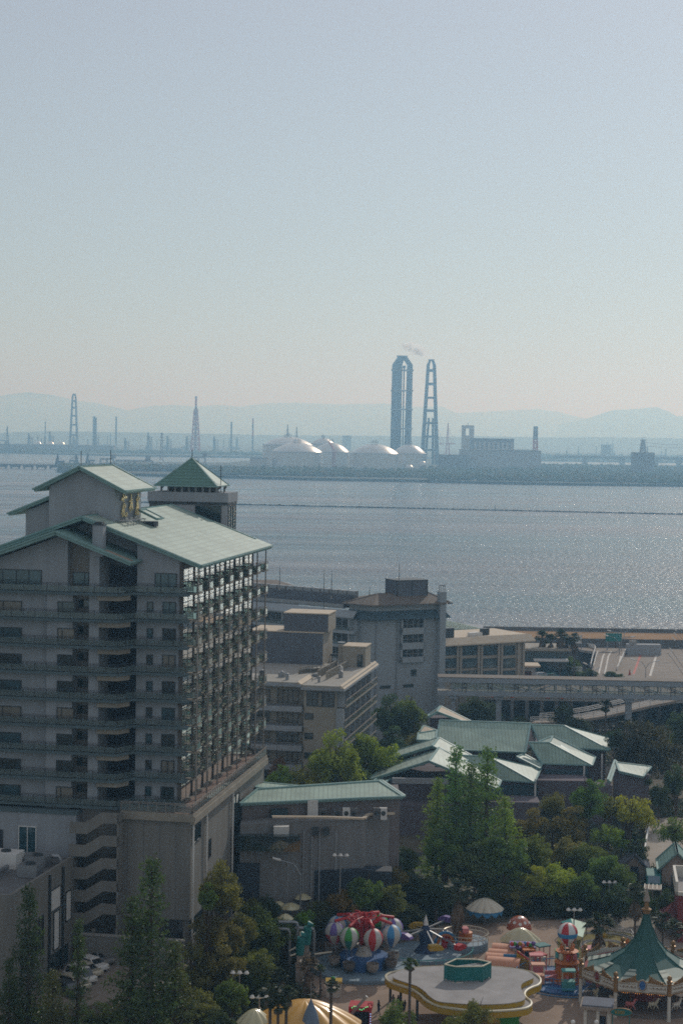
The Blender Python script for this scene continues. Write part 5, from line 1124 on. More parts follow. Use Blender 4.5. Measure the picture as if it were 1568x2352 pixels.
# bodies
def wallbox(x0, x1, ytop, Y, dep, zb=0, mat='duskwall', par=bh, f_=rb_):
    a = f_(at(x0, ytop, Y)); b = f_(at(x1, ytop, Y)); return MB().box(a[0], b[0], a[1], a[1] + dep, zb, (a[2] + b[2]) / 2).build('wall', M[mat], par)
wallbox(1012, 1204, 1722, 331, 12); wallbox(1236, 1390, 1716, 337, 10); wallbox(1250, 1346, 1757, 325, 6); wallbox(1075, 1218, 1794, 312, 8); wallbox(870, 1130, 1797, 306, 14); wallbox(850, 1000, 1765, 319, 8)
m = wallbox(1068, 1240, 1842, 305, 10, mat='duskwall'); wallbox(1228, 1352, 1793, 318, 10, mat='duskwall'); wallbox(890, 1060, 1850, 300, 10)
for (x0, x1, y, Y) in ((1078, 1234, 1822, 311), (1250, 1350, 1786, 324)):
    a, b = rb_(at(x0, y, Y)), rb_(at(x1, y, Y)); o = MB().box(a[0], b[0], a[1] - .1, a[1], a[2] - 1, a[2] + 1.6).build('window', M['glassblue'], bh); m = MB()
    for i in range(9): x = a[0] + (b[0] - a[0]) * i / 8; m.box(x - .08, x + .08, a[1] - .2, a[1] - .08, a[2] - 1, a[2] + 1.6)
    m.build('frame', M['darksteel'], o)
a, b = rb_(at(900, 1790, 301.5)), rb_(at(1030, 1793, 300)); MB().box(a[0], b[0], a[1] - .5, a[1] + .1, a[2] - .6, a[2] + .3).build('gable_beam', M['plaster_grey'], bh)
for x, y, Y in ((1381, 1760, 333.5), (1228, 1820, 310.5), (1340, 1790, 323)): a = rb_(at(x, y, Y)); MB().box(a[0] - .15, a[0] + .15, a[1] - .15, a[1] + .15, 2, a[2] + 2.4).build('post', M['white'], bh)
# small house at its right
sh = thing('side_house', 'small house with a bright pale roof beside the round dark tree at the right', 'house', at(1440, 1780, 315).to_2d().to_3d()); so_ = sh.location
f_s = lambda p: (p.x - so_.x, p.y - so_.y, p.z)
roof([(1414, 1751, 322), (1495, 1761, 322), (1476, 1784, 314), (1421.5, 1771.5, 315)], 'greenroof', par=sh, rel_=f_s)
roof([(1410.6, 1746, 323), (1416, 1751, 322.6), (1400, 1796.5, 309), (1394.5, 1791, 309)], 'greenroof', par=sh, rel_=f_s)
a, b = f_s(at(1421, 1790, 316)), f_s(at(1490, 1790, 316)); MB().box(a[0], b[0], a[1], a[1] + 6, 0, a[2] + .9).build('wall', M['duskwall'], sh)
a, b = f_s(at(1396, 1800, 309.5)), f_s(at(1406, 1800, 309.5)); MB().box(a[0] - 3, b[0], a[1], a[1] + 3, 0, a[2] - .3).build('wall', M['duskwall'], sh)
# little light gables behind the bath house
t = thing('gable_pavilion', 'small cream gabled roof behind the bath house, left of the footbridge pier', 'house', at(1040, 1640, 352).to_2d().to_3d()); o_ = t.location
roof([(1011, 1622, 352), (1080, 1656, 350), (1066, 1658, 345), (1003, 1634, 346)], 'coping', par=t, rel_=r2); roof([(1011, 1622, 352), (985, 1641, 350), (983, 1646, 345), (1003, 1634, 346)], 'brownroof', par=t, rel_=r2)
a, b = r2(at(990, 1645, 348)), r2(at(1060, 1645, 348)); MB().box(a[0], b[0], a[1], a[1] + 5, 0, a[2] - .6).build('wall', M['duskwall'], t)
t = thing('gable_pavilion', 'tiny cream roof peak just left of the large green slope', 'house', at(975, 1680, 340).to_2d().to_3d()); o_ = t.location
roof([(973, 1667, 342), (1003, 1678, 340), (998, 1682, 336), (962, 1682, 337)], 'coping', par=t, rel_=r2); a, b = r2(at(962, 1684, 339)), r2(at(998, 1684, 339)); MB().box(a[0], b[0], a[1], a[1] + 3, 0, a[2] - .3).build('wall', M['duskwall'], t)
# ---------------------------------------------------------------- long service house in front
M['duskstripe'] = striped('duskstripe', (.20, .175, .17), (.15, .13, .13), .8, 0, .9, .06)
KH = .862; at_ = at
at = lambda x, y, Y: at_(x, y, Y * KH)
lh = thing('kitchen_house', 'long low plaster house under one long green roof joined to the hotel podium', 'house', at(835, 1900, 279).to_2d().to_3d()); o_ = lh.location
roof([(592, 1812.6, 280.5), (870, 1794, 287.5), (925, 1829.8, 282), (835, 1832.6, 280), (551.5, 1846, 274)], 'greenroof_x', par=lh, rel_=r2)
roof([(870, 1793.5, 287.6), (876, 1792.5, 290), (929, 1828, 286), (925, 1829.8, 282)], 'greenroof', par=lh, rel_=r2)
roof([(592, 1812, 280.6), (870, 1793.6, 287.6), (873, 1797, 289.5), (600, 1817, 283.5)], 'greenroof_x', par=lh, rel_=r2)
roof([(596, 1797, 292), (690, 1806, 291), (680, 1813, 286), (588, 1809, 285)], 'greenroof_x', par=lh, rel_=r2)
def face(par, pts, z0, mat, name='wall', dep=6):
    """plan polyline given as image columns and depths; walls down to the ground"""
    o = MB(); P = [r2(at(x, y, Y)) for x, y, Y in pts]; ztop = sum(p[2] for p in P) / len(P); poly = [(p[0], p[1]) for p in P]; poly += [(P[-1][0], P[-1][1] + dep), (P[0][0], P[0][1] + dep)]
    o.prism(poly, z0, ztop); return o.build(name, M[mat], par), ztop
face(lh, [(556, 1850, 275), (835, 1836, 281), (918, 1833, 283.5)], 0, 'duskstripe', dep=9)
mm('plaster_shaded', (.22, .215, .21), .9, var=.16, scale=.7, stretch=(1, 1, .14))  # copy of the plaster, darkened for the weaker light low down
w1, zt1 = face(lh, [(552, 1886, 270.5), (640, 1883, 272.5), (835, 1881, 276), (846, 1872, 279), (892, 1871, 280.5), (894, 1870, 283)], 0, 'plaster_shaded', dep=3)
o = MB()
for a, b in (((625, 1876, 271.9), (751, 1877, 274)), ((751, 1877, 274), (835, 1880, 275.8)), ((835, 1880, 275.8), (846, 1870.5, 278.8)), ((846, 1870.5, 278.8), (905, 1868, 280.3))): o.bar(r2(at(*a)), r2(at(*b)), .5, .25)
o.build('coping', M['coping'], lh)
rnd = random.Random(9)
for i, x in enumerate((722, 742, 775, 795, 812, 865, 880)):
    a = r2(at(x, 1868, 277.5)); q = MB().box(a[0] - .5, a[0] + .5, a[1], a[1] + .5, a[2] - .9, a[2] + .7).build('condenser', M['concrete_dark' if i % 3 else 'white'], lh)
    MB().lathe([(.32, 0), (.32, .06), (.05, .08)], (0, 0, 0), 12).build('fan', M['darksteel'], q, loc=(a[0], a[1] - .02, a[2])).rotation_euler = (R(90), 0, 0)
a = r2(at(718, 1862, 277)); m = MB(); m.box(a[0] - .7, a[0] + .7, a[1], a[1] + .1, a[2] - 1, a[2] + 1.4); m.build('door', M['white'], lh)
a, b = r2(at(623, 1866, 276.6)), r2(at(662, 1866, 277.2)); MB().box(a[0], b[0], a[1] - .9, a[1], a[2] - 1.1, a[2] + .6).build('window', M['glassblue'], lh)
a = r2(at(646, 1915, 272)); m = MB(); m.box(a[0] - 1.0, a[0] + 1.0, a[1] - .8, a[1] + .4, a[2] - 1.4, a[2] + 1.1); m.build('duct_hood', M['white'], lh)
for x, y in ((724, 1909), (749, 1909)): a = r2(at(x, y, 273.6)); MB().box(a[0] - .4, a[0] + .4, a[1] - .35, a[1] + .4, a[2] - .5, a[2] + .5).build('vent', M['darksteel'], lh)
for x in (662, 697, 716, 734, 772): a = r2(at(x, 1930, 273.2 + (x - 662) * .012)); MB().tube([(a[0], a[1] - .25, 0), (a[0], a[1] - .25, a[2] + 1.5)], .08, 6).build('downpipe', M['plaster_grey'], lh)
a, b = r2(at(546, 1990, 269)), r2(at(597, 1990, 270)); MB().box(a[0], b[0], a[1] - .2, a[1] + .8, 0, a[2] + .3).build('garage_shade', M['louvre'], lh)  # no hole: dark block painted in place of the opening's shade
a, b = r2(at(544, 1935, 269.5)), r2(at(690, 1930, 272.8)); MB().box(a[0], b[0], a[1] - .1, a[1] + 1.2, a[2] - 1.1, a[2] + .9).build('ribbon_window', M['glass'], lh)
a, b = r2(at(845, 1990, 277)), r2(at(894, 1990, 280)); MB().box(a[0] - 16, b[0] + .2, a[1] - 2.6, a[1] + .4, 0, a[2]).build('undercroft_shade', M['louvre'], lh)  # solid dark block stands in for the shade under the house

at = at_
# ================================================================ TREES
def leafmat(name, trans=.5, nscale=.35):
    m = bpy.data.materials.new(name); m.use_nodes = True; t = m.node_tree; t.nodes.remove(t.nodes['Principled BSDF'])
    oi = t.nodes.new('ShaderNodeObjectInfo'); tc = t.nodes.new('ShaderNodeTexCoord'); n = t.nodes.new('ShaderNodeTexNoise'); n.inputs['Scale'].default_value = 2.6; n.inputs['Detail'].default_value = 3
    t.links.new(tc.outputs['Object'], n.inputs['Vector']); r = t.nodes.new('ShaderNodeMapRange'); r.inputs[1].default_value = .3; r.inputs[2].default_value = .7; r.inputs[3].default_value = .55; r.inputs[4].default_value = 1.5
    t.links.new(n.outputs['Fac'], r.inputs[0]); mx = t.nodes.new('ShaderNodeVectorMath'); mx.operation = 'SCALE'; t.links.new(oi.outputs['Color'], mx.inputs[0]); t.links.new(r.outputs[0], mx.inputs['Scale'])
    d = t.nodes.new('ShaderNodeBsdfDiffuse'); tr = t.nodes.new('ShaderNodeBsdfTranslucent'); ms = t.nodes.new('ShaderNodeMixShader'); ms.inputs[0].default_value = trans
    g = t.nodes.new('ShaderNodeBsdfGlossy'); g.inputs['Roughness'].default_value = .45; m2 = t.nodes.new('ShaderNodeMixShader'); m2.inputs[0].default_value = .04
    t.links.new(mx.outputs[0], d.inputs[0]); t.links.new(mx.outputs[0], tr.inputs[0]); t.links.new(d.outputs[0], ms.inputs[1]); t.links.new(tr.outputs[0], ms.inputs[2])
    t.links.new(ms.outputs[0], m2.inputs[1]); t.links.new(g.outputs[0], m2.inputs[2]); t.links.new(m2.outputs[0], t.nodes['Material Output'].inputs[0]); return m
M['leaf'] = leafmat('leaf'); mm('bark', (.10, .075, .055), .95, var=.25, scale=2); mm('palmbark', (.13, .10, .08), .95, var=.2, scale=3)
def meshof(m, name, mat):
    me = bpy.data.meshes.new(name); me.from_pydata(m.v, [], m.f); me.materials.append(mat); me.update(); return me
def leafq(m, c, s, rnd, upb=.4):
    n = Vector((rnd.gauss(0, 1), rnd.gauss(0, 1), rnd.gauss(upb, .8))); 
    if n.length < .1: n = Vector((0, 0, 1))
    n.normalize(); u = n.cross(Vector((rnd.random(), rnd.random(), rnd.random()))).normalized(); v = n.cross(u); u *= s; v *= s * .62
    m.add([c - u, c - v * .9, c + u, c + v], [(0, 1, 2, 3)])
def crown_round(seed, n_cl=62, per=150, ls=.04, flat=.8, airy=.0):
    rnd = random.Random(seed); m = MB(); lob = [(Vector((rnd.gauss(0, 1), rnd.gauss(0, 1), rnd.gauss(.1, .8))).normalized(), rnd.uniform(.15, .42)) for _ in range(8)]
    for i in range(n_cl):
        d = Vector((rnd.gauss(0, 1), rnd.gauss(0, 1), rnd.gauss(.25, .9))).normalized(); r = .72 + sum(a * max(0, d.dot(l)) ** 6 for l, a in lob) * .75
        r *= rnd.uniform(.55, 1.0) if i % 3 else rnd.uniform(.25, .7); c = d * r * .84; c.z *= flat
        if c.z < -.5: c.z = -.5 + rnd.uniform(-.05, .1)
        R_ = rnd.uniform(.15, .29)
        for j in range(per):
            q = Vector((rnd.gauss(0, 1), rnd.gauss(0, 1), rnd.gauss(0, 1))).normalized() * R_ * rnd.random() ** .35; q.z *= .7
            leafq(m, c + q, ls * rnd.uniform(.6, 1.4), rnd)
    m.v = [(x, y, z + .55) for x, y, z in m.v]; return meshof(m, 'crown', M['leaf'])
def crown_conifer(seed, n=11000, ls=.0125, nb=170, dn=1.0):
    """unit height, radius about .2 at the foot"""
    rnd = random.Random(seed); m = MB()
    for b in range(nb):
        h = rnd.random() ** 1.0; z0 = .06 + .93 * h; L = (.022 + .25 * (1 - z0) ** .95) * rnd.uniform(.45, 1.2); a = rnd.uniform(0, 6.283); up_ = .45
        k = int((12 + L * 190) * dn)
        for j in range(k):
            f = rnd.random() ** .7; r = L * f; sp = .020 * (1.15 - f) * (1 + L * 2) + .006
            c = Vector((math.cos(a) * r, math.sin(a) * r, z0 + r * up_ - r * r * 1.0)) + Vector((rnd.gauss(0, sp), rnd.gauss(0, sp), rnd.gauss(0, sp * .55)))
            leafq(m, c, ls * rnd.uniform(.6, 1.3), rnd, .7)
    return meshof(m, 'crown', M['leaf'])
def trunk_mesh(seed, multi=1):
    rnd = random.Random(seed); m = MB()
    for k in range(multi):
        a = rnd.uniform(0, 6.28); lean = .0 if multi == 1 else .22
        base = Vector((0, 0, 0)); mid = Vector((math.cos(a) * lean * .5, math.sin(a) * lean * .5, .6)); top = Vector((math.cos(a) * lean, math.sin(a) * lean, 1.15))
        m.tube([base, mid, top], [.075, .055, .03], 7)
        for j in range(6):
            b = a + rnd.uniform(0, 6.28); p = mid.lerp(top, rnd.random()); q = p + Vector((math.cos(b) * .5, math.sin(b) * .5, rnd.uniform(.25, .5))); m.tube([p, p.lerp(q, .5) + Vector((0, 0, -.04)), q], [.03, .02, .01], 5)
    return meshof(m, 'trunk', M['bark'])
def conifer_trunk(seed):
    rnd = random.Random(seed); m = MB(); m.tube([(0, 0, 0), (0, 0, .5), (0, 0, .97)], [.016, .010, .002], 7)
    for i in range(34):
        z = .1 + .8 * i / 34; L = (.02 + .18 * (1 - z)); a = i * 2.4; m.tube([(0, 0, z), (math.cos(a) * L, math.sin(a) * L, z + L * .2)], [.0035, .001], 4)
    return meshof(m, 'trunk', M['bark'])
CR = [crown_round(s, 60, 150, .034, .8) for s in (1, 2, 3, 4, 5)]; CA = [crown_round(s, 40, 95, .034, .62) for s in (11, 12)]; CB = [crown_round(s, 16, 9, .03, 1) for s in (21,)]
CC = [crown_conifer(s) for s in (6, 7, 8)]; CS = [crown_conifer(s, nb=210, dn=.95, ls=.0088) for s in (16, 17, 18)]; TR = [trunk_mesh(s, k) for s, k in ((1, 1), (2, 3), (3, 4))]; TC = [conifer_trunk(4)]
def inst(me, name, par, sc_, rz=0, z=0, color=None):
    o = bpy.data.objects.new(name, me); col.objects.link(o); o.parent = par; o.scale = sc_; o.rotation_euler = (0, 0, rz); o.location = (0, 0, z)
    if color: o.color = (*color, 1)
    return o
rt_ = random.Random(77)
COL = dict(green=(.15, .23, .035), bright=(.25, .37, .035), yellow=(.38, .40, .035), olive=(.20, .22, .04), brown=(.20, .19, .045), orange=(.34, .20, .04), dark=(.07, .11, .035), teal=(.08, .13, .055), conif=(.16, .27, .055), conifb=(.14, .21, .05), rust=(.26, .13, .05), dimcon=(.085, .125, .035), dimol=(.13, .135, .04))
def tree(x, yt, wpx, yb, kind, c, label, name='broadleaf_tree', cat='tree', group='trees round the hotels and the park', z0=0, frac=.62, multi=1):
    b = G(x, yb, z0); Y = b.y; h = at(x, yt, Y).z - z0; r = wpx * Y / FPX / 2; t = thing(name, label, cat, b, 0, group); cc = COL[c] if isinstance(c, str) else c
    cc = tuple(v * rt_.uniform(.88, 1.12) for v in cc)
    if kind in ('conifer', 'wispy'):
        s = r / .235; inst(rt_.choice(CC if kind == 'conifer' else CS), 'crown', t, (s, s, h), rt_.uniform(0, 6.28), 0, cc); inst(TC[0], 'trunk', t, (h * 1.25, h * 1.25, h), 0, 0)
    else:
        lst = {'round': CR, 'airy': CA, 'bare': CB}[kind]; me = rt_.choice(lst); ch = min(h * .92, max(2 * r * .95, h * frac), 2 * r * (1.12 if kind == 'round' else 1.3)); sz = ch / 1.45
        rw_ = r * (1.2 if kind == 'round' else 1.1); inst(me, 'crown', t, (rw_, rw_, sz), rt_.uniform(0, 6.28), h - 1.38 * sz, cc)
        tk = TR[2] if kind == 'bare' else TR[multi if multi < 3 else 2]; th = h - ch * .55; hs = max(.8, min(r * .75, th * .4)); inst(tk, 'trunk', t, (hs, hs, th * .86), rt_.uniform(0, 6.28), 0)
    return t
T = tree
T(848, 1666, 132, 1872, 'round', 'bright', 'large bright green tree in front of the beige middle block')
T(768, 1684, 128, 1936, 'round', 'bright', 'bright green tree touching the left of the large bright one, by the middle block')
T(692, 1734, 168, 1944, 'round', (.30, .33, .035), 'wide yellow green tree behind the long low house, beside the hotel podium')
T(640, 1752, 70, 1950, 'round', 'bright', 'green tree tucked against the hotel terrace corner')
T(640, 1722, 60, 1930, 'airy', 'rust', 'thin rusty leaved tree low between the tall hotel and the middle block')
T(932, 1580, 110, 1792, 'round', 'olive', 'tall olive tree with browning edge before the pale hotel tower')
T(893, 1600, 90, 1800, 'round', 'dark', 'dark tree left of the tall olive one, beside the middle block balconies')
T(905, 1668, 110, 1822, 'round', 'teal', 'dark grey green tree below the olive tree, left of the bath house roofs')
T(955, 1660, 60, 1830, 'airy', 'brown', 'small brown tree beside the tiny cream roof peak')
T(822, 1752, 70, 1925, 'round', 'teal', 'grey green shrubby tree just left of the twin gables')
T(775, 1775, 70, 1945, 'round', 'dark', 'dark low tree behind the ridge of the long low house')
T(1482, 1634, 178, 1838, 'round', (.07, .075, .022), 'huge dark dome shaped tree right of the bath house')
T(1408, 1668, 50, 1830, 'round', 'dark', 'narrow dark tree at the left foot of the huge dome shaped tree')
T(1572, 1610, 90, 1800, 'round', 'dark', 'dark tree cut by the right edge under the footbridge')
T(1100, 1590, 100, 1712, 'round', 'dark', 'dark tree against the foot of the pale hotel tower')
T(1066, 1605, 60, 1716, 'round', 'teal', 'small dark tree between the hotel tower and the footbridge pier')
T(1060, 1622, 24, 1700, 'airy', 'yellow', 'wispy yellow sapling above the cream gabled pavilion')
T(1190, 1650, 90, 1740, 'round', 'dark', 'dark low tree behind the large green slope')
T(1292, 1606, 66, 1745, 'round', 'dark', 'dark round tree under the middle of the footbridge')
T(1330, 1640, 60, 1740, 'round', 'teal', 'dark green tree just right of the one under the footbridge')
T(1560, 1655, 60, 1790, 'round', 'olive', 'olive tree at the right edge behind the huge dark dome')
T(1225, 1500, 40, 1580, 'round', 'bright', 'bright bush behind the seaside wing gable', z0=0)
T(1300, 1500, 62, 1588, 'round', 'green', 'bright green tree right of the palms below the curving guard rail')
T(1326, 1530, 50, 1590, 'round', 'green', 'low green tree at the very left edge of the parking deck')
T(1352, 1534, 46, 1562, 'round', 'dark', 'left of two dark trimmed dome bushes before the parking deck', 'dome_bush', 'bush', None, 4.5, .95)
T(1407, 1538, 46, 1566, 'round', 'dark', 'right of two dark trimmed dome bushes before the parking deck', 'dome_bush', 'bush', None, 4.5, .95)
# the three tall conifers in the middle and their skirts
T(1041, 1714, 150, 2050, 'wispy', 'conif', 'left tall thin topped conifer before the twin gable roof', 'conifer')
T(1076, 1752, 150, 2056, 'wispy', 'conif', 'middle and lowest of the three conifers before the bath house', 'conifer')
T(1113, 1716, 160, 2064, 'wispy', 'conif', 'right tall conifer of the three before the bath house', 'conifer')
T(1000, 1785, 120, 2040, 'wispy', 'bright', 'shorter reddish conifer at the left of the central three', 'conifer')
T(1155, 1830, 150, 2075, 'wispy', 'bright', 'broad green conifer filling the right foot of the central three', 'conifer')
T(1020, 1880, 130, 2070, 'round', 'green', 'dense green tree at the foot of the left central conifer')
T(1150, 1900, 130, 2090, 'round', 'green', 'dense green tree at the foot of the right central conifer')
T(1085, 1930, 120, 2095, 'round', 'conifb', 'dark green tree in front of the central conifers')
T(928, 1935, 84, 2078, 'round', 'dark', 'dark tree in the gap between the long low house and the central conifers')
T(905, 1965, 70, 2130, 'airy', 'brown', 'small brown tree at the right foot of the long low house')
# right hand wood
T(1268, 1792, 80, 1990, 'airy', 'brown', 'brown leaved tree at the right end of the bath house terrace')
T(1222, 1860, 90, 2010, 'round', 'brown', 'dark brown tree between the conifers and the bath house terrace')
T(1345, 1785, 90, 1990, 'round', 'green', 'green tree below the small house with bright roof')
T(1300, 1850, 110, 2010, 'round', 'brown', 'broad brown green tree in the middle of the right hand wood')
T(1395, 1800, 80, 1985, 'airy', 'olive', 'thin olive tree in front of the bright roofed small house')
T(1440, 1796, 130, 1988, 'airy', 'yellow', 'leaning yellow green tree with bare dark limbs beside the access road', multi=2)
T(1475, 1830, 90, 1975, 'airy', 'yellow', 'yellow leaved crown overhanging the access road', multi=2)
T(1479, 1764, 44, 1880, 'airy', 'teal', 'small layered pine above the bright roof of the small house', 'pine_tree')
T(1510, 1790, 60, 1900, 'round', 'dark', 'dark tree right of the small layered pine')
T(1550, 1760, 70, 1890, 'round', 'dark', 'dark tree at the right edge below the huge dome')
T(1548, 1850, 120, 2000, 'airy', 'green', 'wide green crown over the road at the right edge')
T(1388, 1872, 90, 2010, 'airy', 'bright', 'yellow green layered tree left of the access road')
T(1210, 1905, 120, 2060, 'round', 'olive', 'olive tree right behind the dense conifer skirt')
T(1300, 1905, 110, 2050, 'round', 'brown', 'rusty tree above the bright yellow green camphor')
T(1350, 1925, 100, 2060, 'round', 'olive', 'olive tree left of the dark trimmed hedge')
T(1385, 1945, 110, 2075, 'round', 'green', 'flat layered green tree above the park lamp', frac=.7)
T(1420, 1975, 90, 2090, 'round', 'green', 'spreading green tree left of the dark van')
T(1340, 1990, 90, 2100, 'round', 'green', 'dark green tree between the camphor and the flat layered tree')
T(1275, 1965, 130, 2086, 'round', 'yellow', 'bright yellow green camphor in the middle of the park edge')
T(1228, 1992, 84, 2090, 'round', 'yellow', 'lower left lobe tree of bright yellow green, beside the camphor')
T(1332, 2010, 70, 2092, 'round', 'yellow', 'lower right bright yellow green tree beside the camphor')
T(1455, 1902, 50, 1975, 'round', 'dark', 'dark trimmed bush at the road side')
T(1460, 1925, 60, 2020, 'round', 'dark', 'near dark trimmed bush beside the van')
T(1424, 1900, 60, 1985, 'round', 'bright', 'bright low bush at the left verge of the road')
# middle band before the long house
T(835, 1998, 90, 2182, 'round', 'green', 'green tree right of the twin headed lamp')
T(785, 2026, 96, 2186, 'round', 'orange', 'orange leaved tree under the twin headed lamp')
T(895, 2015, 84, 2176, 'round', 'olive', 'olive tree right of the orange one, before the long house')
T(955, 1990, 110, 2110, 'round', 'dark', 'dark tree left of the central conifers')
T(1000, 2010, 90, 2130, 'round', 'dark', 'dark tree behind the tall dark palm')
T(730, 2045, 80, 2190, 'airy', 'olive', 'thin olive tree right of the tall bent lamp')
T(700, 2068, 70, 2200, 'airy', 'bright', 'light green sapling below the bent lamp')
T(860, 2060, 90, 2172, 'round', 'dark', 'dark hedge like tree behind the red balloon ride')
T(930, 2065, 110, 2152, 'round', 'dark', 'dark hedge like tree behind the blue swing ride')
T(1180, 2030, 90, 2098, 'round', 'olive', 'olive tree behind the silver canopy')
T(1120, 2005, 100, 2092, 'round', 'green', 'green tree behind the silver scalloped canopy')
T(1300, 2055, 90, 2108, 'round', 'dark', 'dark tree behind the mint tent')
T(1420, 2035, 90, 2120, 'round', 'dark', 'dark tree right of the park lamp')
T(1480, 2052, 60, 2120, 'round', 'dark', 'dark bush left of the tent finial')
T(1530, 2045, 60, 2120, 'round', 'dark', 'dark clipped bush right of the tent finial')
T(612, 2040, 84, 2200, 'round', 'dark', 'dark tree under the long bent lamp, left of the white parasols')
T(575, 2050, 70, 2215, 'round', 'olive', 'olive tree behind the podium corner tree, before the garage opening')
T(740, 2075, 80, 2196, 'round', 'dark', 'dark tree right of the white parasols')
T(680, 2100, 70, 2205, 'round', 'dark', 'dark tree below the white parasols')
T(720, 2105, 60, 2180, 'round', 'olive', 'olive bush behind the stone columns')
# left foreground wood
T(506, 1985, 118, 2300, 'round', 'olive', 'leafy olive tree at the corner of the hotel podium', frac=.42)
T(480, 2085, 90, 2312, 'round', 'brown', 'brown tree under the leafy podium corner tree', frac=.45)
T(530, 2105, 80, 2290, 'round', 'olive', 'olive tree low between the podium corner tree and the wood', frac=.45)
T(440, 2140, 70, 2330, 'airy', 'brown', 'thin brown tree against the retaining wall end')
T(400, 2230, 90, 2380, 'round', 'olive', 'round olive bush right of the tallest dark conifer foot', 'round_shrub', 'shrub')
T(300, 2270, 110, 2420, 'round', 'dimol', 'dull olive bush at the foot of the dark conifers', 'round_shrub', 'shrub')
T(230, 2305, 90, 2440, 'round', 'dimcon', 'dark bush below the row of parked cars', 'round_shrub', 'shrub')
T(90, 2290, 110, 2440, 'round', 'dimol', 'dull olive bush at the bottom left under the conifers', 'round_shrub', 'shrub')
T(474, 2030, 60, 2320, 'round', 'green', 'small green tree pressed to the podium corner')
T(600, 2076, 140, 2230, 'round', 'olive', 'large olive tree right of the podium corner tree')
T(545, 2085, 100, 2262, 'round', 'brown', 'brown tree between the podium and the large olive tree')
T(655, 2100, 70, 2225, 'round', 'green', 'dark green tree beside the round white parasols')
T(450, 2190, 110, 2330, 'airy', 'brown', 'thin brown tree in front of the podium foot')
T(505, 2170, 110, 2320, 'round', 'brown', 'brown green tree in the lower wood, left of the thin park lamp')
T(580, 2165, 110, 2290, 'round', 'olive', 'broad tree above the slanting park kerb')
T(530, 2235, 100, 2370, 'round', 'green', 'green tree around the foot of the thin park lamp')
T(455, 2260, 110, 2400, 'round', 'olive', 'olive tree at the bottom edge right of the big conifer')
T(585, 2225, 60, 2300, 'round', 'green', 'rounded bright shrub beside the slanting park kerb', 'round_shrub', 'shrub')
T(500, 2300, 110, 2420, 'round', 'dark', 'dark tree cut by the bottom edge below the thin lamp')
T(600, 2318, 70, 2400, 'round', 'dark', 'dark bush at the bottom edge left of the palms', 'round_shrub', 'shrub')
T(65, 2036, 170, 2470, 'wispy', 'dimcon', 'tall sparse conifer at the left edge before the service building', 'conifer')
T(178, 2112, 96, 2480, 'wispy', 'dimcon', 'conifer in front of the parked cars', 'conifer')
T(343, 1970, 220, 2490, 'wispy', 'dimcon', 'tallest dark conifer in front of the hotel stair', 'conifer')
T(300, 2060, 170, 2480, 'wispy', 'dimcon', 'shorter conifer just left of the tallest dark one', 'conifer')
T(400, 2160, 180, 2480, 'wispy', 'dimol', 'lower olive conifer right of the tallest dark one', 'conifer')
T(120, 2230, 150, 2500, 'wispy', 'dimol', 'low yellowish conifer at the bottom left', 'conifer')
T(20, 2200, 130, 2490, 'wispy', 'dimcon', 'dark conifer cut by the left edge at the bottom', 'conifer')
# bottom middle
T(1085, 2272, 90, 2440, 'airy', 'olive', 'sparse twiggy shrub tree in front of the cloud shaped roof', multi=2)
T(1060, 2300, 110, 2420, 'airy', 'brown', 'rusty shrub at the bottom edge below the cloud shaped roof', 'round_shrub', 'shrub')
T(1110, 2305, 90, 2415, 'airy', 'orange', 'orange brown shrub right of the twiggy shrub tree', 'round_shrub', 'shrub')
T(910, 2305, 110, 2410, 'round', 'green', 'green bush at the bottom edge right of the yellow striped roof', 'round_shrub', 'shrub')
# fan palms
mm('deadfrond', (.17, .125, .085), .95, var=.2, scale=3)
def palm_head(seed, n=46, skirt=70):
    rnd = random.Random(seed); m = MB()
    def frond(a, e, L, droop, w):
        d = Vector((math.cos(a) * math.cos(e), math.sin(a) * math.cos(e), math.sin(e))); q = d * L * .5
        side = d.cross(Vector((0, 0, 1))).normalized(); upv = side.cross(d)
        m.bar((0, 0, 0), q, .015, .015)
        for k in range(11):
            f = (k - 5) / 5; dd = (d * (1 - abs(f) * .55) + side * f * .9).normalized(); l = L * .55 * (1 - .25 * abs(f)); p1 = q + dd * l * .6; p2 = q + dd * l + Vector((0, 0, -droop * l * .6)); ww = w * .5
            m.add([q, p1 + side * ww, p2, p1 - side * ww], [(0, 1, 2, 3)])
    for i in range(n): frond(rnd.uniform(0, 6.28), rnd.uniform(-.45, 1.35), rnd.uniform(.8, 1.1), rnd.uniform(.3, .8), .10)
    o1 = meshof(m, 'crown', M['leaf']); m = MB()
    for i in range(skirt): frond(rnd.uniform(0, 6.28), rnd.uniform(-1.5, -.7), rnd.uniform(.6, 1.0), .5, .1)
    return o1, meshof(m, 'dead_leaf_skirt', M['deadfrond'])
PH = [palm_head(s) for s in (1, 2, 3)]
pm_ = MB(); pm_.tube([(0, 0, 0), (0, 0, .03), (0, 0, .5), (0, 0, 1)], [.03, .022, .017, .016], 9); PT = meshof(pm_, 'trunk', M['palmbark'])
def palm(x, yt, wpx, yb, label, skirt=1.0, z0=0, c=(.05, .075, .025), group='fan palms'):
    b = G(x, yb, z0); Y = b.y; h = at(x, yt, Y).z - z0; r = wpx * Y / FPX / 2; t = thing('fan_palm', label, 'palm', b, 0, group); hd, sk = rt_.choice(PH); hz_ = h - r * .75
    inst(PT, 'trunk', t, (max(7, h * .9), max(7, h * .9), hz_)); inst(hd, 'crown', t, (r, r, r * .85), rt_.uniform(0, 6), hz_, c)
    if skirt: inst(sk, 'dead_leaf_skirt', t, (r * .75, r * .75, r * 1.3 * skirt), rt_.uniform(0, 6), hz_ - r * .1)
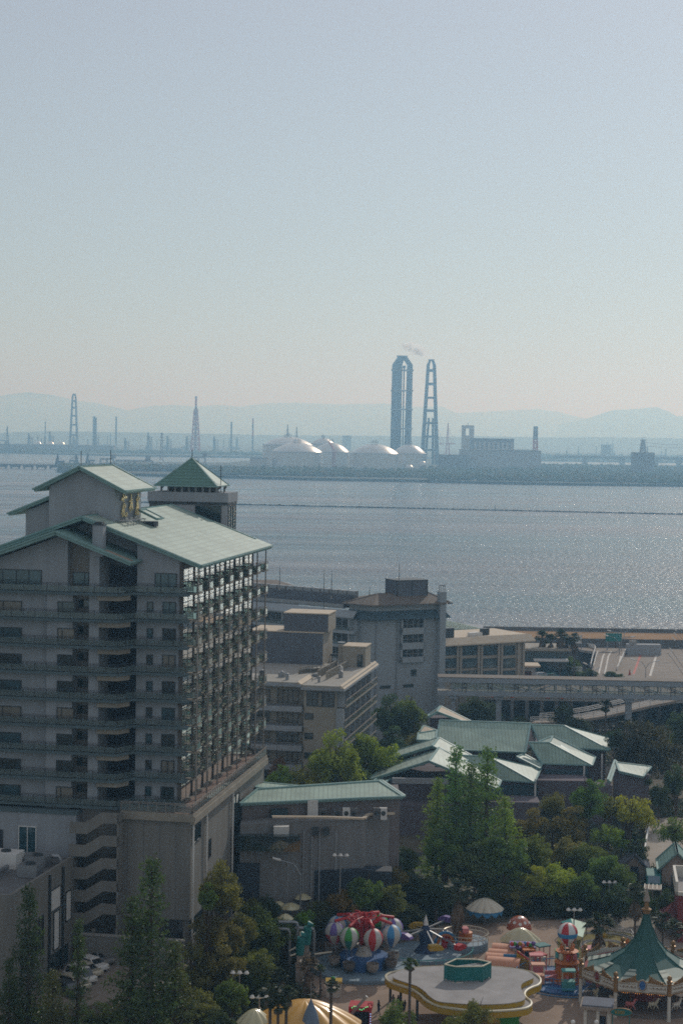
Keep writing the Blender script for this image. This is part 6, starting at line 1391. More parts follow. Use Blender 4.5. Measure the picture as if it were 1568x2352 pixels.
for x, yt, yb, w_ in ((1243, 1447, 1572, 'leftmost'), (1262, 1455, 1574, 'second'), (1284, 1443, 1576, 'third and tallest'), (1297, 1456, 1574, 'fourth'), (1316, 1452, 1576, 'rightmost')):
    palm(x, yt, 40, yb, '%s of the palms clustered beside the seaside wing' % w_, 1.3, 2.0)
palm(1388, 1606, 44, 1730, 'palm growing below the footbridge beside the curved ramp', .4)
palm(1437, 1650, 36, 1735, 'short palm right of the footbridge pier', .3)
palm(1049, 2016, 80, 2188, 'tall dark shaggy palm between the swing ride and the silver canopy', 1.9)
palm(1456, 2028, 66, 2178, 'tall palm with long bare trunk left of the tent finial', 1.4)
palm(1373, 2092, 84, 2218, 'broad shaggy palm beside the miniature railway', 1.8)
palm(1520, 2092, 60, 2185, 'short full palm right of the tent spire', .6)
palm(1546, 2112, 60, 2205, 'short full palm at the right edge near the red wall', .6)
palm(938, 2198, 44, 2420, 'slim palm rising through the left of the cloud shaped roof', .5, c=(.09, .15, .03))
palm(757, 2248, 44, 2500, 'slim palm in front of the yellow striped roof', .5)
palm(640, 2222, 56, 2300, 'dark palm beside the slanting kerb, above the other low palms', .9)
palm(707, 2196, 60, 2300, 'brown dry palm right beside the twin stone columns', 1.8, c=(.14, .10, .05))
palm(618, 2258, 66, 2500, 'left palm before the yellow striped roof', .7)
palm(655, 2262, 64, 2496, 'right palm before the yellow striped roof', .7)
palm(636, 2290, 54, 2510, 'low middle palm before the yellow striped roof', .5)
palm(735, 2215, 30, 2290, 'small palm left of the orange ticket table', .2, c=(.08, .13, .03))
# ground cover
mm('undergrowth', (.045, .06, .02), .95, var=.4, scale=.3)
rnd = random.Random(5); m = MB()
for (x0, x1, ya, yb_, n) in ((620, 1000, 1780, 1860, 900), (1150, 1568, 1840, 2110, 2600), (640, 1040, 2060, 2120, 1500), (1160, 1400, 2050, 2100, 900), (430, 700, 2150, 2352, 1600), (980, 1568, 1640, 1760, 1500), (0, 440, 2290, 2352, 500), (1210, 1350, 1545, 1580, 200)):
    for i in range(n):
        x = rnd.uniform(x0, x1); y = rnd.uniform(ya, yb_)
        if 1470 < x < 1568 and 1880 < y < 2000: continue
        p = G(x, y, 0)
        for j in range(16): q = Vector((rnd.gauss(0, .7), rnd.gauss(0, .7), abs(rnd.gauss(0, .6)))); leafq(m, p + q, .26 * rnd.uniform(.6, 1.3), rnd)
o = bpy.data.objects.new('undergrowth', meshof(m, 'undergrowth', M['leaf'])); col.objects.link(o); o.color = (.05, .065, .025, 1); tag(o, kind='stuff')
# ================================================================ PARK AND STREET
mm('paving', (.33, .24, .18), .9, var=.14, scale=.25, bump=.05, bscale=3); mm('paving_pale', (.36, .31, .255), .9, var=.12, scale=.25); mm('dirt', (.12, .10, .07), .95, var=.3, scale=.3)
mm('lawn', (.20, .165, .05), .95, var=.25, scale=.6); mm('kerb', (.42, .37, .31), .9); mm('blue', (.05, .14, .34), .5, var=.15); mm('paleblue', (.22, .30, .36), .6, var=.15)
mm('red', (.48, .035, .04), .45, var=.08); mm('orange', (.55, .16, .03), .5, var=.1); mm('salmon', (.66, .32, .20), .6, var=.08); mm('teal', (.015, .16, .15), .45, var=.1); mm('tealpale', (.10, .38, .36), .5, var=.1)
mm('yellowp', (.46, .29, .03), .45, var=.08); mm('cream', (.66, .60, .44), .5, var=.06); mm('green', (.05, .30, .06), .5, var=.1); mm('purple', (.17, .11, .34), .5); mm('skyblue', (.06, .26, .50), .5); mm('roofgrey', (.34, .32, .31), .85, var=.16, scale=.45)
mm('pink', (.62, .20, .20), .5); mm('stone', (.34, .28, .23), .9, var=.2, scale=1.5); mm('redwall', (.24, .05, .05), .8, var=.1); mm('darkgap', (.02, .022, .03), .8); mm('ivory', (.62, .58, .50), .6, var=.05); mm('goldtrim', (.30, .17, .07), .45, .4, var=.2, scale=3)
M['silver'] = mkmat('silver', (.60, .54, .42), .35, .3, .05, .4); M['gloss_yellow'] = mkmat('gloss_yellow', (.68, .37, .08), .35, 0, .08, .4, spec=.5, coat=.3); M['gloss_cream'] = mkmat('gloss_cream', (.60, .54, .32), .3, 0, .06, .4, spec=.6, coat=.5)
M['gloss_orange'] = mkmat('gloss_orange', (.42, .09, .03), .3, 0, .06, .5, spec=.6, coat=.6)
M['carglass'] = mkmat('carglass', (.02, .025, .03), .05, 0, 0, spec=1.0)
M['bulbgreen'] = mkmat('bulbgreen', (.1, 1, .35), .5, var=0, emit=2.0); M['bulbblue'] = mkmat('bulbblue', (.3, .6, 1), .5, var=0, emit=2.0); M['bulbwarm'] = mkmat('bulbwarm', (1, .42, .12), .5, var=0, emit=1.6)
def gsheet(name, pts, z, mat): tag(MB().quad(*[tuple(G(x, y, z)) for x, y in pts]).build(name, M[mat]), kind='structure')
gsheet('planted_ground', [(560, 1780), (1700, 1780), (1700, 2105), (1040, 2100), (700, 2140), (560, 2160)], .02, 'dirt')
gsheet('planted_ground', [(-60, 2290), (520, 2100), (640, 2140), (640, 2230), (500, 2420), (-60, 2520)], .024, 'dirt')
gsheet('park_paving', [(600, 2275), (700, 2150), (1000, 2120), (1340, 2080), (1700, 2060), (1700, 2500), (540, 2500), (500, 2400)], .028, 'paving')
gsheet('planted_ground', [(800, 2010), (1400, 2010), (1420, 2104), (1180, 2118), (1060, 2122), (820, 2150), (690, 2150)], .032, 'dirt')
gsheet('plaza', [(1395, 2112), (1560, 2080), (1640, 2100), (1600, 2180), (1420, 2190), (1400, 2150)], .036, 'paving_pale')
gsheet('access_road', [(1432, 1885), (1700, 1870), (1700, 2060), (1474, 2060), (1466, 1975)], .03, 'paving_pale')
mm('tarmac_shaded', (.045, .045, .05), .9, var=.15, scale=.3)  # near-black tone carries the house's shade over the forecourt
gsheet('forecourt', [(540, 1930), (1000, 1960), (960, 2060), (760, 2110), (600, 2160), (440, 2200)], .05, 'tarmac_shaded')
# raised terrace with the parked cars
tp = [F0.world(-32, -5, 0), F0.world(2.8, -5, 0), F0.world(2.8, -11, 0), F0.world(-3, -21, 0), F0.world(-12, -30, 0), F0.world(-32, -30, 0)]
o = MB().prism([(p.x, p.y) for p in tp], 0, 4).build('parking_terrace', M['asphalt']); tag(o, kind='structure')
t = thing('retaining_wall', 'low plaster wall with an upstand before the hotel podium and stair', 'wall', F0.world(-4, -7.2, 4), F0.rz); MB().box(-6.5, 6.6, 0, .35, 0, 3.4).build('wall', M['plaster_warm_dim'], t); MB().box(-6.6, 6.7, -.08, .43, 3.4, 3.6).build('coping', M['concrete'], t)
def side_profile(m, prof, w0, w1f=None):
    n = len(prof); L = [(x, -w0 * (w1f(z) if w1f else 1), z) for x, z in prof]; Rr = [(x, w0 * (w1f(z) if w1f else 1), z) for x, z in prof]
    m.add(L + Rr, [tuple(range(n)), tuple(range(n, 2 * n))[::-1]] + [(i, n + i, n + (i + 1) % n, (i + 1) % n) for i in range(n)])
def car(loc, rz, paint, label, group, van=False):
    t = thing('parked_car', label, 'car', loc, rz, group); m = MB()
    hi = 1.85 if van else 1.45
    body = [(-2.15, .35), (-2.2, .8), (-2.05, .95), (2.0 if not van else 2.05, .92), (2.2, .7), (2.2, .35), (1.7, .25), (-1.7, .25)]
    side_profile(m, body, .85)
    cab = [(-2.0, .92), (-1.65, hi - .1), (-1.3, hi), (.3 if not van else .9, hi), (.6 if not van else 1.1, hi - .08), (1.15 if not van else 1.6, .92)]
    side_profile(m, cab, .78, lambda z: 1 - .16 * max(0, (z - .92)) / .6); b = m.build('body', M[paint], t)
    bv = b.modifiers.new('bv', 'BEVEL'); bv.width = .07; bv.segments = 2
    g = MB()
    for s in (-1, 1): g.add([(-1.7, s * .79, 1.0), (.9 if not van else 1.3, s * .79, 1.0), (.35 if not van else .95, s * .70, hi - .12), (-1.5, s * .70, hi - .12)], [(0, 1, 2, 3)])
    g.build('side_window', M['carglass'], t)
    g = MB(); x0, x1 = (1.17, .62) if not van else (1.63, 1.12); g.add([(x0, -.7, .95), (x0, .7, .95), (x1, .6, hi - .09), (x1, -.6, hi - .09)], [(0, 1, 2, 3)]); g.build('windscreen', M['carglass'], t)
    for x in (-1.4, 1.4):
        for s in (-1, 1):
            w_ = MB().lathe([(0, -.1), (.2, -.11), (.31, -.1), (.33, 0), (.31, .1), (0, .1)], n=14).build('wheel', M['darkgap'], t, loc=(x, s * .8, .33)); w_.rotation_euler = (R(90), 0, 0)
    for s in (-1, 1): MB().box(2.14, 2.23, s * .62 - .17, s * .62 + .17, .62, .78).build('headlight', M['silver'], t)
    return t
rowpos = [(262, 2172), (240, 2198), (226, 2211), (212, 2226), (198, 2239), (184, 2254), (170, 2268), (156, 2283)]
pnt = ['steel', 'white', 'steel', 'white', 'silver', 'white', 'silver', 'darksteel']
nm = ['grey car farthest back in the hotel car row', 'white car second from the back of the hotel car row', 'grey car third from the back of the hotel car row', 'white car in the middle of the hotel car row, behind the silver one', 'silver car in the middle of the hotel car row', 'white van third from the front of the hotel car row', 'silver car second from the front of the hotel car row', 'dark car nearest in the hotel car row']
for i, (x, y) in enumerate(rowpos): car(G(x, y, 4.01), F0.rz + R(-32), pnt[i], nm[i], 'cars parked before the hotel', van=i in (0, 5))
# cars by the footbridge
for i, (x, y, p, l) in enumerate(((1152, 1553, 'silver', 'pale car at the left of the row behind the footbridge'), (1168, 1552, 'white', 'white car flashing in the sun behind the footbridge'), (1188, 1551, 'darksteel', 'dark car between two pale ones behind the footbridge'), (1204, 1552, 'steel', 'grey car in the row behind the footbridge'), (1236, 1551, 'white', 'rightmost white car in the row behind the footbridge'), (1260, 1553, 'teal', 'low green car apart from the row behind the footbridge'))):
    car(G(x, y + 6, PD + .02), R(200), p, l, 'cars parked behind the footbridge')
car(G(1168, 1576, PD + .02), R(190), 'silver', 'pale green car seen through the footbridge glass', 'cars parked behind the footbridge'); car(G(1222, 1574, PD + .02), R(190), 'red', 'red car seen through the footbridge glass', 'cars parked behind the footbridge')
# road rail, hut, van, pergola, red building
def poly_rail(name, label, cat, pts, h, mat, z=0, step=1.6, th=.07):
    P = [G(x, y, z) for x, y in pts]; t = thing(name, label, cat, P[0]); Q = [p - P[0] for p in P]; m = MB(); r = MB()
    for a, b in zip(Q, Q[1:]):
        n = max(1, int((b - a).length / step))
        for i in range(n + 1): q = a.lerp(b, i / n); m.bar(q, q + Vector((0, 0, h)), th)
        for f in (1, .55, .12): r.bar(a + Vector((0, 0, h * f)), b + Vector((0, 0, h * f)), th)
    o_r = len(m.v); m.add(r.v, r.f); m.build('railing', M[mat], t); return t
poly_rail('road_barrier', 'bright white guard rail running down the middle of the access road', 'guard rail', [(1491, 1890), (1487, 1915), (1482, 1945), (1478, 1975)], .9, 'white', th=.22)
def gable_house(name, label, cx_, yb, w_, d_, he, hr, wall, rf, rz=0, cat='house', win=True):
    b = G(cx_, yb, 0); t = thing(name, label, cat, b, rz); m = MB()
    m.add([(-w_, 0, 0), (w_, 0, 0), (w_, 0, he), (0, 0, hr), (-w_, 0, he), (-w_, d_, 0), (w_, d_, 0), (w_, d_, he), (0, d_, hr), (-w_, d_, he)], [(0, 1, 2, 3, 4), (9, 8, 7, 6, 5), (1, 6, 7, 2), (0, 4, 9, 5)]); m.build('wall', M[wall], t)
    for s in (1, -1): roofslab(t, [(0, -.5, hr + .3), (s * (w_ + .6), -.5, he - .05), (s * (w_ + .6), d_ + .5, he - .05), (0, d_ + .5, hr + .3)], .2, rf, trim=rf)
    if win: m = MB(); m.box(-w_ * .35, w_ * .4, -.08, .1, .3, 2.4); m.build('door', M['darkgap'], t)
    return t
gable_house('gabled_hut', 'grey stone hut with a steep dark gable roof at the right edge of the road', 1552, 2046, 2.2, 6, 3.2, 5.6, 'stone', 'tealroof', R(-8))
gable_house('gabled_hut', 'small hut with one pale sloping verge left of the dark van, among bushes', 1455, 2026, 1.6, 4, 2.2, 4.2, 'stone', 'duskroof', R(-8))
t = thing('delivery_van', 'dark green van with a pale windscreen facing the camera on the access road', 'van', G(1499, 2042, 0), R(-98)); m = MB(); side_profile(m, [(-3, .4), (-3, 2.5), (1.2, 2.5), (1.6, 2.4), (2.3, 1.4), (2.9, 1.1), (2.9, .4)], 1.05); b_ = m.build('body', M['teal'], t); b_.color = (1, 1, 1, 1)
MB().add([(2.31, -.9, 1.42), (2.31, .9, 1.42), (1.62, .85, 2.38), (1.62, -.85, 2.38)], [(0, 1, 2, 3)]).build('windscreen', M['paleblue'], t)
for x in (-2, 2):
    for s in (-1, 1): w_ = MB().lathe([(0, -.12), (.38, -.12), (.42, 0), (.38, .12), (0, .12)], n=14).build('wheel', M['darkgap'], t, loc=(x, s * 1.0, .42)); w_.rotation_euler = (R(90), 0, 0)
for s in (-1, 1): MB().box(2.85, 2.95, s * .75 - .15, s * .75 + .15, .8, 1.0).build('headlight', M['silver'], t)
def panel_roof(label, pts, z, n):
    P = [G(x, y, z) for x, y in pts]; t = thing('shelter_roof', label, 'shelter', P[0].to_2d().to_3d()); o_ = t.location; A, B, C_, D_ = [p - o_ for p in P]; m = MB(); m.slab([A, B, C_, D_], .12); m.build('roof', M['stone'], t); m = MB()
    for i in range(n + 1): m.bar(A.lerp(B, i / n) + Vector((0, 0, .05)), D_.lerp(C_, i / n) + Vector((0, 0, .05)), .12)
    m.bar(A, B, .15); m.build('frame', M['ivory'], t)
    for i in range(0, n + 1, 2): q = A.lerp(B, i / n); MB().box(q.x - .08, q.x + .08, q.y, q.y + .16, 0, z).build('post', M['steel'], t)
panel_roof('low brown panelled shelter roof with white ribs below the dark van', [(1478, 2042), (1517, 2044), (1517, 2033), (1480, 2031)], 2.6, 4)
panel_roof('low brown panelled shelter roof half hidden under trees left of the park lamp', [(1384, 2036), (1440, 2038), (1440, 2029), (1386, 2028)], 2.6, 7)
t = thing('red_shop', 'red walled shop with a white parapet and red awning, cut by the right edge', 'shop', G(1553, 2165, 0), R(-8)); zt = at(1553, 2032, t.location.y).z
m = MB(); m.box(0, 12, 0, 9, 0, zt - 1.2); m.build('wall', M['redwall'], t); m = MB(); m.box(-.35, 12, -.35, 0, zt - 1.4, zt - .9); m.box(-.35, 0, -.35, 9, zt - 1.4, zt + .5); m.box(0, 12, 8.8, 9.1, zt - 1.2, zt + .5); m.build('parapet', M['ivory'], t)
MB().box(0, 12, 0, 8.8, zt - 1.19, zt - 1.1).build('flat_roof', M['roofgrey'], t)
m = MB(); m.add([(0, 1, 3.6), (0, 8, 3.6), (-2.2, 8, 2.2), (-2.2, 1, 2.2)], [(0, 1, 2, 3)]); m.slab([(0, 1, 3.6), (0, 8, 3.6), (-2.2, 8, 2.2), (-2.2, 1, 2.2)], .1); m.build('awning', M['redwall'], t)
# park lamps
def double_lamp(x, yb, yt, label, w_=14):
    b = G(x, yb, 0); tp_ = at(x + 1, yt, b.y); t = thing('park_lamp', label, 'street lamp', b, 0, 'twin headed park lamps'); h = tp_.z
    MB().tube([(0, 0, 0), (0, 0, h)], [.11, .07], 8).build('pole', M['steel'], t); MB().bar((-.8, 0, h), (.8, 0, h), .1).build('cross_arm', M['steel'], t)
    for s in (-.8, 0, .8): MB().lathe([(.12, .35), (.3, .05), (.24, -.05), (0, -.05)], (s, 0, h), 10).build('lamp_head', M['white'], t)
double_lamp(778, 2190, 1966, 'twin headed lamp before the long low house'); double_lamp(549, 2345, 2236, 'twin headed lamp in the dark wood right of the conifers'); double_lamp(1397, 2100, 2028, 'lamp over round signs beside the layered tree'); double_lamp(1316, 2165, 2091, 'lamp rising behind the red and white balloon'); double_lamp(594, 2400, 2292, 'lamp with bright heads among the palms at the bottom')
b = G(688, 2190, 0); arm_lamp(b, at(684, 2010, b.y), [at(641, 1975, b.y)], 'tall bent lamp with one long arm reaching left before the long low house', r=.14)
t = thing('sign_cluster', 'cluster of small round signs on the lamp post beside the layered tree', 'sign', at(1395, 2085, G(1397, 2100).y - .3))
for i, (x, z) in enumerate(((-.5, 1.2), (.5, 1.2), (-.5, .3), (.5, .3), (0, -.6), (.6, -.9))): w_ = MB().lathe([(0, -.03), (.42, -.03), (.42, .03), (0, .03)], n=16).build('disc', M['paleblue'], t, loc=(x, 0, z)); w_.rotation_euler = (R(90), 0, 0)
# slanting kerb wall
P = [G(600, 2262, 0), G(655, 2190, 0)]; t = thing('kerb_wall', 'pale slanting kerb wall between the wood and the park paving', 'wall', P[0]); m = MB(); m.bar(Vector((0, 0, .4)), P[1] - P[0] + Vector((0, 0, .4)), .4, .8).build('wall', M['kerb'], t)
# balloon ride
cb = G(834.7, 2232, 0); cb.y += 1; yb = cb.y
rd = thing('balloon_ride', 'roundabout ride with red arms carrying eight striped balloons over a blue platform', 'amusement ride', cb)
MB().lathe([(6.6, 0), (6.6, .5), (0, .5)], n=40).build('floor', M['paleblue'], rd); MB().lathe([(3.1, .5), (3.1, 1.9), (0, 1.9)], n=32).build('drum', M['blue'], rd)
for i in range(8):
    a = i * math.pi / 4 + .2; m = MB(); m.box(3.05 * math.cos(a) - .35, 3.05 * math.cos(a) + .35, 3.05 * math.sin(a) - .35, 3.05 * math.sin(a) + .35, .6, 1.5); m.build('drum_panel', M['darkgap'], rd)
MB().lathe([(1.1, 1.9), (.85, 2.4), (.75, 3.2), (.9, 3.3)], n=20).build('hub', M['ivory'], rd)
m = MB()
for i in range(4): a = i * math.pi / 2 + .5; m.bar((.45 * math.cos(a), .45 * math.sin(a), 3.0), (.35 * math.cos(a), .35 * math.sin(a), 7.3), .22)
m.build('mast', M['red'], rd); m = MB(); m.tube([(1.5 * math.cos(a), 1.5 * math.sin(a), 6.9) for a in [i * math.pi / 10 for i in range(20)]], .09, 6, closed=True); m.build('ring', M['red'], rd)
bal = dict()
def balloon(par, loc, rr, cols, parts='balloon', twist=0, band=None):
    """gored balloon; cols: two upper and two lower materials"""
    prof = [(0, 1.0), (.38, .94), (.7, .74), (.92, .42), (1.0, .08), (.97, -.12), (.9, -.36), (.72, -.68), (.5, -.95), (.32, -1.14), (.3, -1.18)]
    m = MB(); m.lathe([(r * rr, z * rr) for r, z in prof], n=32, matf=lambda i, j: (((j // 4) % 2) + (2 if i >= 5 else 0)) if not band or i not in (4, 5) else 4)
    o = m.build(parts, [M[c] for c in cols] + ([M[band]] if band else []), par, smooth=True, loc=loc); o.rotation_euler = (0, 0, twist); return o
mm('balloonwhite', (.50, .49, .46), .5, var=.12, scale=2)
sets = [('balloonwhite', 'red', 'balloonwhite', 'red'), ('skyblue', 'balloonwhite', 'blue', 'balloonwhite'), ('balloonwhite', 'purple', 'red', 'balloonwhite'), ('green', 'balloonwhite', 'teal', 'balloonwhite')]
for i in range(8):
    a = -math.pi / 2 + .28 + i * math.pi / 4; cx_, cy_ = 3.9 * math.cos(a), 3.9 * math.sin(a)
    m = MB(); m.tube([(0.4 * math.cos(a), .4 * math.sin(a), 3.6), (1.1 * math.cos(a), 1.1 * math.sin(a), 5.9), (2.3 * math.cos(a), 2.3 * math.sin(a), 6.75), (cx_, cy_, 6.45)], .2, 7); m.tube([(0.5 * math.cos(a + .2), .5 * math.sin(a + .2), 6.9), (2.2 * math.cos(a + .06), 2.2 * math.sin(a + .06), 6.95), (cx_, cy_, 6.5)], .06, 5); m.build('arm', M['red'], rd)
    bl = balloon(rd, (cx_, cy_, 5.05), 1.26, sets[i % 4], twist=a)
    m = MB(); 
    for q in range(4): b_ = q * math.pi / 2 + a; m.bar((cx_ + .5 * math.cos(b_), cy_ + .5 * math.sin(b_), 1.9), (cx_ + .38 * math.cos(b_), cy_ + .38 * math.sin(b_), 3.7), .04)
    m.build('rope', M['steel'], rd); MB().lathe([(0, .9), (.55, .9), (.75, 1.3), (.78, 1.9), (.72, 1.9), (.7, 1.35), (0, 1.3)], (cx_, cy_, 0), 12).build('basket', M['timber' if i % 2 else 'stone'], rd)
m = MB()
for i in range(44): a = i * math.pi / 22; m.bar((7.2 * math.cos(a), 7.2 * math.sin(a), 0), (7.2 * math.cos(a), 7.2 * math.sin(a), 1.1), .06)
for z in (1.05, .55): m.tube([(7.2 * math.cos(a), 7.2 * math.sin(a), z) for a in [i * math.pi / 22 for i in range(44)]], .04, 4, closed=True)
m.build('fence', M['paleblue'], rd)
# cloud shaped roof
def crp(x, y): return (861.2 + x * .2929, 1952 + y * .2929)
def crp2(x, y): return (1136.8 + x * .1611, 2066.9 + y * .1611)
def smooth(pts, n=5):
    out = []; k = len(pts)
    for i in range(k):
        p0, p1, p2, p3 = [Vector(pts[(i + j - 1) % k]) for j in range(4)]
        for q in range(n):
            t_ = q / n; out.append(.5 * ((2 * p1) + (-p0 + p2) * t_ + (2 * p0 - 5 * p1 + 4 * p2 - p3) * t_ * t_ + (-p0 + 3 * p1 - 3 * p2 + p3) * t_ ** 3))
    return out
ZC = 4.3
outer = [(75, 985), (100, 960), (150, 945), (300, 915), (500, 905), (800, 900), (1000, 912), (1130, 928), (1225, 950), (1285, 985), (1304, 1020), (1285, 1052), (1235, 1072), (1195, 1095), (1178, 1122), (1190, 1150), (1222, 1175), (1232, 1200), (1210, 1225), (1150, 1242), (1000, 1256), (800, 1260), (620, 1240), (480, 1215), (390, 1170), (340, 1125), (270, 1082), (180, 1052), (100, 1020)]
inner = [(140, 985), (200, 950), (350, 925), (520, 916), (800, 914), (1000, 925), (1120, 940), (1200, 962), (1237, 990), (1225, 1012), (1170, 1035), (1140, 1062), (1142, 1100), (1165, 1140), (1168, 1170), (1120, 1192), (1000, 1208), (800, 1214), (640, 1205), (500, 1190), (430, 1150), (390, 1110), (330, 1070), (240, 1040), (160, 1012)]
cc = G(*crp(680, 1060), ZC); cr = thing('cloud_pavilion', 'flat grey roofed pavilion with wavy cloud outline and yellow edge', 'pavilion', (cc.x, cc.y, 0)); o_ = cr.location
OP = [G(*crp(*p), ZC) - o_ for p in outer]; OP = smooth([(p.x, p.y, 0) for p in OP]); IP = smooth([tuple((G(*crp(*p), ZC + .4) - o_).to_2d()) + (0,) for p in inner])
def offs(P, d):
    k = len(P); out = []
    for i in range(k):
        tt_ = (P[(i + 1) % k] - P[i - 1]).normalized(); out.append(P[i] + Vector((-tt_.y, tt_.x, 0)) * d)
    return out
ar = sum(OP[i].x * OP[(i + 1) % len(OP)].y - OP[(i + 1) % len(OP)].x * OP[i].y for i in range(len(OP))); sg = 1 if ar > 0 else -1
m = MB(); m.prism([(p.x, p.y) for p in OP], ZC - .9, ZC - .25); m.build('eave', M['yellowp'], cr)
m = MB(); m.prism([(p.x, p.y) for p in offs(OP, sg * .12)], ZC - .25, ZC - .2); m.build('roof', M['roofgrey'], cr)
m = MB(); m.tube([(p.x, p.y, ZC - .12) for p in offs(OP, sg * .12)], .14, 5, closed=True); m.build('rim', M['cream'], cr)
m = MB(); m.prism([(p.x, p.y) for p in IP], ZC - .2, ZC + .38); m.build('plinth', M['yellowp'], cr); m = MB(); m.prism([(p.x, p.y) for p in offs(IP, -sg * .06)], ZC + .38, ZC + .45); m.build('upper_roof', M['roofgrey'], cr)
for x, y in ((170, 1110), (300, 1160), (1120, 1255), (1205, 1110), (800, 1270), (560, 1240), (90, 1020)): p = G(*crp(x, y - 30), ZC - .9) - o_; MB().lathe([(.16, 0), (.16, ZC - .9)], (p.x + (.5 if x < 600 else -.5), p.y + .9, 0), 10).build('column', M['darksteel'], cr)
q = G(*crp(1000, 1268), ZC - .9) - o_; m = MB(); m.box(q.x - 3, q.x + 2, q.y + 1.5, q.y + 9, 0, ZC - .9); m.build('booth_wall', M['green'], cr)
# teal ring on the roof
zr_ = ZC + .45; hexa = [(545, 905), (600, 870), (700, 862), (860, 872), (905, 900), (835, 925), (640, 925)]
top_ = [G(*crp(x, y), zr_ + 1.75) - o_ for x, y in ((545, 905), (635, 862), (800, 866), (905, 888), (838, 920), (630, 922))]
tr_ = thing('teal_screen', 'teal panelled ring screen standing on the cloud shaped grey roof', 'screen', (0, 0, 0)); 
for a, b in zip(top_, top_[1:] + top_[:1]):
    a = a + o_; b = b + o_; m = MB(); d = (b - a).normalized(); m.bar(Vector((a.x, a.y, zr_ + 1.0)), Vector((b.x, b.y, zr_ + 1.0)), .12, 1.6); m.build('panel', M['teal'], tr_)
    m = MB(); m.bar(Vector((a.x, a.y, zr_ + 1.85)), Vector((b.x, b.y, zr_ + 1.85)), .16, .1); m.build('top_rail', M['cream'], tr_)
    m = MB(); m.bar(Vector((a.x, a.y, zr_ - .05)), Vector((a.x, a.y, zr_ + 1.8)), .16)
    for f in (.33, .66): c_ = a.lerp(b, f); m.bar(Vector((c_.x, c_.y, zr_ + .1)), Vector((c_.x, c_.y, zr_ + 1.8)), .14)
    m.build('frame', M['teal'], tr_)
m = MB()
for f in (.3, .55, .8): a, b = (top_[0] + o_).lerp(top_[5] + o_, f), (top_[2] + o_).lerp(top_[3] + o_, f); m.bar(Vector((a.x, a.y, zr_ + 1.5)), Vector((b.x, b.y, zr_ + 1.5)), .14)
m.build('brace', M['steel'], tr_)
# scalloped canopies
def shell(label, cx_, yc, Y, rx, ry, hz_, ribs, mat, a0=0, cat='canopy', name='scalloped_canopy', post=True, skirt=None, dots=None, tilt=None, segs=8, dome=False):
    p = at(cx_, yc, Y); t = thing(name, label, cat, (p.x, Y, 0)); z = p.z; m = MB(); n = ribs * segs; rows = 10; vs = []
    for i in range(rows + 1):
        f = i / rows
        for j in range(n):
            a = a0 + 2 * math.pi * j / n; k = abs(math.sin(math.pi * j / segs)); r = f * (1 + (.0 if dome else .06 * k * f)); zz_ = (math.sqrt(max(0, 1 - f * f * .98)) if dome else (1 - f ** 1.7)) - (.0 if dome else .10 * (1 - k) * f)
            vs.append((rx * r * math.cos(a), ry * r * math.sin(a), z + hz_ * zz_))
    m.add(vs, [(i * n + j, i * n + (j + 1) % n, (i + 1) * n + (j + 1) % n, (i + 1) * n + j) for i in range(rows) for j in range(n)]); o = m.build('canopy', M[mat], t, smooth=True)
    if tilt: o.rotation_euler = tilt
    if skirt:
        m = MB()
        for j in range(ribs):
            a = a0 + 2 * math.pi * (j + .5) / ribs; m.lathe([(0, 0), (1, 0)], n=3)
        m = MB(); vs = []
        for j in range(n): a = a0 + 2 * math.pi * j / n; k = abs(math.sin(math.pi * j / segs)); vs += [(rx * 1.0 * math.cos(a), ry * 1.0 * math.sin(a), z - .02), (rx * math.cos(a), ry * math.sin(a), z - .25 - .55 * k)]
        m.add(vs, [(2 * j, 2 * j + 1, 2 * ((j + 1) % n) + 1, 2 * ((j + 1) % n)) for j in range(n)]); m.build('valance', M[skirt], t)
    if post: MB().lathe([(.12, 0), (.12, z + hz_ * .7)], n=8).build('post', M['steel'], t)
    if dots:
        for (a, f) in dots: q = MB().lathe([(0, .03), (.22, .03), (.24, 0)], n=12).build('spot', M['white'], t); r = f; zz_ = z + hz_ * math.sqrt(1 - f * f); d = Vector((math.cos(a) * f / rx, math.sin(a) * f / ry, math.sqrt(1 - f * f) / hz_)).normalized(); q.location = (rx * r * math.cos(a), ry * r * math.sin(a), zz_); q.rotation_euler = d.to_track_quat('Z', 'Y').to_euler()
    return t, z
shell('silver scalloped umbrella roof with a blue valance at the back of the park', 1113, 2086, 246, 2.5, 2.5, 1.45, 12, 'silver', .3, skirt='skyblue')
shell('pale gold scalloped canopy in front of the orange spotted dome', 1194, 2158, 232.5, 2.6, 1.8, 1.6, 9, 'gloss_cream', .2)
shell('orange mushroom dome with white spots', 1191, 2137, 238.5, 1.7, 1.75, 2.0, 10, 'gloss_orange', dome=True, name='mushroom_dome', cat='play house', dots=[(-1.57, .35), (-2.2, .75), (-1.57, .8), (-1.0, .75), (-.3, .8), (-2.9, .8)])
t_, z_ = shell('large glossy yellow striped awning roof with shining ribs, at the bottom edge', 700, 2352, 193, 6.1, 5.0, 2.7, 14, 'gloss_yellow', .1)
m = MB(); m.lathe([(5.4, z_ - 2.6), (5.4, z_ - .1)], n=28); m.build('valance', M['red'], t_)
for i in range(70):
    pass
mb1, mb2 = MB(), MB()
for i in range(90):
    a = math.pi + i * math.pi / 45; (mb1 if (i // 7) % 2 else mb2).lathe([(0, -.09), (.09, 0), (0, .09)], (6.1 * math.cos(a), 5.05 * math.sin(a), z_ - .3 - .25 * abs(math.sin(i * math.pi / 7))), 5)
mb1.build('green_bulb', M['bulbgreen'], t_); mb2.build('blue_bulb', M['bulbblue'], t_)
shell('smaller pale glossy awning roof at the bottom left of the yellow one', 585, 2346, 192, 1.9, 1.9, 1.4, 10, 'gloss_cream', .4)
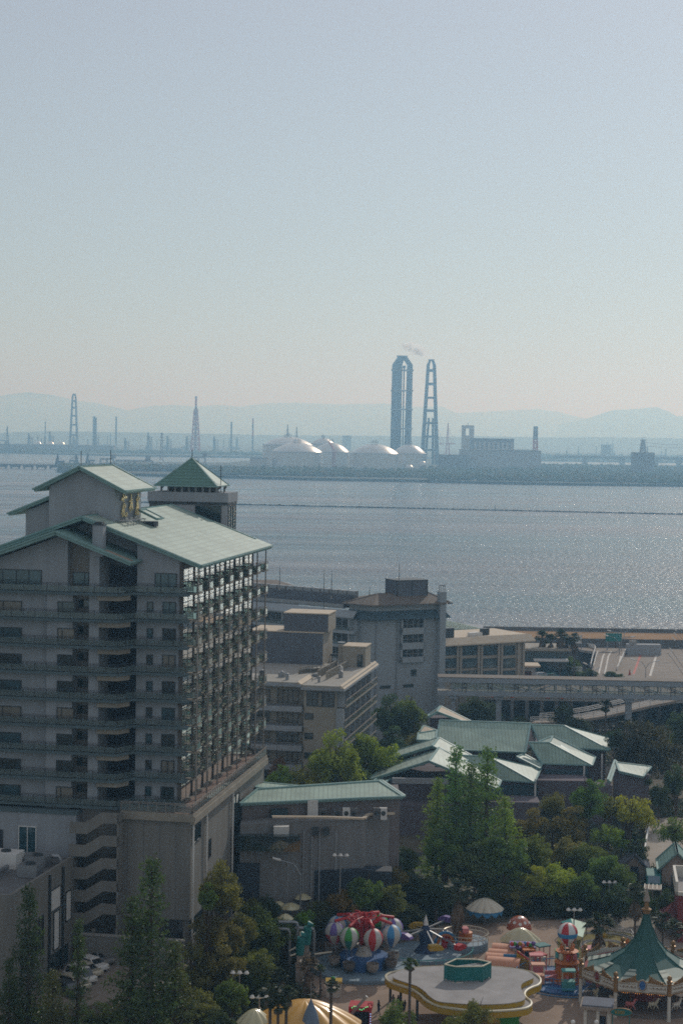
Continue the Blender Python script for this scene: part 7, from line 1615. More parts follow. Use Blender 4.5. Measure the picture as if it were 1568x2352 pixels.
for x, y, r, l in ((667, 2084, 1.35, 'upper white round parasol above the wood'), (640, 2080, .95, 'small white parasol left of the upper one'), (655, 2109, 1.0, 'lower white parasol above the wood'), (695, 2062, 1.1, 'white parasol at the top right of the group'), (823, 2009, 1.3, 'pale canopy peeking through trees right of the twin headed lamp'), (1003, 1996, 1.2, 'pale canopy among trees before the central conifers')):
    Y = 68 * FPX / (y + (120 if x < 760 else 150 if x < 900 else 40) - 999); shell(l, x, y, Y, r * 1.05, r * 1.05, .6, 8, 'gloss_cream', .2, name='parasol', cat='parasol')
# blue spire roof at the bottom
mm('slateblue', (.17, .22, .29), .6, var=.1)
b = G(712, 2440, 0); zt = at(706, 2292, b.y).z; t = thing('spire_kiosk', 'kiosk with a slate blue pointed spire roof at the bottom edge', 'kiosk', b, R(20)); MB().prism([(1.6 * math.cos(i * math.pi / 4), 1.6 * math.sin(i * math.pi / 4)) for i in range(8)], 0, zt - 5.4).build('wall', M['ivory'], t)
m = MB(); m.lathe([(2.1, zt - 5.5), (1.3, zt - 3.4), (.7, zt - 1.6), (0, zt)], n=8).build('roof', M['slateblue'], t); m = MB(); m.tube([(0, 0, zt - .3), (0, 0, zt + 1.7)], .05, 6); m.bar((-.3, 0, zt + .4), (.3, 0, zt + .4), .05); m.build('finial', M['steel'], t)
# red lit booth beside the awning
b = G(826, 2372, 0); t = thing('red_booth', 'red fairground booth edged with green and blue bulbs right of the yellow roof', 'booth', b, R(-6)); zt = at(826, 2304, b.y).z
m = MB(); m.box(-1.1, 1.1, 0, 2, 0, zt - .9); m.build('wall', M['darkgap'], t); m = MB(); m.box(-1.3, 1.3, -.2, 2.1, zt - .9, zt - .4); m.box(-1.3, -1.05, -.2, 0, 0, zt - .9); m.box(1.05, 1.3, -.2, 0, 0, zt - .9); m.tube([(1.0, -.1, zt - .4), (.9, -.1, zt), (1.25, -.1, zt + .1), (1.3, -.1, zt - .2)], .09, 6); m.build('frame', M['red'], t)
m = MB(); m2_ = MB()
for i in range(9): m.lathe([(0, -.07), (.07, 0), (0, .07)], (-.9 + i * .22, -.25, zt - .5 + .2 * math.sin(i)), 5); m2_.lathe([(0, -.07), (.07, 0), (0, .07)], (1.2, -.27, zt - 1.1 - i * .28), 5)
for i in range(12):
    for dx in (-.12, .12): m.lathe([(0, -.06), (.06, 0), (0, .06)], (-1.6 + dx, -.2, zt - 1.6 - i * .25), 5)
m.build('green_bulb', M['bulbgreen'], t); m2_.build('blue_bulb', M['bulbblue'], t); MB().box(-1.85, -1.35, -.1, .2, 0, zt - 1.3).build('light_column', M['green'], t)
m = MB(); a_ = at(848, 2300, b.y - 1) - b; m.bar((-2.6, -1, .3), (a_.x - .2, -1, a_.z + .6), .35, .3); m.build('stair_truss', M['steel'], t)
# twin stone columns, table booth
for i, (x, w_) in enumerate(((687, 'left'), (702, 'right'))):
    b = G(x, 2272 - i * 6, 0); zt = at(x, 2176 - i * 24, b.y).z; t = thing('stone_column', w_ + ' of two tall stone columns topped by a green crocodile snout shape', 'column', b, 0, 'stone columns in the park')
    m = MB(); m.box(-.45, .45, -.45, .45, 0, zt - 2); m.box(-.32, .32, -.32, .32, zt - 2, zt - .6); m.box(-.5, .5, -.5, .5, zt - 2.3, zt - 2); m.build('shaft', M['stone'], t)
    m = MB(); m.tube([(0, 0, zt - .9), (.05, 0, zt + .2), (.15, -.1, zt + 1.2), (.35, -.3, zt + 1.7), (.75, -.5, zt + 1.6)], [.5, .55, .5, .4, .2], 9); m.build('green_top', M['teal'], t)
t = thing('snack_counter', 'small counter under a flat orange yellow roof in front of the balloon ride', 'kiosk', G(766, 2292, 0)); zt = at(766, 2255, t.location.y).z
MB().box(-1.0, 1.0, -.2, 1.3, zt - .15, zt + .1).build('roof', M['yellowp'], t); MB().box(-.8, .8, 0, 1.0, 0, 1.1).build('counter', M['ivory'], t)
for x in (-.85, .85): MB().box(x - .06, x + .06, -.1, .05, 0, zt - .1).build('post', M['ivory'], t)
MB().lathe([(.25, 0), (.3, .2), (.15, .4), (0, .42)], (-.1, .4, zt + .1), 10).build('ornament', M['green'], t)
# metal tube pieces in the wood
for i, (x0, y0, x1, y1, yb) in enumerate(((664, 2184, 704, 2164, 2235), (666, 2196, 682, 2190, 2240), (690, 2156, 690, 2140, 2235), (655, 2097, 672, 2092, 2180), (668, 2052, 700, 2050, 2150), (722, 2192, 762, 2186, 2240))):
    Y = G(x0, yb, 0).y; a = at(x0, y0, Y); b = at(x1, y1, Y + .5); t = thing('slide_pipe', 'shiny metal pipe of the wood playground, number is not marked' if 0 else ['long slanting shiny pipe left of the stone columns', 'short shiny pipe just below the long slanting one', 'upright shiny stub above the stone columns', 'short shiny bar by the lower parasol', 'level shiny bar beside the top parasol', 'level thin pipe right of the stone columns'][i], 'pipe', (a.x, a.y, 0))
    MB().tube([(0, 0, a.z), b - Vector((a.x, a.y, 0))], .13, 8).build('pipe', M['silver'], t); MB().tube([(0, 0, 0), (0, 0, a.z)], .08, 6).build('post', M['steel'], t)
for x, yt, l in ((664, 2134, 'left'), (682, 2118, 'middle'), (720, 2132, 'right')):
    b = G(x, 2232, 0); zt = at(x, yt, b.y).z; t = thing('bent_pipe', l + ' grey pipe bent over at the top like a cane, in the wood', 'pipe', b, 0, 'bent grey pipes in the wood'); MB().tube([(0, 0, 0), (0, 0, zt - .5), (-.15, 0, zt - .1), (-.5, 0, zt), (-2.4, 0, zt)], .2, 8).build('pipe', M['steel'], t)
# big swing ride behind
c = G(976, 2192, 0); mm('navy', (.03, .055, .12), .6, var=.15)
t = thing('swing_ride', 'dark blue spinning ride with radiating arms and a white tipped spire', 'amusement ride', c); zt = at(976, 2100, c.y).z
MB().lathe([(4.8, 0), (4.8, .4), (0, .4)], n=30).build('floor', M['paleblue'], t); MB().lathe([(1.5, .4), (.7, 1.4), (.9, 2.6), (.6, 3.4), (.3, zt - 1.4)], n=14).build('mast', M['navy'], t); MB().lathe([(.35, zt - 1.4), (.25, zt - .8), (0, zt)], n=10).build('spire', M['white'], t)
for i in range(8):
    a = i * math.pi / 4 + .2; p = Vector((math.cos(a) * 5.2, math.sin(a) * 5.2, 2.6 + .9 * math.sin(a * 2))); MB().bar((0, 0, 3.4), p, .16).build('arm', M['steel'], t)
    m = MB(); side_profile(m, [(-1.0, 0), (-.9, .5), (.2, .55), (.9, .25), (1.1, 0), (.8, -.2), (-.8, -.2)], .4); o = m.build('plane_car', M[['pink', 'purple', 'yellowp', 'red'][i % 4]], t, loc=p); o.rotation_euler = (0, 0, a + 1.57)
m = MB()
for i in range(36): a = i * math.pi / 18; m.bar((6.2 * math.cos(a), 6.2 * math.sin(a), 0), (6.2 * math.cos(a), 6.2 * math.sin(a), 1.0), .06)
m.tube([(6.2 * math.cos(a), 6.2 * math.sin(a), 1.0) for a in [i * math.pi / 18 for i in range(36)]], .05, 4, closed=True); m.build('fence', M['tealpale'], t)
c = G(1023, 2188, 0); t = thing('rainbow_arch', 'orange and blue entrance arch left of the round raised track', 'arch', c); zt = at(1025, 2138, c.y).z; m = MB(); m.cur = 0
for k, (w_, mt) in enumerate(((1.5, 0), (1.15, 1))):
    m.cur = mt; m.tube([(-w_ * math.cos(a) , 0, .2 + (zt - .4 - k * .3) * math.sin(a) ** .7) for a in [i * math.pi / 12 for i in range(1, 12)]], .2, 7)
m.build('arch', [M['skyblue'], M['orange']], t); MB().box(-.5, .9, .5, 1.6, 0, 2.2).build('gate_box', M['red'], t)
c = G(1068, 2178, 0); t = thing('round_track', 'round raised track with a thin metal guard rail right of the orange arch', 'track', c)
MB().lathe([(3.0, 0), (3.0, 1.1), (0, 1.1)], n=32).build('base', M['paleblue'], t); m = MB()
for i in range(24): a = i * math.pi / 12; m.bar((3 * math.cos(a), 3 * math.sin(a), 1.1), (3 * math.cos(a), 3 * math.sin(a), 2.2), .06)
for z in (2.2, 1.7): m.tube([(3 * math.cos(a), 3 * math.sin(a), z) for a in [i * math.pi / 16 for i in range(32)]], .06, 5, closed=True)
m.build('guard_rail', M['silver'], t)
MB().lathe([(.9, 1.1), (.9, 2.2), (0, 2.4)], n=14).build('car', M['orange'], t)
# orange barrel roofs and colourful booths
def barrel(label, x, y, Y, w_, d_, mat='salmon', rz=0, h=2.6):
    p = at(x, y, Y); t = thing('barrel_shelter', label, 'shelter', (p.x, Y, 0), rz, 'orange barrel roofs in the park'); m = MB(); n = 12; vs = []
    z0 = p.z - .9
    for j in (0, 1):
        for i in range(n + 1): a = math.pi * (.08 + .84 * i / n); vs.append((-d_ / 2 + d_ * j, -w_ * math.cos(a), z0 + w_ * .75 * math.sin(a)))
    m.add(vs, [(i, i + 1, n + 2 + i, n + 1 + i) for i in range(n)] + [(n + 2 + i, i + 1, i, n + 1 + i)[::-1] for i in ()]); o = m.build('roof', M[mat], t); so_ = o.modifiers.new('s', 'SOLIDIFY'); so_.thickness = .12
    for a, b in ((-1, -1), (-1, 1), (1, -1), (1, 1)): MB().box(a * d_ * .45 - .06, a * d_ * .45 + .06, b * w_ * .9 - .06, b * w_ * .9 + .06, 0, z0 + .2).build('post', M['stone'], t)
    return t
barrel('farthest orange barrel roof, behind the booth with coloured sign', 1162, 2172, 230.3, 1.3, 3.6, rz=R(-12)); barrel('third orange barrel roof counted from the front', 1152, 2182, 228.2, 1.1, 3.4, rz=R(-12)); barrel('second orange barrel roof counted from the front', 1146, 2191, 226.4, 1.1, 3.4, rz=R(-12)); barrel('nearest orange barrel roof beside the blue picture board', 1156, 2202, 224.2, 1.25, 4.2, rz=R(-12))
t = thing('game_booth', 'small cream booth with a bunch of coloured shapes on its roof', 'booth', G(1203, 2212, 0), R(-5)); MB().box(-1.5, 1.3, 0, 2.4, 0, 1.95).build('wall', M['ivory'], t); MB().box(-1.9, 1.5, -.3, 2.6, 1.95, 2.1).build('roof', M['purple'], t); MB().box(-1.0, .8, -.05, .02, .6, 2.1).build('window', M['darkgap'], t)
rnd = random.Random(3)
for i in range(9): MB().lathe([(.3 * math.sin(a), -.3 * math.cos(a)) for a in [k * math.pi / 6 for k in range(7)]], (-1.6 + i * .34, -.2 + rnd.uniform(-.2, .4), 2.3 + rnd.uniform(0, .35)), 10).build('ball', M[['red', 'green', 'purple', 'yellowp', 'pink', 'skyblue'][i % 6]], t, smooth=True)
t = thing('picture_board', 'blue painted picture board beside the nearest orange barrel roof', 'board', G(1180, 2226, 0), R(-8)); MB().box(-1.4, 1.3, -.05, .05, .4, 1.9).build('panel', M['skyblue'], t)
m = MB()
for i in range(7): m.box(-1.1 + i * .32, -.9 + i * .32, -.07, -.051, .7 + .3 * (i % 3), .95 + .3 * (i % 3))
m.build('painted_figure', M['red'], t)
for x in (-1.3, 1.2): MB().box(x - .05, x + .05, 0, .1, 0, 1.9).build('post', M['steel'], t)
t = thing('toy_slide', 'red and yellow zigzag toy slide beside the picture board', 'slide', G(1207, 2228, 0), R(-10)); m = MB(); side_profile(m, [(-1.2, 0), (-1.2, 2.3), (-.9, 2.3), (-.2, 1.5), (0, 1.6), (.9, .7), (1.3, .7), (1.3, 0)], .35); m.build('body', M['yellowp'], t); MB().bar((-1.2, -.4, 2.5), (1.2, -.4, .9), .12, .2).build('rim', M['red'], t)
def flat_stall(x, yb, w_, h, mat, label, d_=1.6, rz=0):
    t = thing('stall', label, 'stall', G(x, yb, 0), rz); MB().box(-w_ / 2, w_ / 2, -d_ / 2, d_ / 2, h, h + .16).build('roof', M[mat], t)
    for a in (-1, 1):
        for b_ in (-1, 1): MB().box(a * w_ * .45 - .05, a * w_ * .45 + .05, b_ * d_ * .42 - .05, b_ * d_ * .42 + .05, 0, h).build('post', M['pink'], t)
    MB().box(-w_ * .35, w_ * .35, -d_ * .2, d_ * .3, 0, .95).build('counter', M['ivory'], t)
flat_stall(1242, 2214, 1.8, 2.4, 'teal', 'square green roofed ride car behind the red roofed one', rz=.5); flat_stall(1234, 2234, 1.8, 2.3, 'red', 'square red roofed ride car at the left of the balloon topped ride', rz=.5); flat_stall(1212, 2216, 1.6, 2.0, 'orange', 'small orange roofed stall beside the toy slide', rz=.1); flat_stall(1356, 2218, 2.0, 2.3, 'pink', 'pink flat roofed stall at the corner of the miniature railway', rz=.4)
# the ride with the one big balloon
c = G(1300, 2256, 0); t = thing('balloon_tower_ride', 'carved orange tower ride topped by one big red and white balloon with a blue band', 'amusement ride', c)
MB().lathe([(5.6, 0), (5.6, .25), (0, .25)], n=36).build('floor', M['blue'], t)
m = MB(); m.lathe([(2.3, .2), (1.5, .9), (1.35, 2.2), (1.6, 2.6), (1.1, 3.0), (1.15, 3.8), (1.45, 4.0), (.5, 4.1)], n=12); m.build('tower', M['orange'], t)
for i in range(8):
    a = i * math.pi / 4; m = MB(); m.lathe([(0, 0), (.3, .3), (.28, .8), (0, 1.1)], (1.2 * math.cos(a), 1.2 * math.sin(a), 2.9), 8); m.build('carved_figure', M[['tealpale', 'cream', 'red', 'pink'][i % 4]], t)
m = MB()
for i in range(6): a = i * math.pi / 3; m.bar((.55 * math.cos(a), .55 * math.sin(a), 4.0), (.62 * math.cos(a), .62 * math.sin(a), 5.6), .1)
m.build('cage', M['cream'], t); zc = at(1298, 2143, c.y).z
balloon(t, (0, 0, zc + .0), 1.28, ('white', 'red', 'white', 'red'), band='skyblue'); 
for i in range(4): a = i * math.pi / 2 + .6; MB().lathe([(.0, 0), (.26, .2), (.26, .5), (0, .7)], (.9 * math.cos(a), .9 * math.sin(a), 4.1), 8).build('lantern', M['orange'], t)
for i, (a, mt) in enumerate(((-1.65, 'tealpale'), (-.5, 'paleblue'), (.6, 'red'), (1.6, 'green'), (2.6, 'pink'), (-2.7, 'salmon'))):
    p = Vector((4.2 * math.cos(a), 4.2 * math.sin(a), 0)); m = MB(); m.bar((1.2 * math.cos(a), 1.2 * math.sin(a), 1.0), p * .85 + Vector((0, 0, .6)), .3, .5); m.build('arm', M['pink'], t)
    q = MB().box(p.x - .8, p.x + .8, p.y - .55, p.y + .55, .4, 1.5).build('gondola', M[mt], t); MB().box(p.x - .85, p.x + .85, p.y - .6, p.y + .6, 2.7, 2.86).build('roof', M[mt], q)
    m = MB()
    for dx in (-.75, .75): m.box(p.x + dx - .04, p.x + dx + .04, p.y - .5, p.y - .42, 1.5, 2.7); m.box(p.x + dx - .04, p.x + dx + .04, p.y + .42, p.y + .5, 1.5, 2.7)
    m.build('post', M['cream'], q)
m = MB()
for i in range(72): a = i * math.pi / 36; m.bar((6.4 * math.cos(a), 6.4 * math.sin(a), 0), (6.4 * math.cos(a), 6.4 * math.sin(a), 1.1), .045)
for z in (1.1, .1): m.tube([(6.4 * math.cos(a), 6.4 * math.sin(a), z) for a in [i * math.pi / 24 for i in range(48)]], .06, 4, closed=True)
m.build('fence', M['skyblue'], t)
# mint tent
Y = 243; P = [at(*crp2(*p), Y_) for p, Y_ in (((1075, 265), 240), ((1300, 330), 241), ((1245, 530), 233), ((1150, 500), 233), ((935, 310), 241))]
t = thing('mint_tent', 'pale mint green slanting tent roof behind the big balloon', 'tent', (P[0].x, Y, 0)); Q = [p - t.location for p in P]
mm('mint', (.52, .66, .52), .7, var=.05)
m = MB(); m.slab([Q[0], Q[1], Q[2], Q[3]], .1); m.build('roof', M['mint'], t); m = MB(); m.slab([Q[4], Q[0], Q[3]], .1); m.build('side_roof', M['tealpale'], t)
for q in (Q[1], Q[2], Q[3], Q[4]): MB().box(q.x - .06, q.x + .06, q.y - .06, q.y + .06, 0, q.z - .05).build('post', M['steel'], t)
# miniature railway
def ov(cx_, cy_, rx, ry, n=40, p_=3): return [(cx_ + rx * math.copysign(abs(math.cos(a)) ** (2 / p_), math.cos(a)), cy_ + ry * math.copysign(abs(math.sin(a)) ** (2 / p_), math.sin(a))) for a in [i * 2 * math.pi / n for i in range(n)]]
gc = G(1392, 2185, 0); t = thing('miniature_railway', 'oval dry lawn with a small looping railway track beside the carousel', 'model railway', gc)
MB().prism(ov(0, 0, 6.2, 9.5), 0, .12).build('lawn', M['lawn'], t)
for k, (rx, ry, w_) in enumerate(((5.4, 8.6, .55), (3.4, 5.0, .5))):
    o1, i1 = ov(0, 0, rx, ry), ov(0, 0, rx - w_ * 1.5, ry - w_ * 1.5); m = MB(); n = len(o1); m.add([(p[0], p[1], .125 + k * .004) for p in o1] + [(p[0], p[1], .125 + k * .004) for p in i1], [(i, (i + 1) % n, n + (i + 1) % n, n + i) for i in range(n)]); m.build('track_bed', M['duskroof'], t)
    m = MB()
    for f in (.25, 1.2): m.tube([(p[0], p[1], .2) for p in ov(0, 0, rx - w_ * f, ry - w_ * f)], .05, 4, closed=True)
    m.build('track_rail', M['silver'], t)
for x, y, mt in ((3.2, 3, 'orange'), (.6, 6, 'yellowp'), (4.2, 1, 'red')): MB().lathe([(.25, .1), (.3, .5), (.1, .9), (0, .95)], (x, y, 0), 8).build('garden_figure', M[mt], t)
poly_rail('park_fence', 'low dark fence around the near end of the miniature railway', 'fence', [(1325, 2204), (1350, 2212), (1385, 2216), (1410, 2212)], .7, 'darksteel', step=.7); poly_rail('park_fence', 'thin fence at the far end of the miniature railway', 'fence', [(1411, 2148), (1448, 2152), (1458, 2168)], 1.0, 'steel', step=1)
poly_rail('park_fence', 'thin fence in front of the balloon topped ride', 'fence', [(1232, 2262), (1280, 2268), (1324, 2266)], 1.0, 'skyblue', step=.5)
# ---------------------------------------------------------------- carousel
mm('tentgreen', (.025, .10, .085), .55, var=.1, scale=.6, spec=.4); M['slats'] = striped('slats', (.42, .46, .38), (.14, .17, .14), 3.2, 2, .6, .35)
CA_ = math.radians(-12); cc = at(1478, 2260, 213.5); cc = Vector((at(1481, 2200, 213.5).x, 213.5, 0))
ca = thing('carousel', 'grand carousel with a sweeping dark green tent roof, white name boards and gilt posts', 'carousel', cc, CA_)
RA = 8.1; ang = [(-math.pi / 2 - math.pi / 8) + i * math.pi / 4 for i in range(8)]
ztip = at(1495, 2090, 213.5).z; zev = 4.6
prof = [(.22, ztip), (.35, ztip - .7), (.72, ztip - 2.0), (1.5, ztip - 3.7), (2.7, ztip - 5.1), (4.4, ztip - 6.15), (6.2, ztip - 6.75), (7.6, ztip - 7.1)]
zlow = prof[-1][1]
m = MB(); nn = 8
for i, (r, z) in enumerate(prof): m.v += [(r * math.cos(a), r * math.sin(a), z) for a in ang]
for i in range(len(prof) - 1):
    for j in range(8): m.f.append((i * 8 + j, i * 8 + (j + 1) % 8, (i + 1) * 8 + (j + 1) % 8, (i + 1) * 8 + j)); m.m.append(0)
m.build('tent_roof', M['tentgreen'], ca)
for j in range(8):
    m = MB(); a0, a1 = ang[j], ang[(j + 1) % 8]; f0, f1 = .72, .28
    p0 = Vector((7.6 * math.cos(a0), 7.6 * math.sin(a0), zlow + .04)); p1 = Vector((7.6 * math.cos(a1), 7.6 * math.sin(a1), zlow + .04)); q0 = Vector((4.6 * math.cos(a0), 4.6 * math.sin(a0), prof[5][1] + .02)); q1 = Vector((4.6 * math.cos(a1), 4.6 * math.sin(a1), prof[5][1] + .02))
    m.add([p0, p0.lerp(p1, .33), q0.lerp(q1, .25), q0], [(0, 1, 2, 3)]); m.build('slatted_apron', M['slats'], ca)
m = MB()
for a in ang: m.tube([(r * 1.005 * math.cos(a), r * 1.005 * math.sin(a), z + .03) for r, z in prof], .07, 5)
m.build('roof_rib', M['tentgreen'], ca)
m = MB(); m.lathe([(.45, ztip - .4), (.5, ztip), (.62, ztip + .1), (.3, ztip + .3), (.25, ztip + .9), (.4, ztip + 1.1)], n=12); m.cur = 1; m.lathe([(.42, ztip + 1.1), (.3, ztip + 1.6), (.1, ztip + 2.4), (0, ztip + 3.2)], n=12); m.build('finial', [M['goldtrim'], M['stone']], ca)
def ringpt(j, f, r, z): a0, a1 = ang[j], ang[(j + 1) % 8]; p = Vector((r * math.cos(a0), r * math.sin(a0), z)); q = Vector((r * math.cos(a1), r * math.sin(a1), z)); return p.lerp(q, f)
for j in range(8):
    a = ang[j]; x, y = RA * math.cos(a), RA * math.sin(a)
    p_ = MB().lathe([(.26, 0), (.22, .3), (.2, 3.0)], (x, y, 0), 12).build('post', M['ivory'], ca, smooth=True)
    m = MB(); m.lathe([(.27, 3.0), (.3, 3.1), (.25, 3.3), (.27, 4.5), (.34, 4.6), (.34, 4.75), (.15, 4.8)], (x, y, 0), 12); m.build('gilt_capital', M['goldtrim'], p_); MB().lathe([(.3 * math.sin(q), -.3 * math.cos(q)) for q in [k * math.pi / 8 for k in range(9)]], (x, y, 5.1), 12).build('gilt_ball', M['goldtrim'], p_, smooth=True)
    A, B = ringpt(j, .045, RA, 0), ringpt(j, .955, RA, 0); d = (B - A).normalized(); nrm = Vector((d.y, -d.x, 0)); L = (B - A).length
    def bp(s, z, o=0): return A + d * s + nrm * o + Vector((0, 0, z))
    # board: taller towards the middle
    m = MB(); arc = [(0, 4.25), (L * .2, 4.32), (L * .38, 4.45), (L * .5, 4.5), (L * .62, 4.45), (L * .8, 4.32), (L, 4.25)]
    pts = [(0, 3.15), (L, 3.15)] + arc[::-1]; n = len(pts); m.add([bp(s, z, .06) for s, z in pts] + [bp(s, z, -.06) for s, z in pts], [tuple(range(n)), tuple(range(n, 2 * n))[::-1]] + [(i, n + i, n + (i + 1) % n, (i + 1) % n) for i in range(n)]); bd = m.build('board', M['ivory'], ca)
    m = MB()
    for s0, s1 in ((.18, L * .36), (L * .64, L - .18)):
        for za, zb_ in (((3.32), 3.32), (4.08, 4.12)): m.bar(bp(s0, za, .08), bp(s1, zb_, .08), .05, .05)
        for k in range(4):
            xa = s0 + (s1 - s0) * k / 4; xb = s0 + (s1 - s0) * (k + 1) / 4; m.tube([bp(xa, 3.86, .09), bp((xa + xb) / 2, 3.66, .09), bp(xb, 3.86, .09)], .03, 4); m.bar(bp(xb, 3.9, .09), bp(xb, 3.6, .09), .04)
    m.bar(bp(0, 3.15, .08), bp(L, 3.15, .08), .08, .1)
    for (s0, z0), (s1, z1) in zip(arc, arc[1:]): m.bar(bp(s0, z0, .08), bp(s1, z1, .08), .08, .1)
    m.build('gilt_moulding', M['goldtrim'], bd)
    rnd = random.Random(j)
    for s in (-1, 1):
        m = MB()
        for k in range(7): f = k / 6; sx = L / 2 + s * (L * .14 + L * .26 * f); h = .75 * (1 - f) ** 1.2 + .12; m.tube([bp(sx, 4.4, .05), bp(sx + s * .12, 4.4 + h * .6, .05), bp(sx - s * .02, 4.4 + h, .1)], [.17, .13, .05], 6)
        m.tube([bp(L / 2 + s * L * .12, 4.4, .05), bp(L / 2 + s * L * .26, 4.75, .05), bp(L / 2 + s * L * .42, 4.35, .05)], .09, 6)
        m.build('gilt_scroll', M['goldtrim'], bd)
    ov_ = [(math.cos(q), math.sin(q)) for q in [k * math.pi / 10 for k in range(20)]]; mid = bp(L / 2, 4.05, .14)
    m = MB(); m.add([mid + d * (c_ * .55) + Vector((0, 0, s_ * .72)) for c_, s_ in ov_] + [mid + nrm * .04 + d * (c_ * .55) + Vector((0, 0, s_ * .72)) for c_, s_ in ov_], [tuple(range(20, 40))] + [(i, (i + 1) % 20, 20 + (i + 1) % 20, 20 + i) for i in range(20)]); m.build('medallion_rim', M['ivory'], bd)
    m = MB(); m.add([mid + nrm * .06 + d * (c_ * .36) + Vector((0, 0, s_ * .52)) for c_, s_ in ov_], [tuple(range(20))]); m.build('medallion', M['blue' if j % 2 == 0 else 'redwall'], bd)
    m = MB(); m.tube([mid + nrm * .07 + d * (c_ * .46) + Vector((0, 0, s_ * .62)) for c_, s_ in ov_], .05, 5, closed=True); m.build('medallion_gilt', M['goldtrim'], bd)
    m = MB()
    for k in range(24): s = L * (k + .5) / 24; m.lathe([(0, -.05), (.05, 0), (0, .05)], bp(s, 2.95 - .18 * abs(math.sin(k * math.pi / 6)), -.7), 5)
    m.build('warm_bulb', M['bulbwarm'], bd)
MB().lathe([(7.4, .0), (7.4, .35), (0, .35)], n=32).build('turntable', M['timber'], ca); MB().lathe([(1.9, .35), (1.9, 3.8), (7.3, 3.9), (7.3, 3.95), (0, 4.0)], n=24).build('centre_drum', M['redwall'], ca)
for i in range(14):
    a = i * 2 * math.pi / 14; r = 5.6 if i % 2 else 6.3; x, y = r * math.cos(a), r * math.sin(a); MB().tube([(x, y, .35), (x, y, 3.9)], .04, 5).build('brass_pole', M['goldtrim'], ca)
    m = MB(); m.tube([(-.55, 0, 1.25), (-.2, 0, 1.2), (.25, 0, 1.25), (.45, 0, 1.5), (.6, 0, 1.85), (.85, 0, 1.75)], [.2, .25, .24, .17, .12, .07], 8)
    for dx, bx in ((-.45, -.75), (-.4, -.2), (.25, .05), (.3, .65)): m.tube([(dx, 0, 1.15), ((dx + bx) / 2, 0, .85), (bx, 0, .6)], [.09, .06, .04], 6)
    o = m.build('wooden_horse', M[['ivory', 'pink', 'cream'][i % 3]], ca, loc=(x, y, .1)); o.rotation_euler = (0, 0, a + 1.57)
# ticket house and green oval board in front of the carousel
b = G(1368, 2372, 0); zt = at(1368, 2298, b.y).z; t = thing('ticket_house', 'small classical ticket house with a grey blue flat roof before the carousel', 'kiosk', b, R(-12))
MB().box(-1.35, 1.6, -1, 1.6, 0, zt - .7).build('wall', M['stone'], t); MB().box(-1.8, 2.1, -1.5, 2.1, zt - .7, zt - .35).build('cornice', M['stone'], t); MB().box(-1.6, 1.9, -1.3, 1.9, zt - .35, zt - .2).build('roof', M['duskroof'], t)
for u in (-1.2, .2, 1.45): MB().box(u - .18, u + .18, -1.15, -1.0, 0, zt - .7).build('pilaster', M['ivory'], t)
MB().box(.45, 1.1, -1.08, -1.0, .9, 2.3).build('window', M['darkgap'], t)
b = G(1424, 2388, 0); zc = at(1424, 2325, b.y).z; t = thing('oval_sign', 'green oval sign board with small yellow price lettering under the carousel eave', 'sign', b, R(-6)); ov_ = [(math.cos(q), math.sin(q)) for q in [k * math.pi / 14 for k in range(28)]]
m = MB(); m.add([(c_ * 1.18, -.05, zc + s_ * .42) for c_, s_ in ov_] + [(c_ * 1.18, .05, zc + s_ * .42) for c_, s_ in ov_], [tuple(range(28))[::-1], tuple(range(28, 56))] + [(i, (i + 1) % 28, 28 + (i + 1) % 28, 28 + i) for i in range(28)]); m.build('board', M['teal'], t); m = MB(); m.tube([(c_ * 1.2, 0, zc + s_ * .44) for c_, s_ in ov_], .06, 5, closed=True); m.build('rim', M['goldtrim'], t)
for x in (-.95, .95): MB().box(x - .05, x + .05, -.03, .03, 0, zc).build('post', M['teal'], t)
tx = bpy.data.curves.new('lettering', 'FONT'); tx.body = '¥300'; tx.size = .55; tx.extrude = .01; to = bpy.data.objects.new('lettering', tx); col.objects.link(to); to.parent = t; to.location = (-.75, -.08, zc - .18); to.rotation_euler = (R(90), 0, 0); tx.materials.append(M['yellowp'])
bpy.context.view_layer.update(); dg = bpy.context.evaluated_depsgraph_get(); me_ = bpy.data.meshes.new_from_object(to.evaluated_get(dg)); mo_ = to.matrix_basis.copy(); bpy.data.objects.remove(to); to = bpy.data.objects.new('lettering', me_); col.objects.link(to); to.parent = t; to.matrix_basis = mo_
b = G(1434, 2450, 0); z_ = at(1401, 2343, b.y).z
for x, w_ in ((1367, 'right'), (1313, 'left')):
    b = G(x, 2420, 0); z_ = at(x, 2352, b.y).z; t = thing('globe_lamp', w_ + ' white globe lamp at the bottom edge before the carousel', 'street lamp', b, 0, 'globe lamps at the bottom edge'); MB().tube([(0, 0, 0), (0, 0, z_)], .06, 6).build('pole', M['darksteel'], t); MB().lathe([(.25 * math.sin(q), -.25 * math.cos(q)) for q in [k * math.pi / 8 for k in range(9)]], (0, 0, z_ + .2), 12).build('globe', M['white'], t, smooth=True)
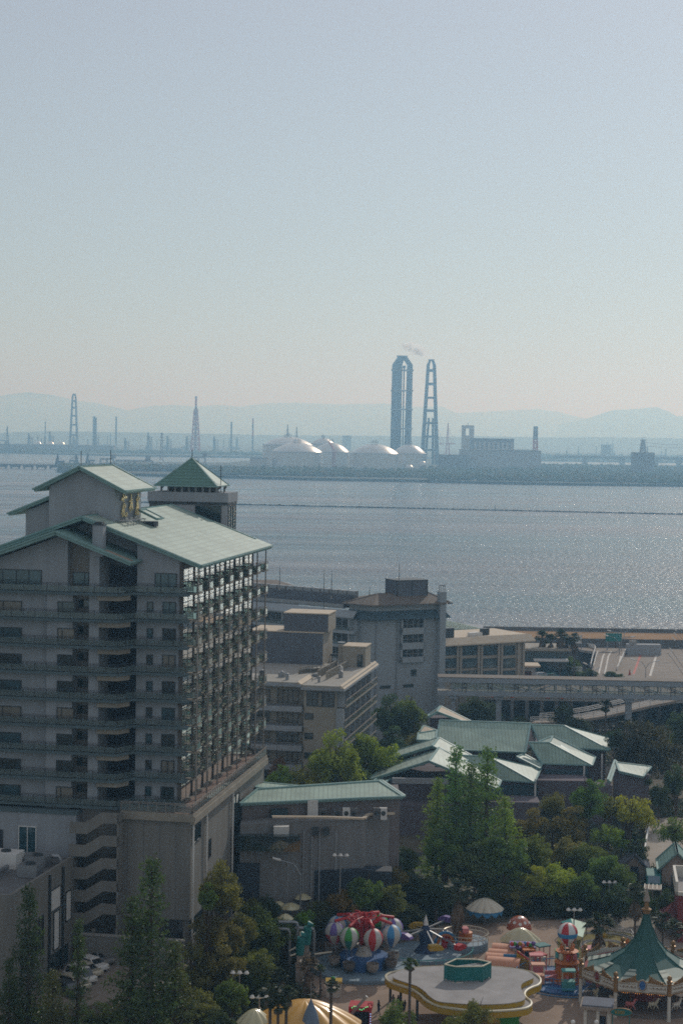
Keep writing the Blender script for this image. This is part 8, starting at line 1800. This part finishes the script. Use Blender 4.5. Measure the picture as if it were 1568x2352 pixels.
# people strolling under the trees
def person(x, yb, h, top, legs, label, rz=0, step=.25, lean=0, hair=(.03, .025, .02)):
    b = G(x, yb, 0); o0 = thing('person', label, 'person', b, rz); k = h / 1.7
    me = bpy.data.meshes.new('body'); V = [(0, 0, .95), (0, .01, 1.15), (0, .02, 1.38), (0, .02, 1.47), (0, .03, 1.6), (0, .02, 1.7), (.1, 0, .92), (.11, step * .5, .5), (.11, step, .06), (.11, step - .16, .03), (-.1, 0, .92), (-.11, -step * .4, .5), (-.11, -step, .08), (-.11, -step - .12, .04),
        (.19, .01, 1.38), (.25, .05, 1.12), (.24, -.12, .92), (.24, -.17, .84), (-.19, .01, 1.38), (-.25, .02, 1.12), (-.24, -.1, .9), (-.24, -.14, .82)]
    V = [(a * k, c_ * k - lean * max(0, z - .9), z * k) for a, c_, z in V]; E = [(0, 1), (1, 2), (2, 3), (3, 4), (4, 5), (0, 6), (6, 7), (7, 8), (8, 9), (0, 10), (10, 11), (11, 12), (12, 13), (2, 14), (14, 15), (15, 16), (16, 17), (2, 18), (18, 19), (19, 20), (20, 21)]
    me.from_pydata(V, E, []); o = bpy.data.objects.new('body', me); col.objects.link(o); o.parent = o0; sk = o.modifiers.new('s', 'SKIN'); rr = [.15, .14, .16, .06, .09, .07, .1, .07, .045, .04, .1, .07, .045, .04, .06, .05, .035, .03, .06, .05, .035, .03]
    for i, r in enumerate(rr): me.skin_vertices[0].data[i].radius = (r * k, r * k * (.7 if i < 3 else 1))
    me.skin_vertices[0].data[0].use_root = True; o.modifiers.new('ss', 'SUBSURF').levels = 1; me.materials.append(M[top])
    MB().lathe([(0, 1.74 * k), (.09 * k, 1.71 * k), (.115 * k, 1.62 * k), (.1 * k, 1.53 * k)], (0, .03 * k - lean * .7, 0), 10).build('hair', M['darkgap'], o0)
    MB().lathe([(.15 * k, .55 * k), (.14 * k, .8 * k), (.155 * k, .98 * k), (.15 * k, 1.0 * k)], n=10).build('trousers', M[legs], o0); return o0
person(914, 2318, 1.66, 'darkgap', 'duskroof', 'person in black standing with a pushchair beside the cloud roof', .5); person(902, 2315, 1.6, 'timber', 'darkgap', 'person in brown left of the one in black', -.4); person(929, 2322, 1.3, 'darksteel', 'darkgap', 'smaller person in dark clothes right of the one in black', .3); person(869, 2330, 1.7, 'darkgap', 'blue', 'lone dark clothed person beside the red fairground booth', 1.0); person(1532, 2112, 1.65, 'darkgap', 'duskroof', 'person in black far off near the red awning', .2)
t = thing('pushchair', 'dark folding pushchair beside the standing people', 'pushchair', G(920, 2320, 0), .6); m = MB(); side_profile(m, [(-.3, .35), (-.35, .9), (-.1, 1.05), (.2, .8), (.4, .5), (.3, .35)], .22); m.build('seat', M['darksteel'], t); m = MB(); m.bar((-.3, -.2, .3), (-.75, -.2, 1.0), .04); m.bar((-.3, .2, .3), (-.75, .2, 1.0), .04); m.bar((-.75, -.22, 1.0), (-.75, .22, 1.0), .05); m.build('handle', M['steel'], t)
for x in (-.3, .35): w_ = MB().lathe([(0, -.22), (.13, -.22), (.13, .22), (0, .22)], n=12).build('wheel', M['darkgap'], t, loc=(x, 0, .13)); w_.rotation_euler = (R(90), 0, 0)
